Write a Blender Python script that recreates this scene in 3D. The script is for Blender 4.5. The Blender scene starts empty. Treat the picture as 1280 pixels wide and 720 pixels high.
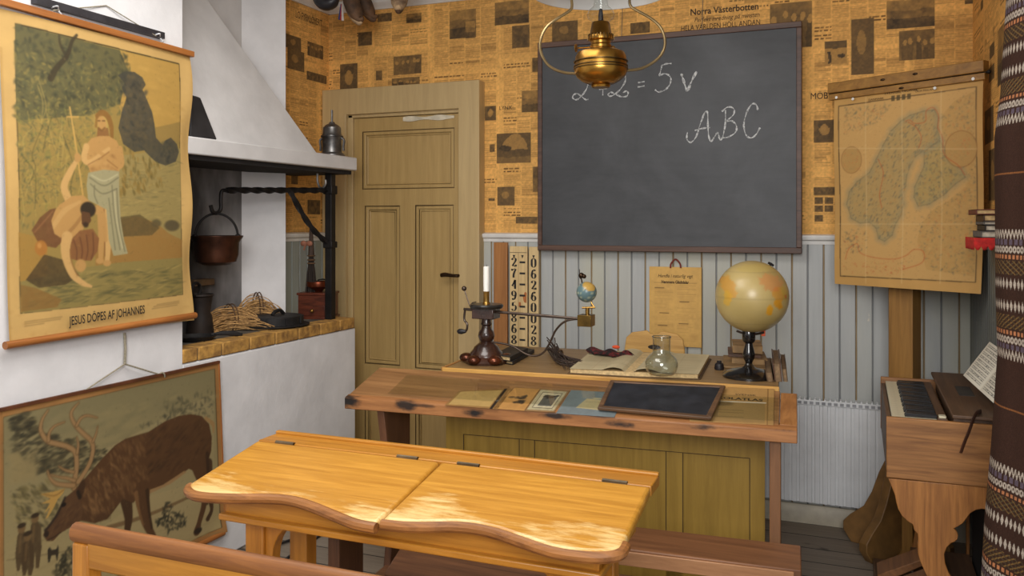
import bpy, bmesh, math, random
import numpy as np
from mathutils import Vector, Matrix
random.seed(7); RNG = np.random.RandomState(11)
SC = bpy.context.scene
COL = SC.collection
PI = math.pi
# ------------------------------------------------------------------ camera frame
F = 1065.0; CX = 640.0; HY = 278.0; H = 1.40; YAW = math.radians(22.0)
CS, SN = math.cos(YAW), math.sin(YAW)
def at(px, py, X=None, Y=None, Z=None):
    """world point seen at a place of the photograph, on a plane of known X, Y or Z"""
    u = (px - CX) / F; w = (HY - py) / F
    d = (u * CS - SN, u * SN + CS, w)
    if X is not None: t = X / d[0]
    elif Y is not None: t = Y / d[1]
    else: t = (Z - H) / d[2]
    return Vector((d[0] * t, d[1] * t, H + d[2] * t))
cam_d = bpy.data.cameras.new('camera'); cam = bpy.data.objects.new('camera', cam_d); COL.objects.link(cam)
cam.location = (0, 0, H); cam.rotation_euler = (PI / 2, 0, YAW)
cam_d.sensor_width = 36; cam_d.lens = 36 * F / 1280; cam_d.shift_y = -(360 - HY) / 1280; cam_d.clip_start = .02
SC.camera = cam
# ------------------------------------------------------------------ colour + materials
def lin(c):
    c = np.asarray(c, dtype=float) / 255.0
    return np.where(c <= .04045, c / 12.92, ((c + .055) / 1.055) ** 2.4)
def C4(c): return tuple(float(x) for x in lin(c)) + (1.0,)
MATS = {}
def newmat(name):
    m = bpy.data.materials.new(name); m.use_nodes = True; nt = m.node_tree
    b = nt.nodes['Principled BSDF']; return m, nt, b
def N(nt, t, **kw):
    n = nt.nodes.new(t)
    for k, v in kw.items(): setattr(n, k, v)
    return n
def mixc(nt, fac, a, b, mode='MIX'):
    n = N(nt, 'ShaderNodeMix', data_type='RGBA', blend_type=mode)
    for s, v in ((n.inputs[0], fac), (n.inputs[6], a), (n.inputs[7], b)):
        if hasattr(v, 'is_output') or isinstance(v, bpy.types.NodeSocket): nt.links.new(v, s)
        else: s.default_value = v
    return n.outputs[2]
def math_(nt, op, a, b=None, c=None, clamp=False):
    n = N(nt, 'ShaderNodeMath', operation=op, use_clamp=clamp)
    for i, v in enumerate((a, b, c)):
        if v is None: continue
        if isinstance(v, bpy.types.NodeSocket): nt.links.new(v, n.inputs[i])
        else: n.inputs[i].default_value = v
    return n.outputs[0]
def ramp(nt, fac, stops):
    r = N(nt, 'ShaderNodeValToRGB'); nt.links.new(fac, r.inputs[0]); e = r.color_ramp.elements
    while len(e) < len(stops): e.new(.5)
    for el, (p, c) in zip(e, stops):
        el.position = p; el.color = c if len(c) == 4 else C4(c)
    return r.outputs[0]
def pos(nt, scale=(1, 1, 1), obj=False):
    if obj:
        src = N(nt, 'ShaderNodeTexCoord').outputs['Object']
    else:
        src = N(nt, 'ShaderNodeNewGeometry').outputs['Position']
    mp = N(nt, 'ShaderNodeMapping'); mp.inputs['Scale'].default_value = scale
    nt.links.new(src, mp.inputs['Vector']); return mp.outputs[0]
def noise(nt, vec, scale=5, detail=4, rough=.55, dist=0):
    n = N(nt, 'ShaderNodeTexNoise'); n.inputs['Scale'].default_value = scale
    n.inputs['Detail'].default_value = detail; n.inputs['Roughness'].default_value = rough
    n.inputs['Distortion'].default_value = dist
    nt.links.new(vec, n.inputs['Vector']); return n.outputs['Fac']
def bumpn(nt, b, h, strength=.2, dist=.01):
    bp = N(nt, 'ShaderNodeBump'); bp.inputs['Strength'].default_value = strength; bp.inputs['Distance'].default_value = dist
    nt.links.new(h, bp.inputs['Height']); nt.links.new(bp.outputs[0], b.inputs['Normal'])
def mat(name, c, rough=.6, metal=0, var=.18, scale=12, bump=0, c2=None, spec=.5, coat=0):
    if name in MATS: return MATS[name]
    m, nt, b = newmat(name)
    f = noise(nt, pos(nt, obj=True), scale, 5)
    c = np.array(c, float)
    lo = np.array(c2, float) if c2 is not None else c * (1 - var)
    hi = np.minimum(c * (1 + var * .5), 255)
    nt.links.new(ramp(nt, f, [(.32, tuple(lo)), (.68, tuple(hi))]), b.inputs['Base Color'])
    b.inputs['Roughness'].default_value = rough; b.inputs['Metallic'].default_value = metal
    b.inputs['Specular IOR Level'].default_value = spec
    if coat: b.inputs['Coat Weight'].default_value = coat; b.inputs['Coat Roughness'].default_value = .15
    if bump: bumpn(nt, b, noise(nt, pos(nt, obj=True), scale * 4, 4), bump, .004)
    MATS[name] = m; return m
def wood(name, dark, light, axis='x', rough=.5, fine=70, knots=True, wear=None, spots=None, bump=.08, blotch=.35, spec=.5):
    """grain stretched along one axis, large blotches, optional worn rim and dark scorched spots"""
    if name in MATS: return MATS[name]
    m, nt, b = newmat(name)
    s = {'x': (.06, 1, 1), 'y': (1, .06, 1), 'z': (1, 1, .06)}[axis]
    v = pos(nt, s)
    g = noise(nt, v, fine, 5, .65, .6)
    g2 = noise(nt, v, fine * .22, 3, .5, 1.2)
    gc_ = ramp(nt, g, [(.33, (0, 0, 0, 1)), (.67, (1, 1, 1, 1))])
    col = mixc(nt, gc_, C4(np.array(dark) * .94), C4(light))
    mid = np.array(dark) * .82
    f2 = math_(nt, 'MULTIPLY', ramp(nt, g2, [(.42, (0, 0, 0, 1)), (.62, (1, 1, 1, 1))]), blotch)
    col = mixc(nt, f2, col, C4(mid))
    bl = noise(nt, pos(nt), 3.5, 3)
    col = mixc(nt, math_(nt, 'MULTIPLY', bl, .35), col, C4(np.array(light) * .9))
    if wear:
        ax, a0, a1, wc, amt = wear      # wear grows from a0 to a1 along world axis ax
        sp = N(nt, 'ShaderNodeSeparateXYZ'); nt.links.new(pos(nt), sp.inputs[0])
        mr = N(nt, 'ShaderNodeMapRange'); mr.inputs[1].default_value = a0; mr.inputs[2].default_value = a1
        nt.links.new(sp.outputs['XYZ'.index(ax)], mr.inputs[0])
        wn = noise(nt, pos(nt, (.16, 1, 1)), 60, 6, .75)
        wf = math_(nt, 'MULTIPLY', mr.outputs[0], amt)
        t = math_(nt, 'ADD', wf, math_(nt, 'MULTIPLY', math_(nt, 'SUBTRACT', wn, .5), 1.5))
        # patchiness at larger scale
        pt = noise(nt, pos(nt, (1, 1, 1)), 5, 2)
        t = math_(nt, 'ADD', t, math_(nt, 'MULTIPLY', math_(nt, 'SUBTRACT', pt, .5), 1.5))
        wm = ramp(nt, t, [(.46, (0, 0, 0, 1)), (.8, (1, 1, 1, 1))])
        col = mixc(nt, math_(nt, 'MULTIPLY', wm, .85), col, C4(wc))
    if spots:
        p = pos(nt)
        wob = noise(nt, pos(nt, (.5, 1, 1)), 40, 4)
        for (c, r, k) in spots:
            sub = N(nt, 'ShaderNodeVectorMath', operation='SUBTRACT'); nt.links.new(p, sub.inputs[0]); sub.inputs[1].default_value = c
            dv = N(nt, 'ShaderNodeVectorMath', operation='DIVIDE'); nt.links.new(sub.outputs[0], dv.inputs[0]); dv.inputs[1].default_value = r
            ln = N(nt, 'ShaderNodeVectorMath', operation='LENGTH'); nt.links.new(dv.outputs[0], ln.inputs[0])
            d = math_(nt, 'ADD', ln.outputs['Value'], math_(nt, 'MULTIPLY', math_(nt, 'SUBTRACT', wob, .5), 1.6))
            mr = N(nt, 'ShaderNodeMapRange', interpolation_type='SMOOTHSTEP'); mr.inputs[1].default_value = 1.25; mr.inputs[2].default_value = .45
            nt.links.new(d, mr.inputs[0])
            col = mixc(nt, math_(nt, 'MULTIPLY', mr.outputs[0], k), col, C4((28, 22, 20)))
    nt.links.new(col, b.inputs['Base Color'])
    b.inputs['Roughness'].default_value = rough; b.inputs['Specular IOR Level'].default_value = spec
    bumpn(nt, b, g, bump, .003)
    MATS[name] = m; return m
def attrmat(name, rough=.7, var=.08, vscale=60, spec=.3, bump=0):
    if name in MATS: return MATS[name]
    m, nt, b = newmat(name)
    a = N(nt, 'ShaderNodeAttribute'); a.attribute_name = 'Col'
    f = noise(nt, pos(nt, obj=True), vscale, 4)
    col = mixc(nt, math_(nt, 'MULTIPLY', f, var), a.outputs['Color'], C4((40, 32, 22)))
    nt.links.new(col, b.inputs['Base Color']); b.inputs['Roughness'].default_value = rough
    b.inputs['Specular IOR Level'].default_value = spec
    if bump: bumpn(nt, b, noise(nt, pos(nt, obj=True), vscale * 2, 3), bump, .002)
    MATS[name] = m; return m
def glassmat(name, tint=(248, 250, 249), ior=1.45, refl=1.0):
    m, nt, b = newmat(name); nt.nodes.remove(b)
    out = [n for n in nt.nodes if n.type == 'OUTPUT_MATERIAL'][0]
    tr = N(nt, 'ShaderNodeBsdfTransparent'); tr.inputs[0].default_value = C4(tint)
    gl = N(nt, 'ShaderNodeBsdfGlossy'); gl.inputs['Roughness'].default_value = .03
    ge = N(nt, 'ShaderNodeNewGeometry'); dt = N(nt, 'ShaderNodeVectorMath', operation='DOT_PRODUCT'); nt.links.new(ge.outputs['Normal'], dt.inputs[0]); nt.links.new(ge.outputs['Incoming'], dt.inputs[1])
    f0 = ((ior - 1) / (ior + 1)) ** 2
    fr = math_(nt, 'ADD', f0, math_(nt, 'MULTIPLY', math_(nt, 'POWER', math_(nt, 'SUBTRACT', 1.0, math_(nt, 'ABSOLUTE', dt.outputs['Value']), clamp=True), 5.0), 1 - f0))
    mx = N(nt, 'ShaderNodeMixShader'); nt.links.new(math_(nt, 'MULTIPLY', fr, refl), mx.inputs[0])
    nt.links.new(tr.outputs[0], mx.inputs[1]); nt.links.new(gl.outputs[0], mx.inputs[2]); nt.links.new(mx.outputs[0], out.inputs[0])
    MATS[name] = m; return m
# ------------------------------------------------------------------ mesh builder
class MB:
    def __init__(s): s.v = []; s.f = []
    def add(s, vs, fs):
        o = len(s.v); s.v += [tuple(v) for v in vs]; s.f += [tuple(i + o for i in f) for f in fs]; return s
    def bx(s, x0, x1, y0, y1, z0, z1, M=None):
        vs = [Vector((x, y, z)) for z in (z0, z1) for y in (y0, y1) for x in (x0, x1)]
        if M: vs = [M @ v for v in vs]
        return s.add(vs, [(0, 2, 3, 1), (4, 5, 7, 6), (0, 1, 5, 4), (2, 6, 7, 3), (0, 4, 6, 2), (1, 3, 7, 5)])
    def prism(s, poly, vec):
        n = len(poly); vec = Vector(vec); a = [Vector(p) for p in poly]
        nm = Vector((0, 0, 0))
        for i in range(n): nm += a[i].cross(a[(i + 1) % n])
        if nm.dot(vec) > 0: a = a[::-1]
        b = [p + vec for p in a]
        return s.add(a + b, [tuple(range(n)), tuple(range(2 * n - 1, n - 1, -1))] + [(i, n + i, n + (i + 1) % n, (i + 1) % n) for i in range(n)])
    def tube(s, pts, r, seg=10, twist=0.0, cap=True, sq=1.0, close=False):
        pts = [Vector(p) for p in pts]; n = len(pts)
        rr = r if isinstance(r, (list, tuple)) else [r] * n
        vs = []; up = None
        for i in range(n):
            if close: t = pts[(i + 1) % n] - pts[i - 1]
            else: t = pts[min(i + 1, n - 1)] - pts[max(i - 1, 0)]
            if t.length < 1e-9: t = Vector((0, 0, 1))
            t.normalize()
            if up is None:
                up = Vector((0, 0, 1)) if abs(t.z) < .9 else Vector((0, 1, 0))
            a = (up - t * up.dot(t)); a.normalize(); up = a; b = t.cross(a)
            for k in range(seg):
                an = 2 * PI * k / seg + twist * i + (PI / 4 if seg == 4 else 0)
                vs.append(pts[i] + (a * math.cos(an) + b * math.sin(an) * sq) * rr[i])
        fs = []
        for i in range(n if close else n - 1):
            j = (i + 1) % n
            for k in range(seg):
                k2 = (k + 1) % seg
                fs.append((i * seg + k, i * seg + k2, j * seg + k2, j * seg + k))
        if cap and not close:
            fs.append(tuple(range(seg - 1, -1, -1))); fs.append(tuple((n - 1) * seg + k for k in range(seg)))
        return s.add(vs, fs)
    def lathe(s, prof, c=(0, 0, 0), seg=32, M=None, lobes=None, cap=True):
        vs = []; n = len(prof); c = Vector(c)
        for (r, z) in prof:
            for k in range(seg):
                an = 2 * PI * k / seg
                r2 = max(r, 1e-5)
                if lobes: r2 *= 1 + lobes[1] * math.cos(lobes[0] * an)
                v = Vector((r2 * math.cos(an), r2 * math.sin(an), z))
                vs.append((M @ v if M else v) + c)
        fs = [(i * seg + k, i * seg + (k + 1) % seg, (i + 1) * seg + (k + 1) % seg, (i + 1) * seg + k) for i in range(n - 1) for k in range(seg)]
        if cap and prof[0][0] > 1e-4: fs.append(tuple(range(seg - 1, -1, -1)))
        if cap and prof[-1][0] > 1e-4: fs.append(tuple((n - 1) * seg + k for k in range(seg)))
        return s.add(vs, fs)
    def ball(s, c, r, seg=20, rings=12, M=None):
        rx = r if isinstance(r, (tuple, list)) else (r, r, r)
        vs = []
        for i in range(rings + 1):
            th = PI * i / rings
            for k in range(seg):
                an = 2 * PI * k / seg
                v = Vector((rx[0] * math.sin(th) * math.cos(an), rx[1] * math.sin(th) * math.sin(an), -rx[2] * math.cos(th)))
                vs.append((M @ v if M else v) + Vector(c))
        fs = [(i * seg + k, i * seg + (k + 1) % seg, (i + 1) * seg + (k + 1) % seg, (i + 1) * seg + k) for i in range(rings) for k in range(seg)]
        return s.add(vs, fs)
    def ribbon(s, pts, w, nrm, off=0.0):
        """flat stroke of changing width lying on a surface with normal nrm"""
        nrm = Vector(nrm).normalized(); pts = [Vector(p) + nrm * off for p in pts]; n = len(pts)
        ww = w if isinstance(w, (list, tuple)) else [w] * n
        vs = []
        for i in range(n):
            t = (pts[min(i + 1, n - 1)] - pts[max(i - 1, 0)]).normalized(); sd = nrm.cross(t)
            vs += [pts[i] + sd * ww[i] / 2, pts[i] - sd * ww[i] / 2]
        return s.add(vs, [(2 * i, 2 * i + 1, 2 * i + 3, 2 * i + 2) for i in range(n - 1)])
    def grid(s, fn, nu, nv, closed_u=False):
        vs = [fn(i / (nu if closed_u else nu - 1), j / (nv - 1)) for j in range(nv) for i in range(nu)]
        fs = [(j * nu + i, j * nu + (i + 1) % nu, (j + 1) * nu + (i + 1) % nu, (j + 1) * nu + i) for j in range(nv - 1) for i in range(nu if closed_u else nu - 1)]
        return s.add(vs, fs)
    def build(s, name, m, parent=None, bevel=0, seg=2, smooth=35, solid=0, local=False, weld=True):
        me = bpy.data.meshes.new(name)
        vs = [Vector(v) for v in s.v]
        o = bpy.data.objects.new(name, me); COL.objects.link(o)
        if parent is not None:
            o.parent = parent
            if not local:
                inv = WM[parent.name].inverted(); vs = [inv @ v for v in vs]
            WM[o.name] = WM[parent.name].copy()
        else:
            xs = [v.x for v in vs]; ys = [v.y for v in vs]; zs = [v.z for v in vs]
            loc = Vector(((min(xs) + max(xs)) / 2, (min(ys) + max(ys)) / 2, min(zs)))
            vs = [v - loc for v in vs]; o.location = loc; WM[o.name] = Matrix.Translation(loc)
        me.from_pydata(vs, [], s.f); me.materials.append(m)
        b = bmesh.new(); b.from_mesh(me)
        if weld: bmesh.ops.remove_doubles(b, verts=b.verts, dist=1e-5)
        bmesh.ops.recalc_face_normals(b, faces=b.faces); b.to_mesh(me); b.free()
        if smooth:
            me.shade_smooth(); me.set_sharp_from_angle(angle=math.radians(smooth))
        if solid:
            md = o.modifiers.new('solid', 'SOLIDIFY'); md.thickness = solid; md.offset = 0
        if bevel:
            md = o.modifiers.new('bevel', 'BEVEL'); md.width = bevel; md.segments = seg; md.limit_method = 'ANGLE'; md.angle_limit = math.radians(40)
        return o
WM = {}
def thing(name, label, cat, loc=(0, 0, 0), rz=0, group=None):
    o = bpy.data.objects.new(name, None); COL.objects.link(o); o.empty_display_size = .05
    o.location = loc; o.rotation_euler = (0, 0, rz); o['label'] = label; o['category'] = cat
    if group: o['group'] = group
    WM[o.name] = Matrix.Translation(Vector(loc)) @ Matrix.Rotation(rz, 4, 'Z'); return o
def tag(o, label, cat, group=None):
    o['label'] = label; o['category'] = cat
    if group: o['group'] = group
    return o
def struct(o): o['kind'] = 'structure'; return o
def spline(pts, n=8):
    """Catmull-Rom through the points"""
    P = [Vector(p) for p in pts]; out = []
    Q = [P[0] * 2 - P[1]] + P + [P[-1] * 2 - P[-2]]
    for i in range(1, len(Q) - 2):
        for k in range(n):
            t = k / n; a, b, c, d = Q[i - 1], Q[i], Q[i + 1], Q[i + 2]
            out.append(.5 * ((2 * b) + (c - a) * t + (2 * a - 5 * b + 4 * c - d) * t * t + (3 * b - a - 3 * c + d) * t ** 3))
    out.append(P[-1]); return out
def lerpw(ws, n): return [float(np.interp(i / (n - 1), np.linspace(0, 1, len(ws)), ws)) for i in range(n)]
def text(s, size, M, m, name, parent=None, xs=1.0, align='CENTER', offset=0.0, shear=0.0):
    cu = bpy.data.curves.new('t', 'FONT'); cu.body = s; cu.size = size; cu.align_x = align; cu.align_y = 'CENTER'; cu.offset = offset; cu.shear = shear
    cu.resolution_u = 3
    o = bpy.data.objects.new('t', cu); COL.objects.link(o)
    dg = bpy.context.evaluated_depsgraph_get(); dg.update()
    me = bpy.data.meshes.new_from_object(o.evaluated_get(dg))
    bpy.data.objects.remove(o); bpy.data.curves.remove(cu)
    mb = MB(); S = Matrix.Diagonal((xs, 1, 1, 1))
    mb.add([M @ S @ v.co for v in me.vertices], [tuple(p.vertices) for p in me.polygons])
    bpy.data.meshes.remove(me)
    if name is None: return mb
    return mb.build(name, m, parent, smooth=0, weld=False)
def frame3(o, x, y):
    """matrix with origin o, local x and y axes"""
    x = Vector(x).normalized(); y = Vector(y); y = (y - x * y.dot(x)).normalized(); z = x.cross(y)
    return Matrix(((x.x, y.x, z.x, o[0]), (x.y, y.y, z.y, o[1]), (x.z, y.z, z.z, o[2]), (0, 0, 0, 1)))
# ------------------------------------------------------------------ painting on fine meshes (colour attributes)
def vnoise(w, h, cell, octs=3):
    out = np.zeros((h, w)); amp = 1; tot = 0
    for o in range(octs):
        c = max(1.0, cell / 2 ** o); gw = int(w / c) + 3; gh = int(h / c) + 3
        g = RNG.rand(gh, gw); x = np.arange(w) / c; y = np.arange(h) / c
        x0 = x.astype(int); y0 = y.astype(int); fx = x - x0; fy = y - y0
        fx = fx * fx * (3 - 2 * fx); fy = (fy * fy * (3 - 2 * fy))[:, None]
        a = g[y0][:, x0] * (1 - fx) + g[y0][:, x0 + 1] * fx; b = g[y0 + 1][:, x0] * (1 - fx) + g[y0 + 1][:, x0 + 1] * fx
        out += amp * (a * (1 - fy) + b * fy); tot += amp; amp *= .55
    return out / tot
class Canvas:
    def __init__(s, w, h, bg, mp=None):
        s.w, s.h = w, h; s.a = np.ones((h, w, 3)) * np.array(bg, float); s.mp = mp
    def _m(s, pts): return np.array([s.mp(*p) for p in pts], float) if s.mp else np.array(pts, float)
    def _blend(s, x0, y0, mask, c, al):
        h, w = mask.shape; sub = s.a[y0:y0 + h, x0:x0 + w]; k = (mask * al)[..., None]
        sub += (np.array(c, float) - sub) * k
    def _bb(s, lo, hi, pad=2):
        x0 = max(0, int(lo[0] - pad)); y0 = max(0, int(lo[1] - pad)); x1 = min(s.w, int(hi[0] + pad) + 1); y1 = min(s.h, int(hi[1] + pad) + 1)
        return (x0, y0, x1, y1) if x1 > x0 and y1 > y0 else None
    def poly(s, pts, c, al=1.0, tex=0.0):
        p = s._m(pts); bb = s._bb(p.min(0), p.max(0))
        if not bb: return
        x0, y0, x1, y1 = bb; acc = np.zeros((y1 - y0, x1 - x0))
        for ox, oy in ((.25, .25), (.75, .25), (.25, .75), (.75, .75)):
            X, Y = np.meshgrid(np.arange(x0, x1) + ox - .5, np.arange(y0, y1) + oy - .5); ins = np.zeros(X.shape, bool)
            for i in range(len(p)):
                ax, ay = p[i]; bx, by = p[i - 1]
                if ay == by: continue
                cond = ((ay > Y) != (by > Y)) & (X < (bx - ax) * (Y - ay) / (by - ay) + ax); ins ^= cond
            acc += ins
        acc /= 4
        if tex: acc = acc * (1 - tex + tex * vnoise(x1 - x0, y1 - y0, 5, 2))
        s._blend(x0, y0, acc, c, al)
    def stroke(s, pts, w, c, al=1.0, sm=True, soft=.8, world=False):
        """w in the same pixels as the points when mapped (scaled), list = taper"""
        p = [Vector((q[0], q[1], 0)) for q in pts]
        if sm and len(p) > 2: p = spline(p, 5)
        n = len(p); ws = lerpw(w, n) if isinstance(w, (list, tuple)) else [w] * n
        P = s._m([(q.x, q.y) for q in p]); k = s.k if s.mp else 1.0
        ws = [max(x * k, .7) for x in ws]; mw = max(ws)
        bb = s._bb(P.min(0) - mw, P.max(0) + mw)
        if not bb: return
        x0, y0, x1, y1 = bb; X, Y = np.meshgrid(np.arange(x0, x1), np.arange(y0, y1)); best = np.full(X.shape, 1e9)
        for i in range(n - 1):
            ax, ay = P[i]; bx, by = P[i + 1]; dx, dy = bx - ax, by - ay; L = dx * dx + dy * dy + 1e-9
            t = np.clip(((X - ax) * dx + (Y - ay) * dy) / L, 0, 1)
            d = np.hypot(X - ax - t * dx, Y - ay - t * dy) - (ws[i] + (ws[i + 1] - ws[i]) * t) / 2
            best = np.minimum(best, d)
        s._blend(x0, y0, np.clip(.5 - best / (2 * soft), 0, 1), c, al)
    def blob(s, x, y, rx, ry, c, al=1.0, soft=.5, ang=0):
        (X0, Y0), = s._m([(x, y)]); k = s.k if s.mp else 1.0; rx *= k; ry *= k; R = max(rx, ry) * 1.1
        bb = s._bb((X0 - R, Y0 - R), (X0 + R, Y0 + R))
        if not bb: return
        x0, y0, x1, y1 = bb; X, Y = np.meshgrid(np.arange(x0, x1) - X0, np.arange(y0, y1) - Y0)
        ca, sa = math.cos(ang), math.sin(ang); U = (X * ca + Y * sa) / max(rx, .5); V = (-X * sa + Y * ca) / max(ry, .5)
        d = np.hypot(U, V); s._blend(x0, y0, np.clip((1 - d) / max(soft, .02), 0, 1), c, al)
    def dabs(s, region, n, size, cols, al=.7, asp=.5, ang=None):
        """many small leaf-like dabs scattered inside a polygon's box (rejection in the polygon)"""
        r = np.array(region, float); lo = r.min(0); hi = r.max(0); k = 0; tries = 0
        while k < n and tries < n * 8:
            tries += 1; x = random.uniform(lo[0], hi[0]); y = random.uniform(lo[1], hi[1]); ins = False
            for i in range(len(r)):
                ax, ay = r[i]; bx, by = r[i - 1]
                if (ay > y) != (by > y) and x < (bx - ax) * (y - ay) / (by - ay) + ax: ins = not ins
            if not ins: continue
            k += 1; sz = random.uniform(size * .5, size * 1.4)
            s.blob(x, y, sz, sz * asp, random.choice(cols), al * random.uniform(.5, 1), .7, random.uniform(0, PI) if ang is None else ang + random.uniform(-.3, .3))
    def mottle(s, amt, cell=8, octs=3):
        n = (vnoise(s.w, s.h, cell, octs) - .5) * 2 * amt; s.a *= (1 + n)[..., None]
    def rect(s, x0, y0, x1, y1, c, al=1.0):
        x0, x1 = sorted((int(round(x0)), int(round(x1)))); y0, y1 = sorted((int(round(y0)), int(round(y1))))
        x0, y0 = max(x0, 0), max(y0, 0); x1, y1 = min(x1, s.w), min(y1, s.h)
        if x1 > x0 and y1 > y0: s.a[y0:y1, x0:x1] += (np.array(c, float) - s.a[y0:y1, x0:x1]) * al
    def blur(s, n=1):
        for _ in range(n):
            p = np.pad(s.a, ((1, 1), (1, 1), (0, 0)), 'edge')
            s.a = (p[1:-1, 1:-1] * 4 + p[:-2, 1:-1] + p[2:, 1:-1] + p[1:-1, :-2] + p[1:-1, 2:]) / 8
def pic(name, cv, fn, m, parent=None, solid=0):
    """canvas -> finely divided sheet; fn(u,v) with u to the right and v downward, both 0..1, gives world points"""
    w, h = cv.w, cv.h
    me = bpy.data.meshes.new(name); o = bpy.data.objects.new(name, me); COL.objects.link(o)
    U, V = np.meshgrid(np.linspace(0, 1, w), np.linspace(0, 1, h))
    P = fn(U.ravel(), V.ravel())
    if parent is not None:
        o.parent = parent; M = np.array(WM[parent.name].inverted()); WM[o.name] = WM[parent.name].copy()
        P = P @ M[:3, :3].T + M[:3, 3]
    else:
        lo = P.min(0); hi = P.max(0); loc = np.array([(lo[0] + hi[0]) / 2, (lo[1] + hi[1]) / 2, lo[2]]); P = P - loc; o.location = loc; WM[o.name] = Matrix.Translation(Vector(loc))
    me.vertices.add(w * h); me.vertices.foreach_set('co', P.astype(np.float32).ravel())
    I = np.arange(w * h).reshape(h, w); q = np.stack([I[1:, :-1], I[1:, 1:], I[:-1, 1:], I[:-1, :-1]], -1).reshape(-1, 4)
    nf = len(q); me.loops.add(nf * 4); me.polygons.add(nf)
    me.loops.foreach_set('vertex_index', q.ravel().astype(np.int32))
    me.polygons.foreach_set('loop_start', np.arange(0, nf * 4, 4, dtype=np.int32))
    me.update(calc_edges=True); me.shade_smooth()
    paint(me, np.clip(cv.a, 0, 255).reshape(-1, 3)); me.materials.append(m)
    if solid:
        md = o.modifiers.new('solid', 'SOLIDIFY'); md.thickness = solid; md.offset = -1
    return o
def paint(me, rgb):
    at_ = me.color_attributes.new('Col', 'FLOAT_COLOR', 'POINT')
    c = np.ones((len(rgb), 4), np.float32); c[:, :3] = lin(rgb); at_.data.foreach_set('color', c.ravel())
def plane_fn(o, ex, ey, bulge=None):
    o = np.array(o, float); ex = np.array(ex, float); ey = np.array(ey, float)
    def fn(U, V):
        P = o + U[:, None] * ex + V[:, None] * ey
        if bulge is not None: P = P + bulge(U, V)
        return P
    return fn
# ================================================================== the room
YB = 4.22; XR = .474; XL = -2.86; XF = -2.45; ZD = 1.325; ZC = 2.64
M_plaster = mat('white_plaster', (222, 221, 222), .9, var=.05, scale=5, bump=.5, spec=.2)
M_hood = mat('hood_plaster', (205, 203, 202), .9, var=.05, scale=6, bump=.35, spec=.2)
M_paint = wood('ochre_door_paint', (174, 143, 88), (183, 153, 98), 'z', .45, 40, blotch=.15)
M_frame = wood('beige_frame_paint', (187, 160, 112), (194, 168, 120), 'z', .45, 30, blotch=.1)
M_white = mat('white_gloss_paint', (214, 212, 208), .4, var=.05)
M_dark = mat('dark_gap', (20, 17, 15), .9)
# floor boards run along the back wall
def floor_mat():
    m, nt, b = newmat('grey_floorboards')
    p = pos(nt); sp = N(nt, 'ShaderNodeSeparateXYZ'); nt.links.new(p, sp.inputs[0])
    t = math_(nt, 'DIVIDE', sp.outputs[1], .155); fr = math_(nt, 'FRACT', t); ix = math_(nt, 'FLOOR', t)
    wn = N(nt, 'ShaderNodeTexWhiteNoise', noise_dimensions='1D'); nt.links.new(ix, wn.inputs['W'])
    g = noise(nt, pos(nt, (.05, 1, 1)), 60, 5, .65, .5); kn = noise(nt, pos(nt, (.35, 1, 1)), 9, 3, .5, 1)
    col = mixc(nt, g, C4((106, 96, 84)), C4((156, 143, 128)))
    col = mixc(nt, math_(nt, 'MULTIPLY', wn.outputs[0], .35), col, C4((100, 88, 74)))
    col = mixc(nt, ramp(nt, kn, [(.64, (0, 0, 0, 1)), (.72, (1, 1, 1, 1))]), col, C4((58, 48, 40)))
    gap = math_(nt, 'LESS_THAN', math_(nt, 'ABSOLUTE', math_(nt, 'SUBTRACT', fr, .5)), .478)
    col = mixc(nt, gap, C4((30, 26, 22)), col)
    nt.links.new(col, b.inputs['Base Color']); b.inputs['Roughness'].default_value = .65
    bumpn(nt, b, mixc(nt, gap, (0, 0, 0, 1), g), .3, .006); return m
struct(MB().bx(XL - .14, XR + .12, -2.2, YB + .12, -.12, 0).build('floor', floor_mat()))
struct(MB().bx(XL - .14, XR + .12, -2.2, YB + .12, ZC + .03, ZC + .15).build('ceiling', mat('ceiling_paint', (214, 210, 204), .8, var=.04)))
# ---- wallpaper of old newspaper pages
def newspaper(w, h, px_per_m, base=(224, 170, 94)):
    cv = Canvas(w, h, base); cv.mottle(.05, 60, 3)
    k = px_per_m; x = -random.uniform(0, .2) * k
    while x < w:
        pw = random.uniform(.34, .42) * k; y = -random.uniform(0, .25) * k
        while y < h:
            ph = random.uniform(.48, .58) * k
            tone = random.uniform(.94, 1.05); xa, xb, ya, yb = int(max(x, 0)), int(min(x + pw, w)), int(max(y, 0)), int(min(y + ph, h))
            if xb > xa and yb > ya: cv.a[ya:yb, xa:xb] *= tone
            nc = random.choice((3, 4, 4, 5)); cw = (pw - .03 * k) / nc
            for c in range(nc):
                cx0 = x + .015 * k + c * cw; yy = y + .02 * k
                while yy < y + ph - .03 * k:
                    r = random.random()
                    if r < .16:                                   # headline rows of dark words
                        for q in range(random.choice((1, 2))):
                            xx = cx0
                            while xx < cx0 + cw * .92:
                                wl = random.uniform(.008, .03) * k
                                cv.rect(xx, yy, min(xx + wl, cx0 + cw * .95), yy + max(1.2, .007 * k), (70, 48, 26), random.uniform(.45, .8)); xx += wl + .006 * k
                            yy += .015 * k
                        yy += .006 * k
                    else:                                          # body text: thin rows, ragged
                        rows = random.randint(5, 22)
                        for q in range(rows):
                            if yy > y + ph - .03 * k: break
                            e = cx0 + cw * (.93 if random.random() > .15 else random.uniform(.4, .8))
                            cv.rect(cx0, yy, e, yy + max(1, .0042 * k), (92, 66, 36), random.uniform(.16, .42)); yy += .0075 * k
                        yy += .012 * k
            y += ph + .006 * k
        x += pw + .006 * k
    n = vnoise(w, h, 2.2, 2); cv.a *= (1 + (n - .5) * .22)[..., None]
    return cv
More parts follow.
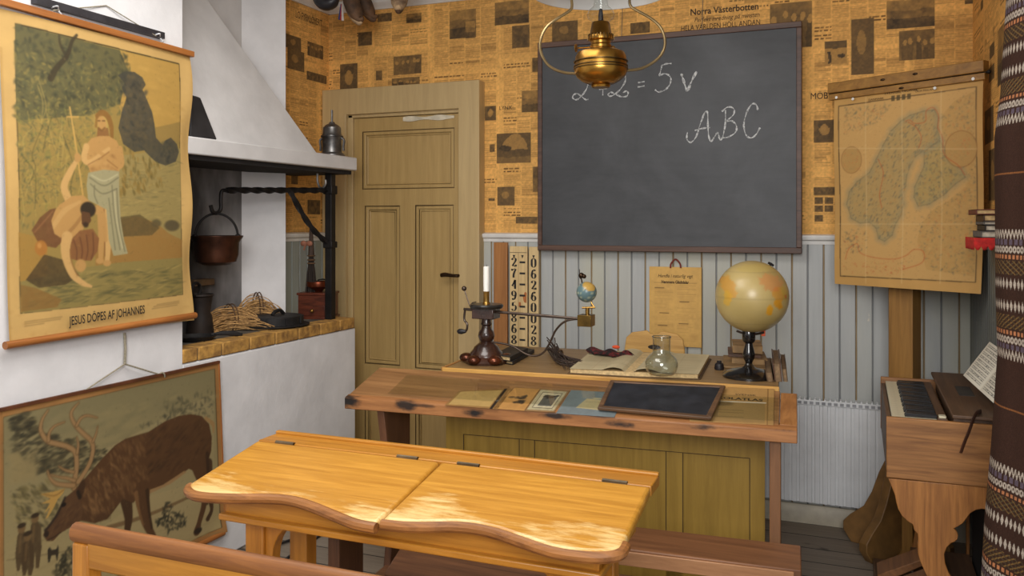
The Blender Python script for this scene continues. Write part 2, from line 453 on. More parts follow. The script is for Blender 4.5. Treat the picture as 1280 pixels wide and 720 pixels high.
def newsphoto(cv, x0, y0, x1, y1, kind=0):
    """halftone picture on the page: x,y in canvas pixels"""
    x0, y0, x1, y1 = [int(round(v)) for v in (x0, y0, x1, y1)]; x0, y0 = max(0, x0), max(0, y0); x1, y1 = min(cv.w, x1), min(cv.h, y1)
    w, h = x1 - x0, y1 - y0
    if w < 3 or h < 3: return
    pap = np.array((196, 148, 80.)); ink = np.array((52, 44, 36.))
    d = .30 + .5 * vnoise(w, h, max(3, h * .3), 3); fine = vnoise(w, h, 2.5, 2) - .5
    Y, X = np.mgrid[0:h, 0:w]; Y = Y / h; X = X / w
    X = X + .12 * (vnoise(w, h, max(3, h * .4), 2) - .5); Y = Y + .12 * (vnoise(w, h, max(3, h * .4), 2) - .5)
    if kind == 0: d += .25 * (Y > .62) - .2 * (Y < .35)
    elif kind == 1:
        f = np.hypot((X - .5) / .24, (Y - .42) / .28); d = np.where(f < 1, .18 + .25 * f * d, d + .12); d = np.where((Y > .74) & (abs(X - .5) < .42), .75, d); d = np.where((np.hypot((X - .5) / .3, (Y - .22) / .18) < 1) & (f > .8), .8, d)
    elif kind == 2:
        for i in range(5):
            cx = .1 + i * .2 + random.uniform(-.05, .05); top = random.uniform(.25, .4); d = np.where((abs(X - cx) < random.uniform(.06, .1)) & (Y > top + .05), random.uniform(.55, .85), d); d = np.where(np.hypot((X - cx) / .06, (Y - top) / .1) < 1, .22, d)
    elif kind == 3:
        f = np.hypot((X - .52) / .36, (Y - .55) / .52); d = np.where((f < 1) & (Y < .55), .2 + .2 * d, .6 + .25 * d); d = np.where(Y > .78, .5 * d + .2, d)
        d = np.where(np.hypot((X - .25) / .2, (Y - .5) / .1) < 1, .9, d)
    elif kind == 4:
        d = np.where(Y < .28, .7, .1 + .2 * d); d = np.where((abs(X - .18) < .07) & (Y > .42) & (Y < .95), .92, d); d = np.where(np.hypot((X - .75) / .2, (Y - .62) / .09) < 1, .85, d)
    elif kind == 5: d += .12
    elif kind == 6:
        d = .5 + .3 * d; d = np.where(np.hypot((X - .45) / .2, (Y - .42) / .2) < 1, .55 * d, d)
    d = d * .92 + fine * .22
    d = np.clip(d, .05, .95)[..., None]
    cv.a[y0:y1, x0:x1] = pap * (1 - d) + ink * d
M_news = attrmat('newspaper_wallpaper', .75, .06, 90, .25)
K = 270
def sheet(o, ex, ez, rects, name, parent, mp):
    w = int(np.linalg.norm(ex) * K); h = int(np.linalg.norm(ez) * K)
    cv = newspaper(w, h, K)
    for (a, b, c, d, kind) in rects:
        p = mp(a, (b + d) / 2, w, h); q = mp(c, (b + d) / 2, w, h); r = mp((a + c) / 2, b, w, h); s = mp((a + c) / 2, d, w, h)
        newsphoto(cv, p[0], r[1], q[0], s[1], kind)
    return cv, pic(name, cv, plane_fn(o, ex, ez), M_news, parent)
wall_back = struct(MB().bx(XL - .14, XR + .12, YB + .006, YB + .12, 0, ZC + .03).build('wall_back', M_plaster))
def mpb(px, py, w, h):
    p = at(px, py, Y=YB); return ((p.x - XL) / (XR - XL) * w, (ZC - p.z) / (ZC - ZD) * h)
rects_b = [(562, 12, 595, 48, 0), (492, 70, 527, 93, 2), (490, 97, 525, 111, 2), (425, 80, 447, 115, 1), (448, 40, 465, 57, 5), (472, 17, 490, 27, 5), (508, 17, 527, 29, 0),
           (582, 27, 594, 48, 0), (619, 2, 661, 30, 0), (640, 32, 662, 60, 5), (621, 166, 664, 204, 3), (622, 233, 643, 257, 6), (652, 113, 676, 140, 0), (665, 72, 674, 90, 5), (666, 208, 676, 240, 5),
           (690, 27, 722, 52, 6), (788, 28, 812, 42, 5), (962, 3, 1015, 60, 2), (1030, 51, 1058, 80, 4), (1064, 24, 1092, 93, 6), (1108, 0, 1168, 35, 0), (1123, 38, 1168, 75, 2),
           (1017, 150, 1042, 178, 1), (1017, 233, 1043, 243, 5), (1018, 246, 1028, 254, 5), (1031, 246, 1041, 254, 5), (1018, 256, 1028, 264, 5), (1031, 256, 1041, 264, 5), (1018, 268, 1028, 276, 5), (1205, 0, 1220, 5, 5),
           (606, 132, 620, 150, 1), (612, 180, 619, 190, 5), (645, 270, 672, 279, 5), (611, 247, 619, 251, 5), (380, 30, 395, 40, 5), (470, 88, 478, 100, 5)]
cvb, _ = sheet((XL, YB, ZC), (XR - XL, 0, 0), (0, 0, ZD - ZC), rects_b, 'wallpaper', wall_back, mpb)
M_ink = mat('printing_ink', (62, 44, 26), .8)
def ontext(s, px, py, hpx, name, par, xs=1.0, shear=0, off=0.0, m=None, dy=.002):
    p = at(px, py, Y=YB); d = p.y / (CS + (px - CX) / F * SN)
    return text(s, hpx * d / F * 1.35, frame3((p.x, YB - dy, p.z), (1, 0, 0), (0, 0, 1)), m or M_ink, name, par, xs, offset=off, shear=shear)
ontext('Norra Västerbotten', 905, 12, 8.5, 'newspaper_title', wall_back, .9, off=.0008)
ontext('Perfekt inredning på minsten', 908, 22, 6, 'newspaper_headline', wall_back, .85, .3)
ontext('HELA VÄRLDEN HÖLL ANDAN', 900, 32, 7, 'newspaper_headline', wall_back, .75)
ontext('MÖBEL', 1029, 120, 8.5, 'newspaper_headline', wall_back, .85)
ontext('LYNX', 632, 135, 5, 'newspaper_headline', wall_back, 1.0)
# ---- bead-board panelling below the rail
def bead_mat(name, axis, light, dark, line, w=.14):
    m, nt, b = newmat(name); p = pos(nt); sp = N(nt, 'ShaderNodeSeparateXYZ'); nt.links.new(p, sp.inputs[0])
    t = math_(nt, 'DIVIDE', sp.outputs['XYZ'.index(axis)], w); fr = math_(nt, 'FRACT', t); ix = math_(nt, 'FLOOR', math_(nt, 'MULTIPLY', t, 2))
    wn = N(nt, 'ShaderNodeTexWhiteNoise', noise_dimensions='1D'); nt.links.new(ix, wn.inputs['W'])
    g = noise(nt, pos(nt, (1, 1, .06)), 55, 5, .6, .3); big = noise(nt, pos(nt, (1.6, 1.6, .5)), 2.2, 3)
    col = mixc(nt, g, C4(dark), C4(light))
    col = mixc(nt, math_(nt, 'MULTIPLY', wn.outputs[0], .4), col, C4(np.array(light) * np.array((1.02, 1.0, .92))))
    col = mixc(nt, ramp(nt, big, [(.5, (0, 0, 0, 1)), (.72, (.8, .8, .8, 1))]), col, C4(np.array(light) * np.array((1.0, .98, .88))))
    chips = noise(nt, pos(nt, (1, 1, .4)), 30, 3); col = mixc(nt, ramp(nt, chips, [(.74, (0, 0, 0, 1)), (.76, (1, 1, 1, 1))]), col, C4((196, 190, 172)))
    e = math_(nt, 'ABSOLUTE', math_(nt, 'SUBTRACT', fr, .5)); wob = noise(nt, pos(nt, (1, 1, .8)), 9, 3)
    j = math_(nt, 'GREATER_THAN', math_(nt, 'ADD', e, math_(nt, 'MULTIPLY', math_(nt, 'SUBTRACT', wob, .5), .03)), .476)
    col = mixc(nt, j, col, C4(line))
    mid = math_(nt, 'LESS_THAN', e, .02); col = mixc(nt, mid, col, C4(np.array(dark) * .74))
    nt.links.new(col, b.inputs['Base Color']); b.inputs['Roughness'].default_value = .55; bumpn(nt, b, g, .1, .004); return m
def beadboard(a0, a1, fn, z0, z1, step=.07):
    prof = []; n0 = math.ceil(a0 / step); prof.append((a0, 0)); k = n0
    while k * step < a1 - .006:
        c = k * step
        if c > a0 + .006: prof += [(c - .005, 0), (c - .002, .005), (c + .002, .005), (c + .005, 0)]
        k += 1
    prof.append((a1, 0)); mb = MB()
    mb.add([fn(a, d, z) for z in (z0, z1) for (a, d) in prof], [(i, i + 1, len(prof) + i + 1, len(prof) + i) for i in range(len(prof) - 1)]); return mb
xdoor = at(606, 300, Y=YB).x
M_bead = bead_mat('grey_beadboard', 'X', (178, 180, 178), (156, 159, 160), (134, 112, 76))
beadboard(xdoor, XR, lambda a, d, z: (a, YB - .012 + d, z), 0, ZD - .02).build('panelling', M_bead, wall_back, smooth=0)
wall_left = struct(MB().bx(XL - .14, XL - .006, -2.2, YB + .12, 0, ZC + .03).build('wall_left', M_plaster))
MB().bx(XL - .006, XF, -2.2, 2.613, 0, ZC + .03).build('chimney_wall', M_plaster, wall_left)
def mpl(px, py, w, h):
    p = at(px, py, X=XL); return ((p.y - 2.7) / (YB - 2.7) * w, (ZC - p.z) / (ZC - ZD) * h)
sheet((XL, 2.7, ZC), (0, YB - 2.7, 0), (0, 0, ZD - ZC), [(384, 55, 404, 72, 2), (359, 63, 380, 88, 6), (383, 92, 408, 102, 5), (357, 45, 376, 62, 6), (364, 214, 372, 230, 5), (384, 250, 400, 268, 5)], 'wallpaper', wall_left, mpl)
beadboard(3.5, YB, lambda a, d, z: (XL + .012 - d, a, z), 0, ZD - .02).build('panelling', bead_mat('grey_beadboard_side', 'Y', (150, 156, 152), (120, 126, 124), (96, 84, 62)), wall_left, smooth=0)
ptx = at(386, 24, X=XL); text('LO FYRKLÖVERT', .055, frame3((XL + .002, ptx.y, ptx.z), (0, 1, 0), (0, 0, 1)), M_ink, 'newspaper_headline', wall_left, .6)
wall_right = struct(MB().bx(XR + .006, XR + .12, 2.3, YB + .12, 0, ZC + .03).build('wall_right', M_plaster))
def mpr(px, py, w, h):
    p = at(px, py, X=XR); return ((YB - p.y) / (YB - 2.3) * w, (ZC - p.z) / (ZC - ZD) * h)
sheet((XR, YB, ZC), (0, 2.3 - YB, 0), (0, 0, ZD - ZC), [(1247, 32, 1257, 105, 0), (1237, 55, 1243, 72, 5), (1231, 135, 1242, 178, 6), (1248, 132, 1252, 152, 5), (1226, 0, 1229, 12, 5), (1236, 185, 1246, 250, 6), (1236, 82, 1243, 100, 5)], 'wallpaper', wall_right, mpr)
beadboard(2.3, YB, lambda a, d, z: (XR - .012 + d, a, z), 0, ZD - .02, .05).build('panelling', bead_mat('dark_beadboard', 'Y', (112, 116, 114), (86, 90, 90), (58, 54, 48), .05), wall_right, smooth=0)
# rail, skirting, cornice
def rail(name, a, b, nrm, sec, m):
    """moulding: section points (out, z) swept from a to b"""
    a, b, nrm = Vector(a), Vector(b), Vector(nrm)
    mb = MB(); mb.prism([a + nrm * o + Vector((0, 0, z)) for (o, z) in sec], b - a); return struct(mb.build(name, m))
dado = [(0, -.028), (.016, -.028), (.018, -.012), (.03, -.006), (.034, .004), (.034, .014), (0, .02)]
rail('trim_1', (xdoor, YB, ZD), (XR, YB, ZD), (0, -1, 0), dado, M_white)
rail('trim_2', (XL, 3.6, ZD), (XL, YB, ZD), (1, 0, 0), dado, M_white)
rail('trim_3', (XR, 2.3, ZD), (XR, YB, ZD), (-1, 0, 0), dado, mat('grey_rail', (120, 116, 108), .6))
cor = [(0, 0), (.012, 0), (.02, .012), (.035, .02), (.045, .032), (.045, .058), (0, .058)]
rail('trim_4', (XL, YB, ZC - .028), (XR, YB, ZC - .028), (0, -1, 0), cor, M_white)
rail('trim_5', (XL, 2.7, ZC - .028), (XL, YB, ZC - .028), (1, 0, 0), cor, M_white)
base = [(0, 0), (.022, 0), (.022, .07), (.012, .085), (0, .085)]
M_bb = mat('cream_skirting', (176, 166, 146), .5, var=.1)
rail('baseboard_back', (xdoor, YB - .012, 0), (XR, YB - .012, 0), (0, -1, 0), base, M_bb)
rail('baseboard_left', (XF, -2.2, 0), (XF, 2.613, 0), (1, 0, 0), [(0, 0), (.012, 0), (.012, .035), (0, .035)], M_bb)
# ---- door in the back wall
def slab(x0, x1, z0, z1, y0, y1): return MB().bx(x0, x1, y0, y1, z0, z1)
DX0 = at(441, 300, Y=YB).x; DX1 = at(580, 300, Y=YB).x; DZ = at(575, 138, Y=YB).z; FX0 = XL + .004; FX1 = xdoor; FZ = at(600, 102.5, Y=YB).z
door = struct(slab(DX0, DX1, 0, DZ, YB - .004, YB - .001).build('door_1', M_dark))
fr = MB()
fr.prism([(FX0, YB - .075, 0), (DX0, YB - .075, 0), (DX0, YB - .075, DZ), (DX1, YB - .075, DZ), (DX1, YB - .075, 0), (FX1, YB - .075, 0), (FX1, YB - .075, FZ), (FX0, YB - .075, FZ)], (0, .073, 0))
fr.build('door_frame', M_frame, door, bevel=.004)
MB().bx(DX0, DX0 + .03, YB - .05, YB - .003, 0, DZ).bx(DX1 - .012, DX1, YB - .05, YB - .003, 0, DZ).bx(DX0, DX1, YB - .05, YB - .003, DZ - .018, DZ).build('door_stop', M_frame, door, bevel=.003)
YD = YB - .032
lx0, lx1, lz1 = DX0 + .032, DX1 - .014, DZ - .02
hx = lambda px, py=340: at(px, py, Y=YD).x
hz = lambda px, py: at(px, py, Y=YD).z
pans = [(hx(453), hx(568), hz(510, 236), hz(510, 162)), (hx(456), hx(500), hz(480, 456), hz(480, 257)), (hx(519), hx(567), hz(543, 462), hz(543, 256)), (hx(456), hx(500), .12, hz(480, 487)), (hx(519), hx(567), .12, hz(543, 492))]
xs = sorted({lx0, lx1} | {p[0] for p in pans} | {p[1] for p in pans}); zs = sorted({0.01, lz1} | {p[2] for p in pans} | {p[3] for p in pans})
leaf = MB()
for i in range(len(xs) - 1):
    for j in range(len(zs) - 1):
        cx_, cz_ = (xs[i] + xs[i + 1]) / 2, (zs[j] + zs[j + 1]) / 2
        if any(p[0] < cx_ < p[1] and p[2] < cz_ < p[3] for p in pans): continue
        leaf.bx(xs[i], xs[i + 1], YD, YB - .005, zs[j], zs[j + 1])
leaf.build('door_leaf', M_paint, door, smooth=0, weld=False)
M_groove = mat('panel_shadow_line', (84, 64, 34), .7)
for p in pans:
    x0, x1, z0, z1 = p
    q = MB(); q.bx(x0, x1, YD + .014, YB - .005, z0, z1); q.build('door_panel', M_paint, door)
    for (ins, wd, pr) in ((.004, .018, .002), (.026, .008, .007)):
        mo = MB(); a0, a1, b0, b1 = x0 + ins, x1 - ins, z0 + ins, z1 - ins
        o4 = [(a0, b0), (a1, b0), (a1, b1), (a0, b1)]; i4 = [(a0 + wd, b0 + wd), (a1 - wd, b0 + wd), (a1 - wd, b1 - wd), (a0 + wd, b1 - wd)]
        for k in range(4):
            k2 = (k + 1) % 4
            mo.prism([(o4[k][0], YD + pr, o4[k][1]), (o4[k2][0], YD + pr, o4[k2][1]), (i4[k2][0], YD + pr, i4[k2][1]), (i4[k][0], YD + pr, i4[k][1])], (0, .013 - pr + .001, 0))
        mo.build('panel_moulding', M_paint, door, bevel=.003)
    g = MB(); t = .002
    for (a0, a1, b0, b1) in ((x0, x1, z0, z0 + t), (x0, x1, z1 - t, z1), (x0, x0 + t, z0, z1), (x1 - t, x1, z0, z1)): g.bx(a0, a1, YD - .0005, YD + .003, b0, b1)
    g.build('panel_groove', M_groove, door)
M_iron = mat('black_iron', (38, 35, 34), .55, .6, var=.3)
M_brz = mat('dark_bronze', (70, 54, 40), .35, .9, var=.3)
hp = at(577, 344, Y=YD); kp = at(577, 361, Y=YD)
hd = MB(); hd.tube(spline([(hp.x, YD + .002, hp.z), (hp.x, YD - .045, hp.z), (hp.x - .03, YD - .052, hp.z), (hp.x - .075, YD - .05, hp.z + .004), (hp.x - .1, YD - .05, hp.z)], 5), lerpw([.01, .009, .009, .012, .011], 21), 10)
hd.lathe([(.016, -.004), (.02, 0), (.016, .005)], (hp.x, YD - .002, hp.z), 16, Matrix.Rotation(PI / 2, 4, 'X')); hd.build('door_handle', M_brz, door)
MB().lathe([(.014, -.004), (.016, 0), (.006, .006)], (kp.x, YD - .002, kp.z), 16, Matrix.Rotation(PI / 2, 4, 'X')).build('keyhole_plate', M_iron, door)
tp = MB(); a = at(504, 149, Y=YD - .002); b_ = at(568, 146, Y=YD - .002)
tp.grid(lambda u, v: (a.x + (b_.x - a.x) * u, YD - .003 - .003 * abs(math.sin(u * 17 + v * 3)), a.z + (b_.z - a.z) * u + (v - .5) * (.022 + .008 * math.sin(u * 11))), 40, 5)
tp.build('tape_strip', mat('dull_white_tape', (200, 190, 168), .3), door)
# ================================================================== open fireplace on the left
fp = thing('fireplace', 'white plastered open fireplace with sloping hood and brick edged hearth', 'fireplace', ((XL + XF) / 2, 3.23, 0))
HZ = .90; YE = 3.86; Y0 = 2.613
MB().bx(XL + .013, XF, Y0 + .001, YE, 0, HZ - .056).build('hearth_base', M_plaster, fp, bevel=.008)
M_slab = mat('sooty_slab', (104, 98, 88), .8, c2=(62, 57, 52), scale=7)
MB().bx(XL + .013, XF - .098, Y0 + .001, YE - .09, HZ - .056, HZ - .004).build('hearth_slab', M_slab, fp)
M_brick = mat('yellow_brick', (176, 134, 66), .85, var=.25, scale=26, bump=.5, c2=(128, 92, 48)); M_mort = mat('grey_mortar', (112, 104, 92), .95)
MB().bx(XF - .096, XF - .004, Y0 + .001, YE - .004, HZ - .055, HZ - .006).bx(XL + .013, XF - .096, YE - .09, YE - .004, HZ - .055, HZ - .006).build('mortar_bed', M_mort, fp)
ed = [227, 247, 277, 312, 344, 373, 400, 424, 443]
for i in range(len(ed) - 1):
    ya = max(Y0 + .001, at(ed[i], 425, X=XF).y + .004); yb = min(YE, at(ed[i + 1], 425, X=XF).y - .004)
    MB().bx(XF - .098, XF + .004, ya, yb, HZ - .055, HZ).build('edge_brick', M_brick, fp, bevel=.005)
x = XL + .02
while x < XF - .14:
    MB().bx(x, min(x + .2, XF - .106), YE - .094, YE + .003, HZ - .055, HZ).build('edge_brick', M_brick, fp, bevel=.005); x += .208
M_soot = None
def soot():
    m, nt, b = newmat('sooty_plaster'); p = pos(nt)
    f = noise(nt, pos(nt, (1, 1, .5)), 4, 4)
    nt.links.new(ramp(nt, f, [(.3, (40, 38, 38)), (.48, (92, 90, 90)), (.7, (150, 148, 148))]), b.inputs['Base Color']); b.inputs['Roughness'].default_value = .95; return m
M_soot = soot()
MB().bx(XL + .001, XL + .02, Y0 + .001, 3.46, HZ - .004, 1.668).build('fire_back', M_soot, fp)
MB().bx(XL + .001, XL + .02, Y0 + .001, 3.46, 1.742, ZC).build('chimney_back', M_hood, fp)
pA = Vector((XL + .02, at(302, 300, X=XL + .02).y)); pB = Vector((at(357, 300, Y=3.63).x, 3.63))
MB().prism([(pA.x, pA.y, HZ - .004), (pB.x, pB.y, HZ - .004), (XL + .013, 3.72, HZ - .004), (XL + .013, pA.y, HZ - .004)], (0, 0, 1.668 - HZ + .004)).prism([(pA.x, pA.y, 1.742), (pB.x, pB.y, 1.742), (XL + .013, 3.72, 1.742), (XL + .013, pA.y, 1.742)], (0, 0, ZC + .02 - 1.742)).build('side_pier', M_plaster, fp)
MB().bx(XL + .036, XF + .004, Y0 + .001, YE + .01, 1.672, 1.742).build('mantel_shelf', M_hood, fp, bevel=.006)
MB().bx(XL + .04, XF - .02, Y0 + .001, YE - .01, 1.652, 1.673).build('mantel_underside', mat('underside_black', (34, 31, 30), .95), fp)  # near-black board below the mantel shelf
hd = MB(); A = (-2.475, Y0 + .001, 1.742); B = (-2.5, 3.59, 1.742); Cc = (XL + .037, 3.59, 1.742); D = (XL + .037, Y0 + .001, 1.742)
A2 = (-2.83, Y0 + .001, ZC + .02); B2 = (-2.815, 2.87, ZC + .02); C2 = (XL + .037, 2.87, ZC + .02); D2 = (XL + .037, Y0 + .001, ZC + .02)
hd.add([A, B, Cc, D, A2, B2, C2, D2], [(0, 3, 2, 1), (4, 5, 6, 7), (0, 1, 5, 4), (1, 2, 6, 5), (2, 3, 7, 6), (3, 0, 4, 7)]); hd.build('hood', M_hood, fp, bevel=.01)
lg = at(252, 352, X=XL + .05)
MB().bx(XL + .02, XL + .075, lg.y - .07, lg.y + .06, lg.z - .018, lg.z + .012).build('ledge', mat('sooty_brick', (96, 74, 50), .9, var=.3), fp, bevel=.004)
# crane
crane = thing('fireplace_crane', 'black wrought iron swinging crane with twisted arm beside the hearth', 'crane', (-2.52, 3.73, HZ))
cx, cy = -2.52, 3.73; tipb = Vector((-2.69, 3.15, 1.548))
MB().bx(cx - .02, cx + .02, cy - .02, cy + .02, HZ, 1.652).build('post', M_iron, crane, bevel=.003)
arm0 = Vector((cx, cy, 1.565)); arm = [arm0.lerp(tipb, t / 40) for t in range(41)]
MB().tube(arm, .016, 4, twist=.35).build('arm', M_iron, crane)
MB().tube(spline([tipb - (arm0 - tipb) * .0, tipb + Vector((-.008, -.025, -.005)), tipb + Vector((-.01, -.03, -.04)), tipb + Vector((-.01, -.03, -.085)), tipb + Vector((-.012, -.05, -.105)), tipb + Vector((-.016, -.075, -.1)), tipb + Vector((-.02, -.085, -.07))], 6), .009, 8).build('hook', M_iron, crane)
ba = arm0.lerp(tipb, .42); bb = Vector((cx, cy, 1.285))
MB().tube([ba.lerp(bb, t / 24) + Vector((0, 0, -.04)) * math.sin(PI * t / 24) for t in range(25)], .015, 4, twist=.3).build('brace', M_iron, crane)
for za, zb_ in ((1.545, 1.59), (1.268, 1.302)): MB().bx(cx - .027, cx + .027, cy - .027, cy + .027, za, zb_).build('collar', M_iron, crane, bevel=.004)
# loose steel hook under the shelf
j0 = at(397, 222, Y=3.69); jh = thing('steel_hook', 'small bright steel hook hanging under the mantel shelf near the post', 'hook', (j0.x, j0.y, j0.z))
s_ = .0041
MB().tube(spline([(j0.x, j0.y, 1.652), (j0.x, j0.y, j0.z - 4 * s_), (j0.x + 3 * s_, j0.y, j0.z - 12 * s_), (j0.x + 8 * s_, j0.y, j0.z - 13 * s_), (j0.x + 12 * s_, j0.y, j0.z - 8 * s_), (j0.x + 12 * s_, j0.y, j0.z - 3 * s_)], 6), .006, 8).build('hook', mat('bright_steel', (170, 168, 165), .3, .9), jh)
# copper pot
pz = at(282, 331, X=-2.70); pc = Vector((tipb.x - .012, tipb.y - .055, 0)); pd = math.hypot(pc.x, pc.y)
dep = -pc.x * SN + pc.y * CS; z_ = lambda py: H + (HY - py) * dep / F
pot = thing('cooking_pot', 'dark copper pot with bail handle hanging from the crane hook', 'pot', (pc.x, pc.y, z_(331)))
M_cop = mat('sooty_copper', (92, 58, 42), .38, .8, c2=(38, 30, 27), scale=9)
rr = 27 * dep / F; R1 = 32 * dep / F
MB().lathe([(0, z_(330.5)), (rr * .6, z_(331)), (rr * .9, z_(327)), (rr, z_(318)), (rr * 1.02, z_(303)), (R1, z_(296)), (R1, z_(294.5)), (rr * .98, z_(302)), (rr * .94, z_(318)), (rr * .8, z_(326)), (0, z_(327))], (pc.x, pc.y, 0), 40).build('pot_body', M_cop, pot)
zt = z_(296); zh = tipb.z - .108
hpts = [(pc.x + math.cos(t) * rr * .95 * .8, pc.y + math.sin(0) + math.cos(t) * rr * .55, zt + (zh - zt) * math.sin(t)) for t in np.linspace(0, PI, 25)]
MB().tube(hpts, .0055, 8).build('bail_handle', M_iron, pot)
for sg in (0, -1): MB().ball(hpts[sg], .014, 10, 8).build('ear', M_iron, pot)
# things on the mantel
pp = at(415, 193, X=-2.52); dpp = -pp.x * SN + pp.y * CS; s_ = dpp / F
pw = thing('pewter_spirit_can', 'small grey pewter can with tall spout rod on the mantel end', 'can', (pp.x, pp.y, 1.742))
M_pew = mat('dull_pewter', (122, 120, 118), .38, .85, c2=(66, 64, 64), scale=14)
MB().lathe([(0, 1.742), (16 * s_, 1.742), (16 * s_, 1.742 + 2 * s_), (12 * s_, 1.742 + 5 * s_), (12 * s_, 1.742 + 22 * s_), (13 * s_, 1.742 + 24 * s_), (13 * s_, 1.742 + 26 * s_), (11.5 * s_, 1.742 + 28 * s_), (11 * s_, 1.742 + 36 * s_), (8 * s_, 1.742 + 39 * s_), (4 * s_, 1.742 + 41 * s_), (3 * s_, 1.742 + 43 * s_), (0, 1.742 + 43 * s_)], (pp.x, pp.y, 0), 28).build('can_body', M_pew, pw)
MB().tube([(pp.x, pp.y, 1.742 + 42 * s_), (pp.x, pp.y, 1.742 + 58 * s_)], 1.3 * s_, 8).build('rod', M_pew, pw)
for sg in (-1, 1): MB().tube(spline([(pp.x + sg * 12 * s_ * .9, pp.y + sg * .01, 1.742 + 24 * s_), (pp.x + sg * 16 * s_ * .95, pp.y + sg * .015, 1.742 + 20 * s_), (pp.x + sg * 15 * s_ * .95, pp.y + sg * .015, 1.742 + 12 * s_), (pp.x + sg * 15.5 * s_ * .95, pp.y + sg * .015, 1.742 + 7 * s_)], 5), 1.6 * s_, 6).build('clasp', M_pew, pw)
MB().tube([(pp.x + math.cos(t) * 13.3 * s_, pp.y + math.sin(t) * 13.3 * s_, 1.742 + 25 * s_) for t in np.linspace(0, 2 * PI, 28, endpoint=False)], .9 * s_, 6, close=True).build('band', M_pew, pw)
bk = MB(); q = lambda px, py, X: at(px, py, X=X)
a0, a1, a2, a3 = q(238, 173, -2.462), q(272, 174.5, -2.462), q(251, 122, -2.525), q(238, 118, -2.525)
a0.z = a1.z = 1.743
bk.prism([a0, a1, a2, a3], (-.035, 0, .006))
tag(bk.build('charred_board', mat('charred_black', (34, 32, 33), .7, var=.3), bevel=.006), 'black charred board leaning on the hood, left end of the mantel', 'board')
# ================================================================== pictures on the left wall
def quadpic(corners, X, w, h):
    TL, TR, BR, BL = [at(*c, X=X) if not isinstance(c, Vector) else c for c in corners]
    def mp(px, py):
        p = at(px, py, X=X); u = .5
        for _ in range(4):
            zt = TL.z + (TR.z - TL.z) * u; zb = BL.z + (BR.z - BL.z) * u; v = (zt - p.z) / (zt - zb)
            yl = TL.y + (BL.y - TL.y) * v; yr = TR.y + (BR.y - TR.y) * v; u = (p.y - yl) / (yr - yl)
        return (u * (w - 1), v * (h - 1))
    A = [np.array(c) for c in (TL, TR, BR, BL)]
    def fn(U, V, bulge=None):
        U = U[:, None]; V = V[:, None]
        P = A[0] * (1 - U) * (1 - V) + A[1] * U * (1 - V) + A[2] * U * V + A[3] * (1 - U) * V
        if bulge is not None: P[:, 0] += bulge(U[:, 0], V[:, 0])
        return P
    return mp, fn
XP = -2.425
M_print = attrmat('aged_print', .6, .1, 55, .3)
M_rod = wood('reddish_wood_rod', (140, 82, 36), (182, 116, 58), 'y', .4, 50)
M_twine = mat('grey_twine', (150, 142, 122), .9, var=.2, scale=200)
t0 = at(0, 1, X=XP); t1 = at(240, 67, X=XP); yl0 = 1.80
poster = thing('school_poster', 'paper wall chart of two figures at a river, hanging above the reindeer print', 'poster', (XP, (yl0 + t1.y) / 2, at(5, 432, X=XP).z))
W_, H_ = 300, 420
mp, fn = quadpic([(1, 10), (239, 70), (241.5, 400), (14.5, 430)], XP, W_, H_)
cv = Canvas(W_, H_, (196, 160, 98), mp); cv.k = W_ / 238.0
cv.mottle(.05, 40, 3)
cv.poly([(20, 28.5), (225, 79.5), (229.5, 368.5), (27.5, 392.5)], (52, 44, 28))
IN = [(20.8, 30), (224.3, 80.5), (228.6, 367.5), (28.2, 391.2)]
cv.poly(IN, (150, 126, 68))
def g_(region, n, size, cols, **k): cv.dabs(region, n, size, cols, **k)
cv.poly([(150, 63), (224.3, 81), (226, 175), (150, 175)], (176, 140, 72))
cv.dabs([(150, 70), (224, 85), (226, 170), (150, 170)], 120, 9, [(190, 152, 80), (166, 132, 70), (182, 144, 74)], al=.5, asp=.3, ang=.1)
cv.poly([(190, 160), (210, 156), (226, 152), (226, 180), (190, 185)], (142, 118, 66), .8)
# water
cv.poly([(148, 195), (227, 185), (228, 300), (150, 290)], (150, 132, 80)); cv.dabs([(150, 205), (226, 195), (228, 290), (152, 285)], 160, 7, [(112, 104, 66), (172, 150, 90), (134, 118, 72)], al=.6, asp=.16, ang=-.1)
# leafy trees
DK = [(74, 74, 52), (88, 86, 58), (102, 96, 60), (62, 62, 46)]; MD = [(122, 112, 66), (108, 102, 64), (138, 122, 68), (94, 94, 62)]; LT = [(160, 138, 70), (146, 130, 66), (172, 146, 76), (128, 122, 64)]
cv.poly([(21, 30), (150, 63), (160, 90), (150, 130), (110, 145), (22, 150)], (92, 88, 58), .9)
cv.dabs([(21, 31), (165, 70), (160, 110), (140, 140), (22, 150)], 620, 4.6, DK, al=.75, asp=.5)
cv.dabs([(21, 60), (150, 90), (150, 145), (24, 165)], 420, 3.6, MD, al=.75, asp=.45)
cv.stroke([(64, 98), (72, 84), (84, 70), (90, 52), (96, 44)], [7, 5, 3], (62, 54, 38), .85); cv.stroke([(84, 72), (76, 56), (74, 44)], [4, 2], (62, 54, 38), .7)
cv.dabs([(22, 130), (120, 140), (115, 235), (26, 290)], 520, 4, LT + MD, al=.7, asp=.35); cv.dabs([(22, 150), (100, 160), (95, 240), (24, 260)], 260, 3, DK + [(96, 104, 70)], al=.55, asp=.3)
for q in range(26):
    x = random.uniform(24, 100); y = random.uniform(150, 290); cv.stroke([(x, y), (x + random.uniform(-6, 6), y - random.uniform(12, 30)), (x + random.uniform(-12, 12), y - random.uniform(30, 55))], .8, random.choice([(176, 152, 84), (70, 68, 44)]), .6)
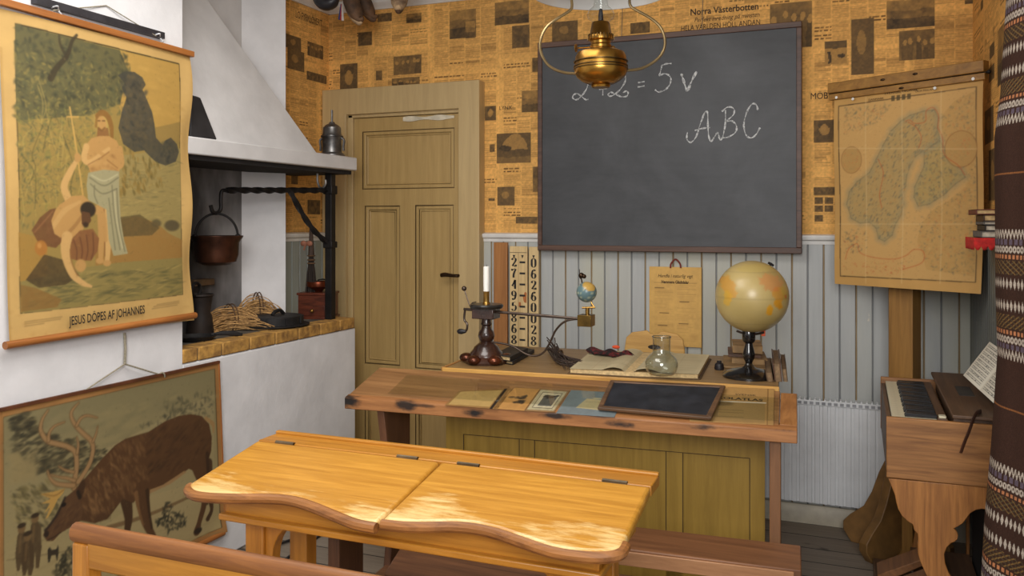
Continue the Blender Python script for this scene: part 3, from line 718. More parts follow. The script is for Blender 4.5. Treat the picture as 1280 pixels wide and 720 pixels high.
# dark cliff and trees
cv.poly([(147, 94), (156, 89), (168, 90), (178, 97), (182, 106), (178, 112), (184, 126), (190, 140), (193, 155), (195, 172), (204, 182), (206, 176), (214, 172), (222, 180), (225, 190), (221, 202), (208, 207), (196, 203), (188, 196), (180, 188), (168, 190), (154, 180), (148, 160), (152, 140), (158, 122), (152, 110), (156, 104)], (66, 64, 56), .95, .25)
cv.dabs([(150, 95), (178, 98), (194, 170), (170, 188), (152, 175)], 90, 5, [(52, 52, 46), (84, 80, 66)], al=.5, asp=.5); cv.dabs([(196, 182), (214, 174), (224, 188), (208, 205)], 50, 4, [(54, 54, 48), (78, 74, 58)], al=.6)
cv.dabs([(155, 185), (200, 205), (205, 235), (150, 245)], 170, 4.5, [(120, 100, 50), (98, 86, 48), (146, 116, 58)], al=.7, asp=.4, ang=1.3)
# banks, boulders, foreground water
cv.poly([(118, 300), (148, 275), (170, 270), (195, 278), (212, 292), (229, 300), (229, 325), (190, 330), (120, 335)], (150, 112, 58), 1, .3); cv.poly([(146, 272), (175, 268), (200, 285), (190, 294), (150, 296)], (92, 78, 48), .9, .3); cv.blob(216, 282, 14, 8, (84, 74, 52), .9, .3); cv.blob(196, 279, 9, 6, (88, 78, 52), .8, .4)
cv.poly([(30, 392), (229, 368), (229, 322), (150, 328), (100, 335), (29, 352)], (138, 122, 70)); cv.dabs([(34, 385), (228, 366), (228, 330), (110, 340), (60, 350)], 260, 10, [(92, 88, 54), (164, 142, 82), (112, 102, 62), (80, 78, 52)], al=.65, asp=.13, ang=-.12)
cv.poly([(24, 290), (60, 300), (60, 345), (27, 352)], (162, 124, 60), .9, .3)
cv.poly([(28, 356), (46, 360), (78, 374), (72, 384), (28.5, 390)], (134, 100, 52), .95, .3)
cv.poly([(34, 350), (56, 318), (84, 326), (100, 345), (82, 356), (50, 360)], (72, 58, 38), .9, .3)
SK = (182, 140, 82); SKs = (138, 98, 56); SKl = (198, 158, 98)
# standing figure with folded arms and pale cloth
cv.blob(128, 153, 15, 17, (206, 172, 92), .75, .9)
cv.stroke([(122, 145), (128, 141), (135, 146), (139, 158), (140, 172)], [6, 7, 7, 6, 4], (134, 96, 48), .95); cv.stroke([(121, 148), (120, 158)], 3, (134, 96, 48), .8)
cv.poly([(122, 160), (135, 160), (137, 174), (121, 174)], SKs); cv.blob(127.5, 154, 6, 9, SK, 1, .25, -.2); cv.stroke([(123, 160), (127, 163), (131, 160)], 2.4, (120, 84, 46), .8); cv.stroke([(122.5, 151), (125, 151)], 1, (84, 60, 36)); cv.stroke([(128, 151), (131, 151)], 1, (84, 60, 36))
cv.poly([(107, 182), (114, 173), (124, 170), (136, 170), (146, 176), (152, 190), (152, 208), (148, 216), (113, 216), (109, 205), (104, 200)], SK)
cv.dabs([(114, 192), (146, 192), (146, 214), (114, 214)], 26, 5, [SKs, SKl], al=.35)
cv.stroke([(108, 183), (105, 198), (112, 203), (128, 192), (136, 186)], [7, 7, 6, 5, 4], SKl); cv.stroke([(150, 186), (152, 205), (144, 207), (132, 196), (124, 190)], [7, 7, 6, 5, 4], SK); cv.stroke([(110, 206), (126, 197), (136, 190)], 1.2, SKs, .8); cv.stroke([(147, 210), (134, 200)], 1.2, SKs, .8)
cv.stroke([(126, 250), (127, 290), (126, 322)], [11, 9, 6], SK); cv.stroke([(136, 250), (136, 290), (134, 326)], [11, 9, 6], SKl); cv.stroke([(130, 262), (131, 320)], 1.6, SKs, .8)
cv.blob(125, 326, 6, 4, SK, 1, .3); cv.blob(134, 329, 6, 4, SK, 1, .3)
CL = (158, 150, 112)
cv.poly([(110, 216), (130, 212), (149, 214), (149, 240), (151, 275), (155, 300), (160, 317), (142, 320), (136, 300), (133, 262), (122, 256), (110, 250), (108, 232)], CL)
for (a, b, c) in [((112, 222), (130, 232), (148, 222)), ((113, 230), (128, 242), (146, 236)), ((140, 232), (143, 270), (150, 312)), ((146, 236), (149, 280), (156, 314)), ((136, 248), (140, 280), (144, 312)), ((118, 232), (118, 244), (122, 254))]: cv.stroke([a, b, c], 1.6, (112, 106, 80), .7)
for (a, b, c) in [((114, 219), (130, 226), (147, 218)), ((143, 240), (146, 275), (153, 310))]: cv.stroke([a, b, c], 1.6, (190, 180, 140), .7)
# staff with a crossbar
cv.stroke([(87.5, 134), (96, 190), (105, 256)], 1.6, (196, 156, 84), sm=False); cv.stroke([(84, 146), (98, 146)], 1.6, (196, 156, 84), sm=False)
# stooping figure
cv.stroke([(92, 262), (84, 246), (80, 232), (88, 214), (95, 202)], [12, 9, 8, 7, 5], SKl); cv.blob(97, 197, 4.5, 6, SK, 1, .25)
cv.poly([(58, 290), (62, 272), (74, 256), (90, 245), (104, 244), (114, 254), (112, 270), (104, 286), (96, 300), (80, 306), (64, 304)], SK); cv.stroke([(66, 284), (80, 264), (100, 252)], [5, 6, 3], SKl, .7); cv.stroke([(76, 300), (92, 284), (104, 268)], 4, SKs, .5)
cv.poly([(40, 288), (50, 272), (62, 262), (70, 260), (64, 276), (68, 292), (80, 300), (70, 310), (50, 306)], (110, 74, 46), 1, .2); cv.stroke([(44, 290), (56, 276), (66, 264)], 1.6, (150, 104, 66), .7)
cv.poly([(88, 300), (100, 288), (116, 286), (124, 298), (122, 314), (114, 326), (98, 326), (84, 322)], (130, 86, 52), 1, .2)
for k in range(4): cv.stroke([(92 + k * 8, 300 - k * 3), (96 + k * 7, 312), (96 + k * 6, 324)], 1.4, (92, 58, 38), .7)
cv.stroke([(118, 262), (126, 266), (130, 280), (132, 300)], [9, 9, 7, 5], SK, .95)
cv.stroke([(84, 296), (82, 310), (84, 326), (92, 344), (104, 354), (114, 358)], [12, 11, 9, 8, 6, 3], SKl); cv.stroke([(88, 312), (90, 328), (97, 344)], 2, SKs, .6)
cv.blob(101, 332, 7.5, 8, SK, 1, .25)
cv.blob(110, 262, 10.5, 9.5, (56, 46, 34), 1, .2); cv.poly([(102, 264), (112, 266), (114, 276), (108, 284), (102, 280)], (96, 66, 42)); cv.blob(107, 281, 4.5, 4, (60, 46, 32), .9)
cv.blob(52, 310, 7.5, 9, (166, 112, 52), 1, .25); cv.blob(50, 307, 3, 4, (196, 144, 78), .7)
cv.dabs(IN, 700, 1.6, [(60, 54, 36), (186, 156, 92), (110, 98, 58)], al=.22, asp=.5)
# caption lines and wear
for (x0, x1, y) in ((33, 78, 401.5), (33, 76, 404), (33, 56, 407), (190, 222, 385), (192, 224, 382.3), (196, 224, 379.8)): cv.stroke([(x0, y + 1), (x1, y - (x1 - x0) * .12)], .8, (92, 74, 44), .5, sm=False)
cv.stroke([(4, 60), (15, 428)], 3, (166, 128, 70), .4, sm=False)
for q in range(40): cv.blob(random.choice((random.uniform(3, 18), random.uniform(228, 240), random.uniform(20, 230))), random.uniform(380, 425), random.uniform(2, 8), random.uniform(1, 4), (168, 130, 72), .25, .9)
cv.blur(1)
curl = lambda U, V: .006 * np.sin(V * 9) * (U - .5) - .008 * (np.abs(U - .5) * 2) ** 4 + .012 * np.exp(-((U - 1) / .05) ** 2) * np.sin(V * 14)
pic('printed_sheet', cv, lambda U, V: fn(U, V, curl), M_print, poster)
MB().tube([(XP + .002, yl0, t0.z - .002), (XP + .002, t1.y, t1.z - .004)], .016, 4, cap=True).build('top_rod', M_rod, poster, bevel=.002)
b0 = at(5, 432, X=XP); b1 = at(243, 394, X=XP)
MB().tube([(XP + .004, b0.y, b0.z), (XP + .004, b1.y, b1.z)], .0125, 16).build('bottom_rod', M_rod, poster)
c0 = at(143, 398.5, X=XP); dv = (at(200, 387, X=XP) - at(90, 405, X=XP))
text('JESUS DÖPES AF JOHANNES', .042, frame3((XP + .0125, at(133, 394, X=XP).y, at(133, 394, X=XP).z), (0, dv.y, dv.z), (0, 0, 1)), mat('print_black', (44, 36, 26), .8), 'printed_title', poster, .62, offset=.0006)
k1 = at(66, 13, X=XP); kp_ = at(133, 7, X=-2.446); k2 = at(195, 45, X=XP)
MB().tube([k1, kp_, k2], .0022, 6).build('hanging_cord', M_twine, poster)
# dark rail behind the poster's top
r0 = at(42, 2, X=-2.437); r1 = at(203, 47, X=-2.437); ra = thing('wall_rail', 'dark grey metal rail fixed to the wall behind the poster top', 'rail', ((r0 + r1) / 2))
MB().tube([r0 + Vector((0, 0, .006)), r1 + Vector((0, 0, .006))], .017, 4).build('bar', mat('dark_grey_metal', (64, 62, 66), .45, .5), ra)
for (px, py) in ((68, 12), (196, 46)):
    p = at(px, py, X=-2.43); MB().tube(spline([p + Vector((.0, -.012, .004)), p + Vector((.014, 0, .01)), p + Vector((.0, .016, .0)), p + Vector((.012, .02, -.016))], 5), .003, 6).build('hook', mat('clear_nylon', (190, 192, 196), .2), ra)
# ---- reindeer print
rw, rh = 340, 250; XQ = -2.432
TR = at(272.5, 453, X=XQ); BR = at(280.5, 664, X=XQ); TL = Vector((XQ, 1.80, TR.z)); BL = Vector((XQ, 1.80, BR.z + .004))
mp, fn = quadpic([TL, TR, BR, BL], XQ, rw, rh)
rein = thing('reindeer_print', 'large print of a grazing reindeer in snow, hanging below the river poster', 'poster', (XQ, 2.3, BR.z))
cv = Canvas(rw, rh, (158, 114, 66), mp); cv.k = 1.24
C = lambda pts: [(x / 3.0, y / 3.0 + 480) for (x, y) in pts]
cv.mottle(.08, 30)
zin = .022
iTL, iTR, iBR, iBL = [(-30, 519)] + [(267.5, 461), (275, 656), (-30, 780)]
INR = [(8, 518.5), (268, 461), (274, 657), (8, 735)]
INW = [tuple(mp(*p)) for p in INR]
def raw(fnc, *a, **k):
    m_ = cv.mp; cv.mp = None; fnc(*a, **k); cv.mp = m_
ix0, iy0, ix1, iy1 = 11 * 1.0 + 3, 8, rw - 9, rh - 10
raw(cv.poly, [(ix0, iy0), (ix1, iy0), (ix1, iy1), (ix0, iy1)], (60, 50, 32)); raw(cv.poly, [(ix0 + 1, iy0 + 1), (ix1 - 1, iy0 + 1), (ix1 - 1, iy1 - 1), (ix0 + 1, iy1 - 1)], (118, 106, 68))
# sky to snow
for i in range(40):
    y = iy0 + 1 + i * (iy1 - iy0 - 2) / 40; t = i / 39; c = np.array((126, 116, 82)) * (1 - t) + np.array((160, 142, 98)) * t
    raw(cv.rect, ix0 + 1, y, ix1 - 1, y + (iy1 - iy0) / 40 + 1, c)
cv.dabs(C([(36, 120), (800, 20), (800, 120), (400, 240), (36, 250)]), 120, 16, [(138, 126, 88), (114, 106, 76), (148, 134, 92)], al=.4, asp=.25, ang=-.15)
cv.poly(C([(380, 250), (560, 160), (700, 80), (800, 40), (800, 480), (520, 520), (380, 420)]), (152, 138, 98), .6)
cv.dabs(C([(520, 160), (760, 50), (800, 80), (600, 150)]), 60, 4, [(74, 70, 54)], al=.5, asp=.4); cv.dabs(C([(600, 70), (800, 20), (800, 130), (640, 120)]), 90, 4, [(70, 68, 52), (90, 84, 60)], al=.5, asp=.5)
DT = [(54, 50, 36), (66, 60, 42), (80, 72, 50), (46, 44, 34)]
cv.dabs(C([(40, 130), (110, 100), (150, 180), (330, 220), (400, 250), (400, 300), (330, 330), (200, 340), (60, 330)]), 420, 5, DT, al=.75, asp=.4, ang=-.1)
cv.dabs(C([(60, 200), (380, 250), (340, 320), (60, 320)]), 70, 5, [(140, 126, 88), (120, 110, 76)], al=.6, asp=.18, ang=-.3)
cv.dabs(C([(40, 270), (130, 260), (130, 340), (40, 380)]), 50, 8, [(140, 124, 84)], al=.6); cv.dabs(C([(40, 400), (200, 360), (240, 420), (200, 560), (60, 520)]), 280, 4.5, [(86, 78, 50), (150, 134, 88), (112, 100, 62), (66, 60, 42)], al=.7, asp=.3, ang=.8)
cv.poly(C([(560, 420), (800, 350), (800, 540), (700, 600), (420, 620), (340, 560)]), (158, 140, 98), .8); cv.stroke(C([(400, 540), (560, 490), (740, 410)]), [5, 4, 3], (100, 74, 46), .7)
cv.dabs(C([(40, 560), (500, 560), (800, 520), (800, 580), (420, 720), (40, 720)]), 160, 9, [(166, 148, 102), (140, 124, 84), (152, 134, 90)], al=.5, asp=.2, ang=-.1)
cv.dabs(C([(585, 520), (630, 440), (660, 480), (705, 500), (690, 530), (640, 560)]), 110, 4, [(46, 44, 34), (62, 58, 42)], al=.8, asp=.4); cv.dabs(C([(200, 690), (260, 600), (320, 640), (330, 720), (190, 720)]), 130, 4.4, [(44, 42, 32), (60, 56, 40)], al=.8, asp=.4); cv.dabs(C([(420, 650), (470, 590), (480, 650), (440, 710)]), 20, 4, [(70, 56, 38)], al=.6)
# small people and dog
PB = (74, 58, 38); PBl = (112, 88, 56)
for (x, y0, y1) in ((78, 530, 700), (128, 492, 690), (100, 560, 718)):
    cv.poly(C([(x - 16, y0 + 40), (x - 8, y0 + 22), (x + 10, y0 + 22), (x + 22, y0 + 44), (x + 24, y0 + 120), (x + 14, y1), (x + 2, y1), (x, y0 + 130), (x - 8, y1), (x - 18, y1), (x - 24, y0 + 110)]), PB, .95, .2); cv.blob(x / 3, (y0 + 12) / 3 + 480, 4.2, 4.8, PBl, 1, .3); cv.blob(x / 3, (y0) / 3 + 480, 4.8, 2.6, (56, 44, 30), 1, .3); cv.stroke(C([(x - 4, y0 + 40), (x - 8, y0 + 100)]), 2, PBl, .6)
cv.poly(C([(174, 622), (182, 610), (190, 622), (208, 618), (214, 600), (216, 630), (210, 665), (204, 640), (188, 642), (182, 668), (176, 668)]), (50, 44, 34))
# the animal
B1 = (84, 58, 36); B2 = (60, 42, 28); B3 = (116, 84, 52)
def leg(pts, w, c): cv.stroke(C(pts), [x / 3 for x in w], c)
leg([(470, 420), (482, 500), (476, 560), (480, 610)], [44, 30, 22, 18], (70, 50, 32)); leg([(778, 300), (786, 420), (792, 470), (778, 505)], [40, 22, 14, 18], (72, 52, 34))
cv.poly(C([(470, 205), (520, 190), (560, 178), (620, 140), (670, 120), (715, 113), (755, 120), (782, 150), (792, 200), (790, 250), (776, 300), (762, 345), (735, 330), (708, 318), (668, 345), (610, 380), (560, 398), (520, 420), (500, 446), (460, 430), (430, 470), (400, 506), (350, 522), (300, 512), (262, 535), (220, 560), (195, 588), (172, 588), (157, 566), (166, 545), (200, 500), (236, 430), (270, 402), (296, 375), (340, 325), (390, 270), (430, 230)]), B1)
cv.dabs(C([(560, 185), (700, 118), (785, 160), (780, 280), (640, 340), (560, 350)]), 170, 6, [B2, (70, 48, 30), (92, 64, 38)], al=.5, asp=.35, ang=-.5)
cv.dabs(C([(440, 235), (540, 195), (560, 400), (470, 430), (430, 380)]), 120, 6, [B3, (100, 72, 44), (126, 92, 58)], al=.5, asp=.35, ang=1.2)
cv.dabs(C([(300, 390), (440, 240), (450, 420), (400, 500), (320, 515)]), 190, 5, [B3, (128, 94, 58), (92, 66, 40), (138, 104, 66)], al=.5, asp=.3, ang=1.1)
for k in range(16):
    x = 310 + k * 7; cv.stroke(C([(x, 470 + 20 * math.sin(k * .2)), (x - 4, 520 - abs(k - 7) * 2)]), 1.0, (66, 48, 32), .5)
cv.poly(C([(560, 398), (612, 378), (690, 326), (700, 330), (640, 375), (560, 412)]), (150, 116, 76), .9)
leg([(535, 395), (540, 470), (548, 520), (575, 572)], [58, 40, 28, 22], B1); leg([(552, 400), (560, 480), (570, 540)], [14, 10, 8], (62, 44, 28)); leg([(510, 410), (520, 470), (538, 530)], [16, 10, 6], B3)
leg([(745, 300), (766, 390), (764, 450), (746, 520), (738, 552)], [66, 34, 24, 20, 30], B1); leg([(775, 260), (780, 380), (776, 450)], [14, 10, 6], B2)
cv.blob(742 / 3, 550 / 3 + 480, 6.5, 4, (48, 38, 28), 1, .3); cv.stroke(C([(770, 128), (796, 150), (798, 180)]), [4, 5, 2], (150, 118, 74))
cv.poly(C([(236, 430), (268, 404), (292, 420), (310, 470), (300, 510), (262, 534), (220, 560), (196, 587), (172, 588), (158, 567), (168, 542), (204, 500)]), (88, 62, 40)); cv.dabs(C([(236, 440), (290, 430), (300, 500), (220, 550), (180, 570)]), 60, 4, [(108, 78, 50), (72, 50, 34)], al=.5, asp=.4, ang=-.7)
cv.stroke(C([(240, 425), (212, 485), (182, 530), (166, 548)]), 2.6, (44, 36, 30), .8); cv.blob(235 / 3, 452 / 3 + 480, 3, 2.4, (28, 22, 18), 1, .3); cv.blob(170 / 3, 562 / 3 + 480, 3, 3.6, (44, 34, 28), 1, .4); cv.stroke(C([(176, 584), (200, 572), (222, 556)]), 1.2, (40, 30, 24), .7)
cv.blob(302 / 3, 392 / 3 + 480, 4.5, 10.5, (66, 46, 30), 1, .3, .25); cv.stroke(C([(288, 404), (296, 425)]), 3.5, (34, 28, 22), .8)
AN = (150, 118, 78); AL = (176, 138, 86)
for pts, w in [([(274, 388), (280, 340), (284, 300), (278, 255), (250, 235), (215, 225), (178, 215), (156, 190), (148, 165), (156, 130), (176, 98)], [15, 14, 13, 13, 12, 9, 5]), ([(178, 212), (180, 185), (200, 158), (238, 142)], [9, 7, 4]), ([(286, 258), (290, 225), (284, 198)], [9, 6, 3]),
               ([(290, 366), (318, 325), (338, 285), (346, 240), (338, 212), (312, 188), (284, 160), (266, 130), (264, 105), (280, 82), (292, 70)], [14, 13, 13, 12, 10, 8, 4]), ([(284, 155), (300, 128), (325, 118), (362, 126)], [9, 7, 4]), ([(346, 215), (358, 185), (364, 158)], [8, 6, 3]),
               ([(272, 380), (240, 378), (206, 372), (184, 352), (174, 325)], [13, 10, 4]), ([(276, 362), (244, 352), (226, 350), (184, 340)], [9, 7, 3]), ([(272, 330), (240, 322), (216, 308)], [8, 6, 3])]:
    cv.stroke(C(pts), [x / 3 * 1.1 + .6 for x in w], (78, 56, 34), .9); cv.stroke(C(pts), [x / 3 for x in w], AN)
cv.poly(C([(240, 392), (232, 410), (212, 432), (198, 462), (176, 500), (166, 506), (184, 462), (160, 486), (184, 446), (150, 448), (186, 430), (146, 412), (190, 404)]), (178, 140, 74)); cv.stroke(C([(236, 396), (200, 418), (160, 412)]), 1.2, (120, 88, 46), .7)
cv.stroke([(8, 700), (120, 683)], 1, (70, 56, 36), .4)
cv.dabs([(0, 520), (270, 462), (275, 655), (0, 730)], 500, 1.5, [(50, 42, 30), (160, 140, 96)], al=.2, asp=.5)
raw(cv.rect, ix0 - 2, 2, ix0 - 1, rh - 2, (120, 84, 44), .5)
cv.blur(1)
curl2 = lambda U, V: .002 + .012 * np.exp(-((1 - U) ** 2 + (1 - V) ** 2) / .004) + .003 * np.sin(U * 7)
pic('printed_sheet', cv, lambda U, V: fn(U, V, curl2), M_print, rein)
MB().tube([TL + Vector((.004, 0, .002)), TR + Vector((.004, .002, .002))], .0075, 4).build('top_strip', mat('dark_edge_strip', (92, 52, 30), .5), rein)
MB().tube([BL + Vector((.006, 0, -.004)), BR + Vector((.006, -.012, -.002))], .011, 12).build('bottom_rod', M_rod, rein)
MB().tube([TR + Vector((.004, 0, 0)), BR + Vector((.004, 0, .01))], .004, 4).build('side_strip', mat('orange_edge_tape', (160, 100, 50), .6), rein)
n0 = at(155.5, 416, X=-2.445); n1 = at(156, 455, X=-2.438); e0 = at(105, 489, X=XQ + .004); e1 = at(199, 468, X=XQ + .004)
MB().tube([n0, n0.lerp(n1, .5) + Vector((.002, .002, 0)), n1], .0045, 8).tube([n1, e0], .0028, 6).tube([n1, e1], .0028, 6).build('hanging_cord', M_twine, rein)
MB().tube(spline([e1, e1 + Vector((.006, .008, .006)), e1 + Vector((.008, .018, -.002)), e1 + Vector((.004, .024, -.014))], 5), .003, 6).build('cord_knot', M_twine, rein)
# ================================================================== things on the hearth
def hearth(px, py, z=HZ - .004): return at(px, py, Z=z)
zh = HZ - .004
# straw brush bundle
M_straw = mat('dry_straw', (184, 144, 90), .8, var=.35, scale=60, c2=(122, 90, 54))
def straw(name, label, c, L, wd, ang, n, hgt, group=None):
    t = thing(name, label, 'brush', (c[0], c[1], zh), 0, group); mb = MB(); ca, sa = math.cos(ang), math.sin(ang)
    for i in range(n):
        a = random.gauss(0, .33); off = random.uniform(-1, 1); z0 = random.uniform(.006, hgt)
        P = []
        for k in range(7):
            s = (k / 6 - .5) * L * random.uniform(.9, 1.05); spread = (.35 + abs(k / 6 - .35) * 1.2) * wd * off
            lx, ly = s, spread + a * .02 * k; P.append((c[0] + lx * ca - ly * sa, c[1] + lx * sa + ly * ca, zh + max(.004, z0 * (1 - .5 * (abs(k / 6 - .45) * 2) ** 2) * (1 - .5 * abs(off)) + .008 * math.sin(k + i))))
        mb.tube(spline(P, 2), .0022, 4)
    mb.build('bristles', M_straw, t, smooth=0)
    b0 = Vector((c[0], c[1], zh + hgt * .5)); mb = MB()
    for d in (-.012, .004): mb.tube([b0 + Vector((ca * d - sa * wd * .62 * math.cos(t_), sa * d + ca * wd * .62 * math.cos(t_), hgt * .56 * math.sin(t_))) for t_ in np.linspace(0, 2 * PI, 20, endpoint=False)], .003, 5, close=True)
    mb.build('binding', mat('brown_cord', (92, 66, 42), .9), t)
    return t
p = Vector((-2.715, 3.21, zh)); straw('straw_brush', 'flattened straw brush spread on the hearth beneath the pot', p, .27, .1, 1.15, 150, .115, 'straw brushes on the hearth')
p = Vector((-2.735, 3.43, zh)); straw('straw_brush', 'bushy straw brush lying just left of the coffee grinder', p, .22, .065, 1.15, 130, .15, 'straw brushes on the hearth')
# covered iron pan
p = Vector((-2.605, 3.385, zh)); s_ = ((-p.x * SN + p.y * CS)) / F
pan = thing('waffle_pan', 'black lidded iron pan lying flat on the hearth front', 'pan', (p.x, p.y, zh))
M_iron2 = mat('black_cast_iron', (34, 32, 32), .6, .4, var=.35, scale=20, bump=.3)
MB().lathe([(0, zh), (34 * s_, zh + .002), (43 * s_, zh + .012), (43 * s_, zh + .016), (36 * s_, zh + .016), (0, zh + .014)], (p.x, p.y, 0), 40).build('pan_body', M_iron2, pan)
MB().lathe([(35 * s_, zh + .016), (35 * s_, zh + .05), (34 * s_, zh + .055), (30 * s_, zh + .057), (22 * s_, zh + .056), (0, zh + .06)], (p.x, p.y, 0), 24).build('lid', M_iron2, pan)
for k in range(9):
    an = k * .7; MB().bx(-.004, .004, 33 * s_, 36.5 * s_, zh + .02, zh + .052, Matrix.Translation((p.x, p.y, 0)) @ Matrix.Rotation(an, 4, 'Z')).build('lid_rib', M_iron2, pan)
MB().tube(spline([(p.x + .01, p.y - .03, zh + .058), (p.x + .012, p.y - .01, zh + .075), (p.x + .014, p.y + .025, zh + .078), (p.x + .016, p.y + .05, zh + .06)], 5), .009, 8).build('lid_handle', M_iron2, pan)
# long handled pan, left
p = hearth(246, 426)
sk = thing('long_handled_pan', 'small black skillet with long handle at the left end of the hearth', 'pan', (p.x, p.y, zh)); s_ = ((-p.x * SN + p.y * CS)) / F
MB().lathe([(0, zh), (18 * s_, zh), (23 * s_, zh + .022), (24 * s_, zh + .022), (19 * s_, zh + .006), (0, zh + .005)], (p.x, p.y, 0), 32).build('pan_body', M_iron2, sk)
q = hearth(303, 421); MB().tube(spline([(p.x + .02, p.y + .065, zh + .02), ((p.x + q.x) / 2 + .01, (p.y + q.y) / 2 + .03, zh + .022), (q.x, q.y, zh + .01)], 6), lerpw([.006, .009, .012, .006], 13), 8, sq=.5).build('handle', M_iron2, sk)
p = hearth(250, 418)
ct = thing('iron_jug', 'dark iron jug with ring handle standing in the left corner of the hearth', 'jug', (p.x, p.y, zh)); c = (p.x, p.y, 0)
M_jug = mat('rusty_iron', (52, 42, 36), .6, .4, c2=(26, 23, 22), scale=10)
MB().lathe([(0, zh), (.058, zh), (.06, zh + .01), (.052, zh + .08), (.045, zh + .1), (.055, zh + .17), (.062, zh + .175), (.058, zh + .182), (.05, zh + .17), (0, zh + .12)], c, 28).build('jug_body', M_jug, ct)
MB().tube([(c[0] + .02 + .0 * t_, c[1] - .045 + .026 * math.cos(t_), zh + .205 + .03 * math.sin(t_)) for t_ in np.linspace(0, 2 * PI, 20, endpoint=False)], .007, 8, close=True).build('ring_handle', M_iron, ct)

# grinder
p = hearth(398, 397); s_ = ((-p.x * SN + p.y * CS)) / F
gr = thing('coffee_grinder', 'reddish wooden box coffee grinder at the right end of the hearth', 'grinder', (p.x, p.y, zh), .25)
M_red = wood('red_mahogany', (66, 26, 14), (112, 52, 30), 'x', .35, 50, coat if False else None) if False else wood('red_mahogany', (62, 26, 16), (108, 52, 32), 'x', .35, 50)
g = Matrix.Identity(4); w2 = 19 * s_
for k_, z0_, z1_ in ((.008, 0, .012), (.006, .125, .137)): MB().bx(-w2 - k_, w2 + k_, -w2 - k_, w2 + k_, z0_, z1_).build('rim', M_red, gr, bevel=.002, local=True)
MB().bx(-w2, w2, -w2, w2, .012, .125).build('box', M_red, gr, bevel=.002, local=True)
d = MB().bx(-w2 * .8, w2 * .8, -w2 - .004, -w2 + .002, .02, .07).build('drawer', M_red, gr, bevel=.001, local=True)
MB().ball((0, -w2 - .012, .045), .01, 12, 8).build('knob', mat('small_brass', (160, 120, 60), .3, .9), d, local=True)
MB().lathe([(.02, .137), (.03, .15), (.058, .165), (.062, .185), (.06, .192), (.052, .185), (.03, .16), (0, .155)], (0, 0, 0), 28).build('copper_bowl', mat('worn_copper', (128, 62, 36), .35, .8, c2=(74, 38, 26)), gr, local=True)
MB().tube([(0, 0, .155), (0, 0, .2), (.03, -.02, .205), (.075, -.03, .2)], .004, 6).build('crank', M_iron, gr, local=True)
# twig whisk hanging from the crane brace
p = at(389, 296, Y=3.78)
wh = thing('twig_whisk', 'dark bundled twig whisk standing behind the coffee grinder', 'whisk', (p.x, p.y, HZ))
zt_ = at(388, 293, Y=3.78).z; zm = at(388, 322, Y=3.78).z; zb_ = HZ + .1
mb = MB()
for i in range(60):
    a = random.uniform(0, 2 * PI); r = random.uniform(0, 1) ** .5
    f = lambda rad: (p.x + math.cos(a) * rad * r, p.y + math.sin(a) * rad * r)
    mb.tube([f(.008) + (zm + .015,), f(.02) + (zm - .08,), f(.04) + (HZ + .02,)], .003, 4)
mb.build('twigs', mat('dark_twigs', (46, 36, 30), .8), wh, smooth=0)
MB().tube([(p.x, p.y, zm + .012), (p.x, p.y, (zt_ + zm) / 2), (p.x, p.y, zt_ + .03)], [.016, .013, .01], 10).build('handle', mat('dark_twig_handle', (64, 46, 34), .7), wh)
mb = MB()
for z in (zm + .01, zm - .012, zm - .03): mb.tube([(p.x + math.cos(t) * .018, p.y + math.sin(t) * .018, z) for t in np.linspace(0, 2 * PI, 16, endpoint=False)], .004, 6, close=True)
mb.build('binding', mat('brown_cord', (92, 66, 42), .9), wh)
bw = MB()
for sg in (-1, 1): bw.ball((p.x + sg * .018 - .02, p.y - .014, zm + .075), (.02, .01, .015), 10, 8)
bw.tube(spline([(p.x - .018, p.y - .016, zm + .07), (p.x - .03, p.y - .016, zm + .055), (p.x - .034, p.y - .016, zm + .04)], 4), .005, 6)
bw.build('ribbon_bow', mat('dull_pink_ribbon', (150, 98, 76), .8), wh)
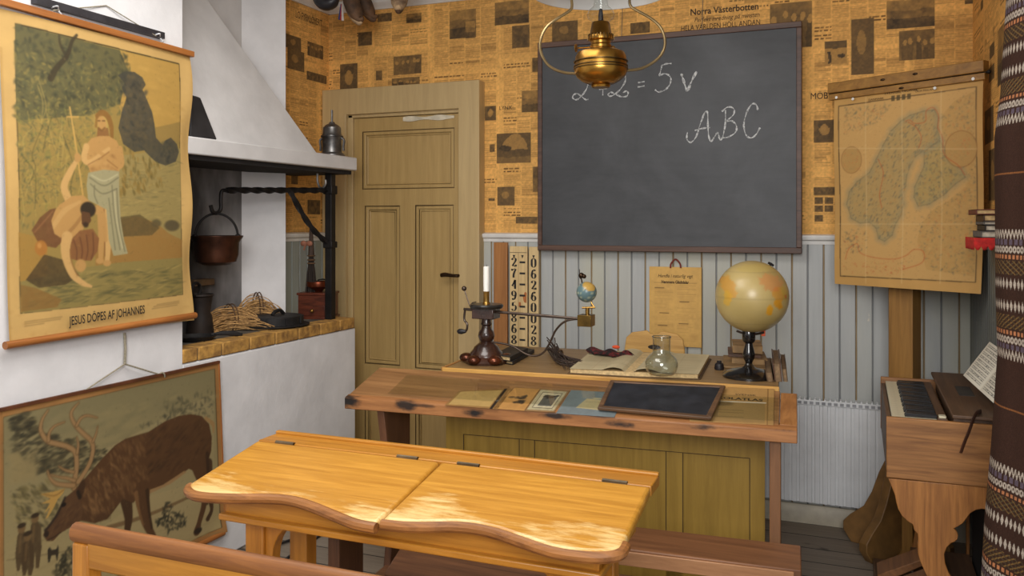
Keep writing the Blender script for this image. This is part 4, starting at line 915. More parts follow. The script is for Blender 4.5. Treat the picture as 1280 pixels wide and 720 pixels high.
# ================================================================== boots on a line under the ceiling
M_hide = mat('brown_reindeer_hide', (96, 68, 44), .75, c2=(46, 34, 26), scale=18, bump=.4)
M_hide2 = mat('pale_hide', (168, 140, 106), .75, c2=(92, 70, 50), scale=22, bump=.4)
M_blk = mat('black_leather', (30, 28, 32), .45, var=.2)
def boot(px, py, Y, rot, m, m2, label, tassel, zoff=0):
    """soft boot hung by its shaft: toe down, tip curled up"""
    p = at(px, py, Y=Y); t = thing('hide_boot', label, 'boot', (p.x, p.y, p.z), rot, 'hide boots hanging under the ceiling')
    S = .0042
    sole = spline([(0.01, 0, .26), (0.0, 0, .2), (-.006, 0, .15), (-.004, 0, .11), (.012, 0, .075), (.03, 0, .04), (.046, 0, .018), (.062, 0, .012), (.072, 0, .022)], 5)
    MB().tube(sole, lerpw([.045, .046, .046, .048, .046, .04, .028, .018, .008], len(sole)), 14, sq=.8).build('boot_body', m, t, local=True)
    MB().tube(spline([(-.03, 0, .13), (-.018, 0, .09), (.004, 0, .05), (.03, 0, .016), (.05, 0, -.004), (.066, 0, 0)], 5), lerpw([.02, .027, .028, .024, .016, .007], 26), 12, sq=.9).build('sole', m2, t, local=True)
    MB().tube([(.01 + .047 * math.cos(a), .04 * math.sin(a), .24) for a in np.linspace(0, 2 * PI, 18, endpoint=False)], .006, 6, close=True).build('woven_band', mat('red_woven_band', (150, 34, 30), .8), t, local=True)
    MB().tube([(.0, 0, .25), (0, 0, ZC - .01 - p.z)], .0015, 5).build('hanging_thread', M_twine, t, local=True)
    if tassel:
        for k, (c, dx) in enumerate((((40, 66, 122), -.012), ((176, 36, 32), 0.0), ((206, 196, 186), .01))):
            mb = MB()
            for q in range(6): mb.tube([(-.052 + dx * .3, -.02, .1), (-.05 + dx + random.uniform(-.004, .004), -.026 + random.uniform(-.006, .006), .02 - .004 * k)], .0035, 5)
            mb.build('tassel', mat('tassel_%s' % 'abc'[k], c, .9), t, local=True)
    return t
boot(440, 29, 3.75, -.15, M_hide, M_hide2, 'brown hide boot with red and blue tassel hanging from the ceiling corner', True)
boot(455, 24, 3.95, .3, M_hide, M_hide, 'dark brown hide boot hanging close behind the tasselled boot', False)
boot(500, 16, 3.75, -1.2, M_hide2, M_hide, 'pale hide boot hanging nearest the blackboard', False)
p = at(412, 8, Y=3.62); bb_ = thing('hide_boot', 'black leather boot hanging in the corner above the fireplace', 'boot', (p.x, p.y, p.z), 0, 'hide boots hanging under the ceiling')
MB().tube(spline([(-.05, 0, .2), (-.055, 0, .1), (-.05, 0, .04), (-.02, 0, .014), (.02, 0, .02), (.05, 0, .05)], 5), lerpw([.045, .045, .048, .042, .034, .012], 26), 14, sq=.8).build('boot_body', M_blk, bb_, local=True)
MB().tube([(-.05, 0, .19), (-.05, 0, ZC - .01 - p.z)], .0015, 5).build('hanging_thread', M_twine, bb_, local=True)
MB().tube([(-.05 + .048 * math.cos(a), .04 * math.sin(a), .19) for a in np.linspace(0, 2 * PI, 18, endpoint=False)], .006, 6, close=True).build('woven_band', mat('red_woven_band', (150, 34, 30), .8), bb_, local=True)
# ================================================================== hanging oil lamp
dl = 2.5; u = (751 - CX) / F; lc = Vector((dl * (u * CS - SN), dl * (u * SN + CS), 0)); s_ = dl / F
RV = Vector((CS, SN, 0)); lz = lambda py: H + (HY - py) * s_
lp = lambda px, py: lc + RV * ((px - 751) * s_) + Vector((0, 0, lz(py)))
lamp = thing('oil_lamp', 'brass hanging oil lamp with white glass shade in front of the blackboard', 'lamp', (lc.x, lc.y, lz(110)))
M_brass = mat('aged_brass', (172, 128, 56), .28, .95, c2=(112, 80, 34), scale=8, spec=.6)
M_glass = glassmat('clear_glass')
L = lambda rows: [(r * s_, lz(y)) for (r, y) in rows]
MB().lathe(L([(0, 109), (11, 109.5), (12, 107), (11, 105), (17, 104.5), (24, 101), (30, 96), (33, 90), (33, 84), (32, 76), (31.5, 71), (29, 66), (22, 63), (15, 61.5), (13, 60)]), lc, 48).build('reservoir', M_brass, lamp)
M_dkb = mat('dark_brass_band', (96, 74, 40), .35, .9); mb = MB()
for y in (77.5, 83, 86): mb.tube([lc + Vector((math.cos(t) * 33.2 * s_, math.sin(t) * 33.2 * s_, lz(y))) for t in np.linspace(0, 2 * PI, 48, endpoint=False)], .0022, 6, close=True)
mb.build('band', M_dkb, lamp)
MB().lathe(L([(13, 60), (13.5, 57), (12, 55), (12.5, 52), (15.5, 50), (16, 46), (15, 44), (13.5, 42), (11.5, 30), (10.5, 28), (9, 28)]), lc, 32).build('burner', M_brass, lamp)
mb = MB()
for k in range(24):
    a = 2 * PI * k / 24; mb.bx(14.8 * s_, 16.5 * s_, -.0012, .0012, lz(50), lz(43.5), Matrix.Translation(lc) @ Matrix.Rotation(a, 4, 'Z'))
mb.build('gallery', M_dkb, lamp)
MB().tube([lp(737, 59), lp(722, 60)], .0025, 8).lathe([(.001, -.002), (.012, -.0015), (.013, 0), (.012, .0015), (.001, .002)], lp(720, 60), 20, Matrix.Rotation(PI / 2, 4, 'Y')).build('wick_knob', M_brass, lamp)
MB().ball(lp(766, 60.5), .008, 12, 8).build('filler_cap', M_brass, lamp)
MB().lathe(L([(0, 27), (3.5, 26), (3, 18), (2.2, 12), (0, 10)]), lc, 12).build('wick', M_blk, lamp)
MB().lathe(L([(9.5, 29), (10.5, 27), (16, 23), (17.5, 18.5), (15, 13), (9.5, 8), (8, 0), (7.5, -40), (7.5, -60)]), lc, 32, cap=False).build('chimney_glass', M_glass, lamp)
M_wire = mat('brass_wire', (150, 128, 90), .35, .9)
hl = [(721, 92), (707, 91), (694, 87), (684, 80), (677, 68), (675, 56), (678, 43), (685, 32), (697, 23), (711, 14), (715, 8), (714, -6), (714, -40), (725, -80), (745, -105)]
hr = [(784, 88), (800, 86), (815, 79), (826, 69), (831, 57), (830, 44), (824, 32), (812, 22), (796, 13), (788, 7), (787, -6), (787, -40), (776, -80), (756, -105)]
MB().tube(spline([lp(*q) for q in hl], 4), .0042, 8).tube(spline([lp(*q) for q in hr], 4), .0042, 8).build('harp', M_wire, lamp)
M_milk = mat('white_opal_glass', (228, 228, 224), .15, var=.02, coat=.3)
rz_ = lz(-9)
MB().lathe([(.206, rz_), (.21, rz_ + .004), (.2, rz_ + .03), (.16, rz_ + .085), (.1, rz_ + .13), (.05, rz_ + .15), (.045, rz_ + .146), (.095, rz_ + .125), (.155, rz_ + .08), (.195, rz_ + .027), (.203, rz_), (.206, rz_)], lc, 64, cap=False).build('shade', M_milk, lamp)
MB().tube([lp(750, -104), Vector((lc.x, lc.y, ZC + .03))], .004, 8).lathe([(.012, lz(-108)), (.02, lz(-104)), (.012, lz(-100))], lc, 16).build('suspension_rod', M_wire, lamp)
# ================================================================== double pupil desk (front)
M_yel = wood('yellow_varnished_pine', (172, 114, 30), (202, 146, 56), 'x', .34, 60, wear=('Y', 1.82, 1.645, (224, 192, 130), .8), blotch=.22)
M_yel2 = wood('orange_varnished_pine', (164, 104, 28), (192, 132, 48), 'x', .35, 60, blotch=.25)
M_yelz = wood('orange_varnished_pine_upright', (164, 102, 28), (196, 130, 46), 'z', .35, 60, blotch=.25)
M_edge = wood('worn_brown_edge', (112, 66, 28), (164, 108, 54), 'x', .45, 60, blotch=.3)
SLP = .177; YH = 1.948; ZH = .79
def onlid(px, py):
    u = (px - CX) / F; w = (HY - py) / F; d = (u * CS - SN, u * SN + CS, w); t = (ZH - SLP * YH - H) / (w - SLP * d[1])
    return Vector((d[0] * t, d[1] * t, H + w * t))
pd = thing('pupil_desk', 'yellow varnished two-seat school desk with wavy worn front edge', 'desk', (-1.0, 1.84, 0))
XA, XB = -1.556, -.44
def lid(contour, xl, xr, rx_l, rx_r):
    P = [onlid(*c) for c in contour]; P = spline(P, 4)
    pts = [Vector((xl, YH, ZH))] + P + [Vector((xr, YH, ZH))]
    return pts
cl = [(234, 601), (240, 611), (258, 615), (295, 616.5), (330, 616.5), (362, 618.5), (390, 626), (420, 638), (446, 648), (472, 653)]
cr = [(480, 648.5), (505, 651), (535, 651.5), (565, 651), (592, 653), (620, 659), (650, 669), (690, 682), (725, 687.5), (755, 688.5), (774, 685), (785, 675)]
xm = -.9835
for cont, xa, xb in ((cl, XA, xm - .002), (cr, xm + .002, XB)):
    P = lid(cont, xa, xb, 0, 0)
    if cont is cl: P[-2].x = xm - .002
    else: P[1].x = xm + .002
    for k in range(1, len(P) - 1): P[k].x = min(max(P[k].x, xa), xb)
    up = Vector((0, -SLP, 1)).normalized()
    Pb = [p + up * .0 for p in P]
    o = MB().prism(Pb, Vector((0, 0, -.026))).build('desk_lid', M_yel, pd, bevel=.009, seg=3)
    # rounded nose moulding along the front
    fr = [p + Vector((0, -.002, -.013)) for p in P[1:-1]]
    n_ = MB().tube(fr, .0125, 10).build('front_nosing', M_edge, o)
o = MB().bx(XA, XB, YH + .002, 2.04, ZH - .026, ZH).build('fixed_back_strip', M_yel2, pd, bevel=.003)
MB().bx(XA, XB, 2.026, 2.042, ZH - .001, ZH + .008).build('back_ridge', M_yel2, pd, bevel=.003)
M_hinge = mat('worn_steel_hinge', (120, 108, 88), .4, .8, var=.3)
for px, py in ((358, 552.5), (510, 571), (585, 581), (769, 601)):
    p = onlid(px, py); MB().bx(p.x - .03, p.x + .03, YH - .004, YH + .008, ZH - .004, ZH + .0025).tube([(p.x - .03, YH + .001, ZH + .001), (p.x + .03, YH + .001, ZH + .001)], .004, 8).build('hinge', M_hinge, pd)
bxl, bxr = -1.475, -.515
yf = 1.735
def lidz(y): return ZH - SLP * (YH - y) - .03
# box: sloped body with coved ends
MB().add([(bxl, yf, .665), (bxr, yf, .665), (bxr, yf, lidz(yf)), (bxl, yf, lidz(yf)), (bxl, yf + .018, .665), (bxr, yf + .018, .665), (bxr, yf + .018, lidz(yf + .018)), (bxl, yf + .018, lidz(yf + .018))], [(0, 1, 2, 3), (5, 4, 7, 6), (0, 4, 5, 1), (3, 2, 6, 7), (0, 3, 7, 4), (1, 5, 6, 2)]).build('front_board', M_yel2, pd)
MB().bx(bxl, bxr, 2.0, 2.02, .665, ZH - .027).build('back_board', M_yel2, pd)
for sx in (bxl, bxr):
    x0, x1 = (sx, sx + .018) if sx < -1 else (sx - .018, sx)
    MB().prism([(x0, yf + .018, .665), (x0, 2.0, .665), (x0, 2.0, ZH - .03), (x0, YH, ZH - .03), (x0, yf + .018, lidz(yf + .018))], (x1 - x0, 0, 0)).build('end_board', M_yelz, pd)
MB().bx(bxl - .02, bxr + .02, yf - .018, 2.03, .648, .665).build('bottom_board', M_yel2, pd, bevel=.004)
for sx, sg in ((bxl, -1), (bxr, 1)):          # coved corner brackets under the lid
    pr = [(0, 0), (sg * .012, 0)] + [(sg * (.012 + .05 * (1 - math.cos(a))), .055 * math.sin(a)) for a in np.linspace(.2, PI / 2, 7)] + [(0, .055)]
    MB().prism([(sx + a, yf, .665 + b * (lidz(yf) - .665) / .055) for a, b in pr], (0, .02, 0)).build('cove_bracket', M_yelz, pd)
for sx in (-1.43, -.56):
    MB().bx(sx - .028, sx + .028, 1.775, 1.83, 0, .648).build('leg', M_yelz, pd, bevel=.004)
    MB().bx(sx - .028, sx + .028, 1.96, 2.01, 0, .648).build('leg', M_yelz, pd, bevel=.004)
    MB().bx(sx - .03, sx + .03, 1.66, 2.05, 0, .05).build('foot_rail', M_yel2, pd, bevel=.006)
    sg = 1 if sx < -1 else -1; x0 = sx + sg * .028
    pr = [(0, .648), (sg * .075, .648)] + [(sg * (.075 - .05 * math.sin(a) - .012 * math.sin(a * 2)), .648 - .02 - .11 * (1 - math.cos(a)) - .02 * a) for a in np.linspace(.1, PI / 2, 8)] + [(sg * .02, .49), (0, .48)]
    MB().prism([(x0 + a, 1.785, b) for a, b in pr], (0, .035, 0)).build('corner_bracket', M_yelz, pd, bevel=.003)
MB().bx(-1.40, -.59, 1.97, 1.995, .12, .2).build('stretcher', M_yel2, pd, bevel=.003)
# bench in front of it
pb = thing('pupil_bench', 'orange varnished school bench seen from behind, nearest the camera', 'bench', (-1.0, 1.42, 0))
yb = 1.325; bz = .762; bx0 = at(94, 660, Y=yb).x; bx1 = -.42
MB().tube([(bx0, yb, bz - .016), (bx1, yb, bz - .016)], .021, 12, sq=.85).build('top_rail', wood('chipped_rail_edge', (110, 62, 26), (168, 108, 52), 'x', .5, 60, blotch=.5, bump=.3), pb, bevel=.003)
MB().bx(bx0 + .045, bx1 - .045, yb - .011, yb + .011, bz - .085, bz - .028).build('back_rest', M_yel2, pb, bevel=.004)
for sx in (bx0 + .03, bx1 - .03):
    MB().prism([(sx - .024, yb - .014, bz - .034), (sx + .02, yb - .014, bz - .034), (sx + .022, yb - .014, bz - .1), (sx + .034, yb - .014, .42), (sx + .034, yb - .014, 0), (sx - .026, yb - .014, 0), (sx - .026, yb - .014, .42)], (0, .036, 0)).build('post', M_yelz, pb, bevel=.004)
    MB().bx(sx - .024, sx + .03, 1.53, 1.575, 0, .4).build('leg', M_yelz, pb, bevel=.004)
    MB().bx(sx - .026, sx + .03, 1.345, 1.53, .34, .4).build('seat_bearer', M_yelz, pb, bevel=.003)
MB().bx(bx0, bx1, 1.348, 1.6, .4, .425).build('seat', M_yel2, pb, bevel=.005)
MB().bx(bx0 + .06, bx1 - .06, 1.54, 1.56, .1, .16).build('stretcher', M_yel2, pb, bevel=.003)
# ================================================================== long sloping desk with glass display
RZ = math.atan2(.105, 1.659)
ld_o = (-1.837, 2.825, 0); LW = 1.662
def spot(px, py): p = at(px, py, Y=2.87); return tuple(p)
spots = [((-1.83, 2.82, .705), (.05, .05, .028), 1.0)] + [(tuple(at(px, py, Y=2.835 + .02 * (px - 433) / 188)), (rx, .035, rz), k) for px, py, rx, rz, k in ((508, 506, .045, .02, .95), (530, 507, .05, .008, .7), (591, 516, .04, .016, 1), (692, 521, .06, .012, .95), (772, 532, .06, .014, .95), (880, 536, .07, .012, .95), (905, 531, .05, .006, .6), (985, 541, .04, .012, 1), (745, 522, .05, .006, .6))]
M_lt = wood('old_pine_top', (126, 86, 50), (164, 120, 76), 'x', .45, 45, blotch=.35)
M_le = wood('scorched_front_edge', (136, 86, 46), (178, 122, 72), 'x', .5, 45, spots=spots, blotch=.3)
M_lb = wood('brown_plank', (92, 60, 40), (132, 88, 58), 'x', .5, 40, blotch=.4)
M_lbz = wood('brown_upright', (84, 54, 38), (120, 80, 54), 'z', .55, 40, blotch=.4)
ld = thing('display_desk', 'long worn pine school desk with scorched front edge and attached bench', 'desk', ld_o, RZ)
DP = .285; zf, zb = .722, .792; sl = (zb - zf) / DP
zt = lambda y: zf + sl * y
def board(x0, x1, y0, y1, th, dz=0): return [(x0, y0, zt(y0) + dz), (x1, y0, zt(y0) + dz), (x1, y1, zt(y1) + dz), (x0, y1, zt(y1) + dz)]
MB().prism(board(.0, LW - .058, .03, DP, .03), (0, 0, -.028)).build('top_board', M_lt, ld, bevel=.003, local=True)
MB().prism(board(LW - .056, LW, .03, DP - .012, .03), (0, 0, -.03)).build('end_cleat', wood('cross_grain_cleat', (138, 86, 44), (176, 122, 70), 'y', .45, 45), ld, bevel=.003, local=True)
MB().prism([(-.004, -.004, zf - .045), (LW, -.004, zf - .045), (LW, -.004, zf - .006), (LW, .004, zf + .002), (LW, .0295, zt(.03)), (-.004, .0295, zt(.03)), (-.004, .004, zf + .002), (-.004, -.004, zf - .006)][:0] or [(-.004, -.004, zf - .045), (-.004, -.004, zf - .004), (-.004, .003, zf + .0015), (-.004, .0295, zt(.03)), (-.004, .0295, zf - .045)], (LW + .004, 0, 0)).build('front_edge', M_le, ld, bevel=.003, local=True)
# left end panel, tapered; right end panel narrower
MB().prism([(.125, .01, .70), (.125, .255, .74), (.125, .25, 0), (.125, .06, 0), (.125, .1, .2), (.125, .055, .5)], (.03, 0, 0)).build('end_panel', M_lbz, ld, bevel=.003, local=True)
xr = LW - .088
MB().prism([(xr, .03, .70), (xr, .1, .72), (xr, .1, 0), (xr, .03, 0)], (.036, 0, 0)).build('end_panel', wood('reddish_upright', (108, 70, 42), (146, 102, 66), 'z', .5, 40), ld, bevel=.003, local=True)
# bench board joined to the desk by low sleds
MB().bx(.03, LW + .01, -.40, -.205, .388, .42).build('bench_seat', wood('bench_plank', (100, 62, 38), (140, 94, 60), 'x', .45, 40, blotch=.45), ld, bevel=.004, local=True)
MB().bx(.05, LW - .01, -.408, -.4005, .372, .414).build('bench_front_batten', wood('bench_batten', (142, 96, 62), (178, 130, 90), 'x', .45, 40), ld, bevel=.002, local=True)
for x in (.17, LW - .20):
    MB().bx(x - .022, x + .022, -.385, -.215, .06, .387).build('bench_leg', M_lbz, ld, bevel=.003, local=True)
    MB().bx(x - .04, x + .04, -.40, .26, 0, .06).build('sled_foot', M_lb, ld, bevel=.006, local=True)
MB().prism([(.19, -.05, .062), (LW - .22, -.05, .062), (LW - .22, .1, .115), (.19, .1, .115)], (0, 0, .022)).build('foot_board', M_lb, ld, bevel=.008, local=True)
MB().tube([(.155, .22, .09), (.155, -.1, .3)], .016, 4).build('brace', M_lbz, ld, local=True)
# glass pane over the display; printed things lie beneath it
Mg = glassmat('display_glass', (248, 249, 247), 1.5, .8)
gx0, gx1, gy0, gy1 = .16, LW - .062, .04, .215
def desk_at(px, py):
    """local desk coordinates (x, y) seen at a place of the photo on the sloping top"""
    inv = WM[ld.name].inverted(); o = inv @ Vector((0, 0, H)); u = (px - CX) / F; d = inv.to_3x3() @ Vector((u * CS - SN, u * SN + CS, (HY - py) / F))
    t = (zf + sl * o.y - o.z) / (d.z - sl * d.y); p = o + d * t; return p.x, p.y
MB().prism(board(gx0, gx1, gy0, gy1, 0, .0072), (0, 0, -.0022)).build('glass_pane', Mg, ld, local=True)
LM = WM[ld.name]
def lying(corner_px, dz): return [Vector((*desk_at(*c), 0)) for c in corner_px]
def flat_item(name, label, cat, corners, cv, dz=.0008, th=.001, m=None, group=None):
    q = [desk_at(*c) for c in corners]; P = [np.array(LM @ Vector((x, y, zt(y) + dz + th))) for x, y in q]
    def fn(U, V):
        U = U[:, None]; V = V[:, None]; return P[0] * (1 - U) * (1 - V) + P[1] * U * (1 - V) + P[2] * U * V + P[3] * (1 - U) * V
    o = pic(name, cv, fn, m or attrmat('paper_print', .6, .06, 80, .3), None, solid=th); return tag(o, label, cat, group)
cv = Canvas(90, 60, (150, 112, 62)); cv.rect(0, 0, 90, 60, (140, 104, 58)); cv.mottle(.08, 14); cv.rect(5, 5, 74, 55, (172, 142, 86)); cv.mottle(.05, 6); cv.rect(76, 0, 81, 60, (40, 30, 24)); cv.rect(83, 0, 86, 60, (120, 88, 50))
flat_item('framed_card', 'yellowed card with dark right edge under the glass, leftmost of the prints', 'card', [(574, 489), (641, 486), (622, 512), (556, 507)], cv)
cv = Canvas(70, 60, (176, 130, 72)); cv.mottle(.06, 10)
for k in range(14): cv.blob(random.uniform(14, 52), random.uniform(18, 40), random.uniform(5, 11), random.uniform(3, 6), (48, 42, 36), .8, .6)
flat_item('photograph_card', 'tan card with small dark photograph under the glass', 'card', [(644, 485), (676, 487), (656, 514), (616, 511)], cv)
cv = Canvas(90, 80, (150, 140, 112)); cv.rect(0, 0, 90, 80, (136, 104, 66)); cv.rect(6, 5, 84, 75, (168, 158, 126)); cv.rect(16, 12, 76, 68, (96, 88, 70)); cv.rect(18, 14, 74, 66, (182, 172, 142)); cv.rect(28, 22, 68, 60, (86, 86, 82)); cv.mottle(.1, 6)
for k in range(16): cv.blob(random.uniform(30, 66), random.uniform(22, 36), random.uniform(4, 9), random.uniform(2, 4), (40, 38, 34), .8, .6)
flat_item('bordered_print', 'grey print in pale double border under the glass, left of the blue sheet', 'print', [(675, 486), (712, 489), (693, 516), (655, 514)], cv)
cv = Canvas(110, 80, (112, 122, 124)); cv.mottle(.08, 12); cv.poly([(40, 26), (96, 30), (88, 62), (30, 58)], (176, 162, 122)); cv.rect(42, 36, 80, 38, (140, 124, 90), .6); cv.blob(60, 24, 12, 3, (196, 178, 130), .8)
flat_item('blue_sheet', 'blue grey sheet with small cream label under the glass', 'paper', [(714, 488), (783, 492), (768, 522), (695, 517)], cv)
cv = Canvas(130, 90, (164, 128, 78)); cv.mottle(.06, 18); cv.rect(0, 0, 130, 36, (172, 134, 80)); cv.mottle(.04, 6)
cv.rect(0, 37, 118, 39, (222, 216, 200)); cv.rect(2, 40, 116, 86, (138, 114, 72), .6); cv.rect(119, 0, 121, 90, (120, 88, 48), .7); cv.blob(50, 43, 22, 7, (96, 78, 50), .7, .4)
for y in (58, 64, 74): cv.rect(44, y, 84, y + 2, (96, 76, 46), .5)
atl = [(862, 483), (968, 487), (967, 532), (862, 527)]
ao = flat_item('atlas_cover', 'tan school atlas cover under the glass, right of the slate', 'atlas', atl, cv, dz=.001, th=.0012)
def on_desk_text(s, px, py, size, name, xs=1.0, off=0):
    x, y = desk_at(px, py); o = LM @ Vector((x, y, zt(y) + .0028)); ex = LM.to_3x3() @ Vector((1, 0, 0)); ey = LM.to_3x3() @ Vector((0, 1, sl)); return text(s, size, frame3(o, ex, ey), mat('print_black', (44, 36, 26), .8), name, ao, xs, offset=off)
on_desk_text('SVENSK', 932, 494.5, .017, 'cover_title', 1.25); on_desk_text('SKOLATLAS', 922, 499.5, .026, 'cover_title', 1.25, .0008)
# slate lying on the glass
sc = [(763, 481), (907, 488), (889, 529), (747, 516)]
q = [desk_at(*c) for c in sc]; Q = [LM @ Vector((x, y, zt(y) + .0085)) for x, y in q]
sl_t = thing('writing_slate', 'dark school slate in worn wooden frame lying on the glass', 'slate', tuple(sum(Q, Vector()) / 4), RZ)
nrm = (LM.to_3x3() @ Vector((0, -sl, 1))).normalized()
def inset(P, k):
    c = sum(P, Vector()) / 4; ex = (P[1] - P[0]).normalized(); ey = (P[3] - P[0]).normalized()
    return [P[0] + ex * k + ey * k, P[1] - ex * k + ey * k, P[2] - ex * k - ey * k, P[3] + ex * k - ey * k]
I = inset(Q, .018)
MB().prism([p + nrm * .002 for p in I], nrm * .0065).build('slate_panel', mat('slate_black', (40, 42, 48), .42, var=.25, scale=14, c2=(26, 28, 33)), sl_t)
M_sf = wood('slate_frame_wood', (70, 50, 36), (118, 86, 58), 'x', .5, 50)
for k in range(4):
    k2 = (k + 1) % 4; MB().prism([Q[k], Q[k2], I[k2], I[k]], nrm * .012).build('frame_side', M_sf, sl_t, bevel=.003)
# ================================================================== teacher's table behind
tt = thing('teacher_table', 'ochre painted panelled table with pine top standing behind the long desk', 'table', (-1.575, 3.15, 0), RZ)
TW, TD, TZ = 1.315, .69, .80
TM = WM[tt.name]
def tx(px, py=600):
    inv = TM.inverted(); o = inv @ Vector((0, 0, H)); u = (px - CX) / F; d = inv.to_3x3() @ Vector((u * CS - SN, u * SN + CS, 0)); return o.x + d.x * (-o.y / d.y)
def tz(px, py):
    inv = TM.inverted(); o = inv @ Vector((0, 0, H)); u = (px - CX) / F; d = inv.to_3x3() @ Vector((u * CS - SN, u * SN + CS, (HY - py) / F)); return o.z + d.z * (-o.y / d.y)
M_och = wood('ochre_table_paint', (156, 122, 44), (176, 141, 58), 'z', .45, 35, blotch=.2); M_top = wood('pine_table_top', (126, 96, 58), (156, 124, 80), 'x', .45, 40, blotch=.35)
MB().bx(0, TW, 0, TD, TZ - .022, TZ).build('table_top', M_top, tt, bevel=.003, local=True)
M_lip = wood('yellow_pine_edge', (190, 136, 60), (222, 172, 92), 'x', .4, 40)
MB().bx(-.004, TW + .004, -.012, -.0005, TZ - .03, TZ + .004).build('front_lip', M_lip, tt, bevel=.003, local=True)
MB().bx(-.012, -.0005, -.004, TD, TZ - .03, TZ + .004).build('side_lip', wood('side_pine_edge', (140, 92, 44), (176, 126, 70), 'y', .4, 40), tt, bevel=.003, local=True)
zr = tz(760, 559)
xs_ = [0.004, tx(578), tx(648), tx(667), tx(832), tx(853), tx(937), tx(956)]
fp_ = MB()
for (a, b) in ((0, 1), (2, 3), (4, 5), (6, 7)): fp_.bx(xs_[a], xs_[b], .012, .035, 0, zr)
fp_.bx(xs_[0], xs_[7], .012, .035, zr, TZ - .022); fp_.bx(xs_[1], xs_[6], .012, .035, 0, .12)
for a, b in ((1, 2), (3, 4), (5, 6)):
    fp_.bx(xs_[a], xs_[b], .02, .034, .12, zr)
fp_.build('front_panel', M_och, tt, local=True, smooth=0, weld=False)
gv = MB()
for a in (1, 2, 3, 4, 5, 6): gv.bx(xs_[a] - .0015, xs_[a] + .0015, .0113, .0125, .12, zr)
gv.bx(xs_[1], xs_[6], .0113, .0125, zr - .0012, zr + .0012)
gv.build('panel_groove', mat('dark_ochre_groove', (72, 52, 20), .7), tt, local=True)
MB().bx(.004, .03, .036, TD - .03, 0, TZ - .022).build('side_panel', M_och, tt, bevel=.003, local=True)
MB().bx(xs_[7] - .11, xs_[7] - .085, .036, TD - .03, 0, TZ - .022).build('side_panel', M_och, tt, bevel=.003, local=True)
# chair behind the table
chc = at(820, 430, Y=3.99)
ch = thing('teacher_chair', 'pale wooden chair with scalloped back pushed in behind the table', 'chair', (chc.x, 3.86, 0), RZ)
M_ch = wood('pale_birch', (186, 138, 70), (214, 170, 98), 'x', .4, 40, blotch=.15); M_chz = wood('pale_birch_upright', (180, 132, 66), (208, 164, 92), 'z', .4, 40, blotch=.15)
hw = .142; ztop = .885
prof = [(-hw, .55), (-hw, .80), (-hw + .008, ztop - .035), (-hw + .035, ztop - .01), (-.07, ztop - .004), (-.035, ztop + .002), (-.02, ztop - .012), (0, ztop - .017), (.02, ztop - .012), (.035, ztop + .002), (.07, ztop - .004), (hw - .035, ztop - .01), (hw - .008, ztop - .035), (hw, .80), (hw, .55)]
MB().prism([(x, .13, z) for x, z in prof], (0, .018, 0)).build('backrest', M_ch, ch, bevel=.004, local=True)
MB().prism([(.03 * math.cos(a), .1285, ztop - .075 + .011 * math.sin(a)) for a in np.linspace(0, 2 * PI, 20, endpoint=False)], (0, .0012, 0)).build('hand_slot', mat('slot_dark', (38, 28, 20), .8), ch, local=True)
MB().prism([(-.17, -.22, .44), (.17, -.22, .44), (.155, .13, .44), (-.155, .13, .44)], (0, 0, .022)).build('seat', M_ch, ch, bevel=.006, local=True)
for sx in (-1, 1):
    MB().tube([(sx * .15, -.2, 0), (sx * .14, -.19, .44)], [.013, .018], 10).build('leg', M_chz, ch, local=True)
    MB().tube([(sx * .15, .125, 0), (sx * .135, .12, .44), (sx * .125, .1385, .6)], [.013, .018, .014], 10).build('leg', M_chz, ch, local=True)
    MB().tube([(sx * .147, -.195, .2), (sx * .146, .123, .2)], .009, 8).build('stretcher', M_chz, ch, local=True)
# ================================================================== blackboard
YK = 4.155
bb = thing('blackboard', 'large blackboard with narrow brown frame and chalk writing on the back wall', 'blackboard', (-.89, YK, 1.25))
xl, xr_ = at(673, 200, Y=YK).x, at(1002.5, 200, Y=YK).x; zb_, zt_ = at(838, 315, Y=YK).z, at(838, 40.5, Y=YK).z
def board_mat():
    m, nt, b = newmat('chalkboard_slate'); p = pos(nt)
    f = noise(nt, pos(nt, (1, 1, 1)), 2.2, 5, .6, .4); g = noise(nt, pos(nt, (.5, 1, 2.5)), 14, 5, .6)
    col = mixc(nt, ramp(nt, f, [(.35, (0, 0, 0, 1)), (.7, (1, 1, 1, 1))]), C4((44, 46, 50)), C4((74, 76, 80)))
    col = mixc(nt, math_(nt, 'MULTIPLY', g, .25), col, C4((100, 102, 104)))
    nt.links.new(col, b.inputs['Base Color']); b.inputs['Roughness'].default_value = .5; b.inputs['Specular IOR Level'].default_value = .4; return m
MB().bx(xl + .02, xr_ - .02, YK - .006, YK + .014, zb_ + .02, zt_ - .02).build('writing_surface', board_mat(), bb)
M_bf = wood('brown_board_frame', (62, 40, 30), (98, 70, 56), 'x', .5, 40)
for (a, b, c, d) in ((xl, xr_, zb_, zb_ + .028), (xl, xr_, zt_ - .028, zt_), (xl, xl + .024, zb_ + .028, zt_ - .028), (xr_ - .024, xr_, zb_ + .028, zt_ - .028)):
    MB().bx(a, b, YK - .014, YK + .016, c, d).build('frame_side', M_bf, bb, bevel=.003)
def chalk_mat():
    m, nt, b = newmat('white_chalk'); n = noise(nt, pos(nt), 160, 4, .7)
    nt.links.new(ramp(nt, n, [(.36, (96, 98, 100)), (.56, (206, 208, 208))]), b.inputs['Base Color']); b.inputs['Roughness'].default_value = .95; return m
M_chalk = chalk_mat()
YC = YK - .0075
def chalk(strokes, w=.0085):
    mb = MB()
    for st in strokes:
        P = spline([at(px, py, Y=YC) for px, py in st], 7); mb.ribbon(P, [w * (.8 + .35 * math.sin(i * .7 + len(P))) for i in range(len(P))], (0, -1, 0))
    return mb
j = lambda L: [(640 + x / 3.692, y / 3.692) for x, y in L]
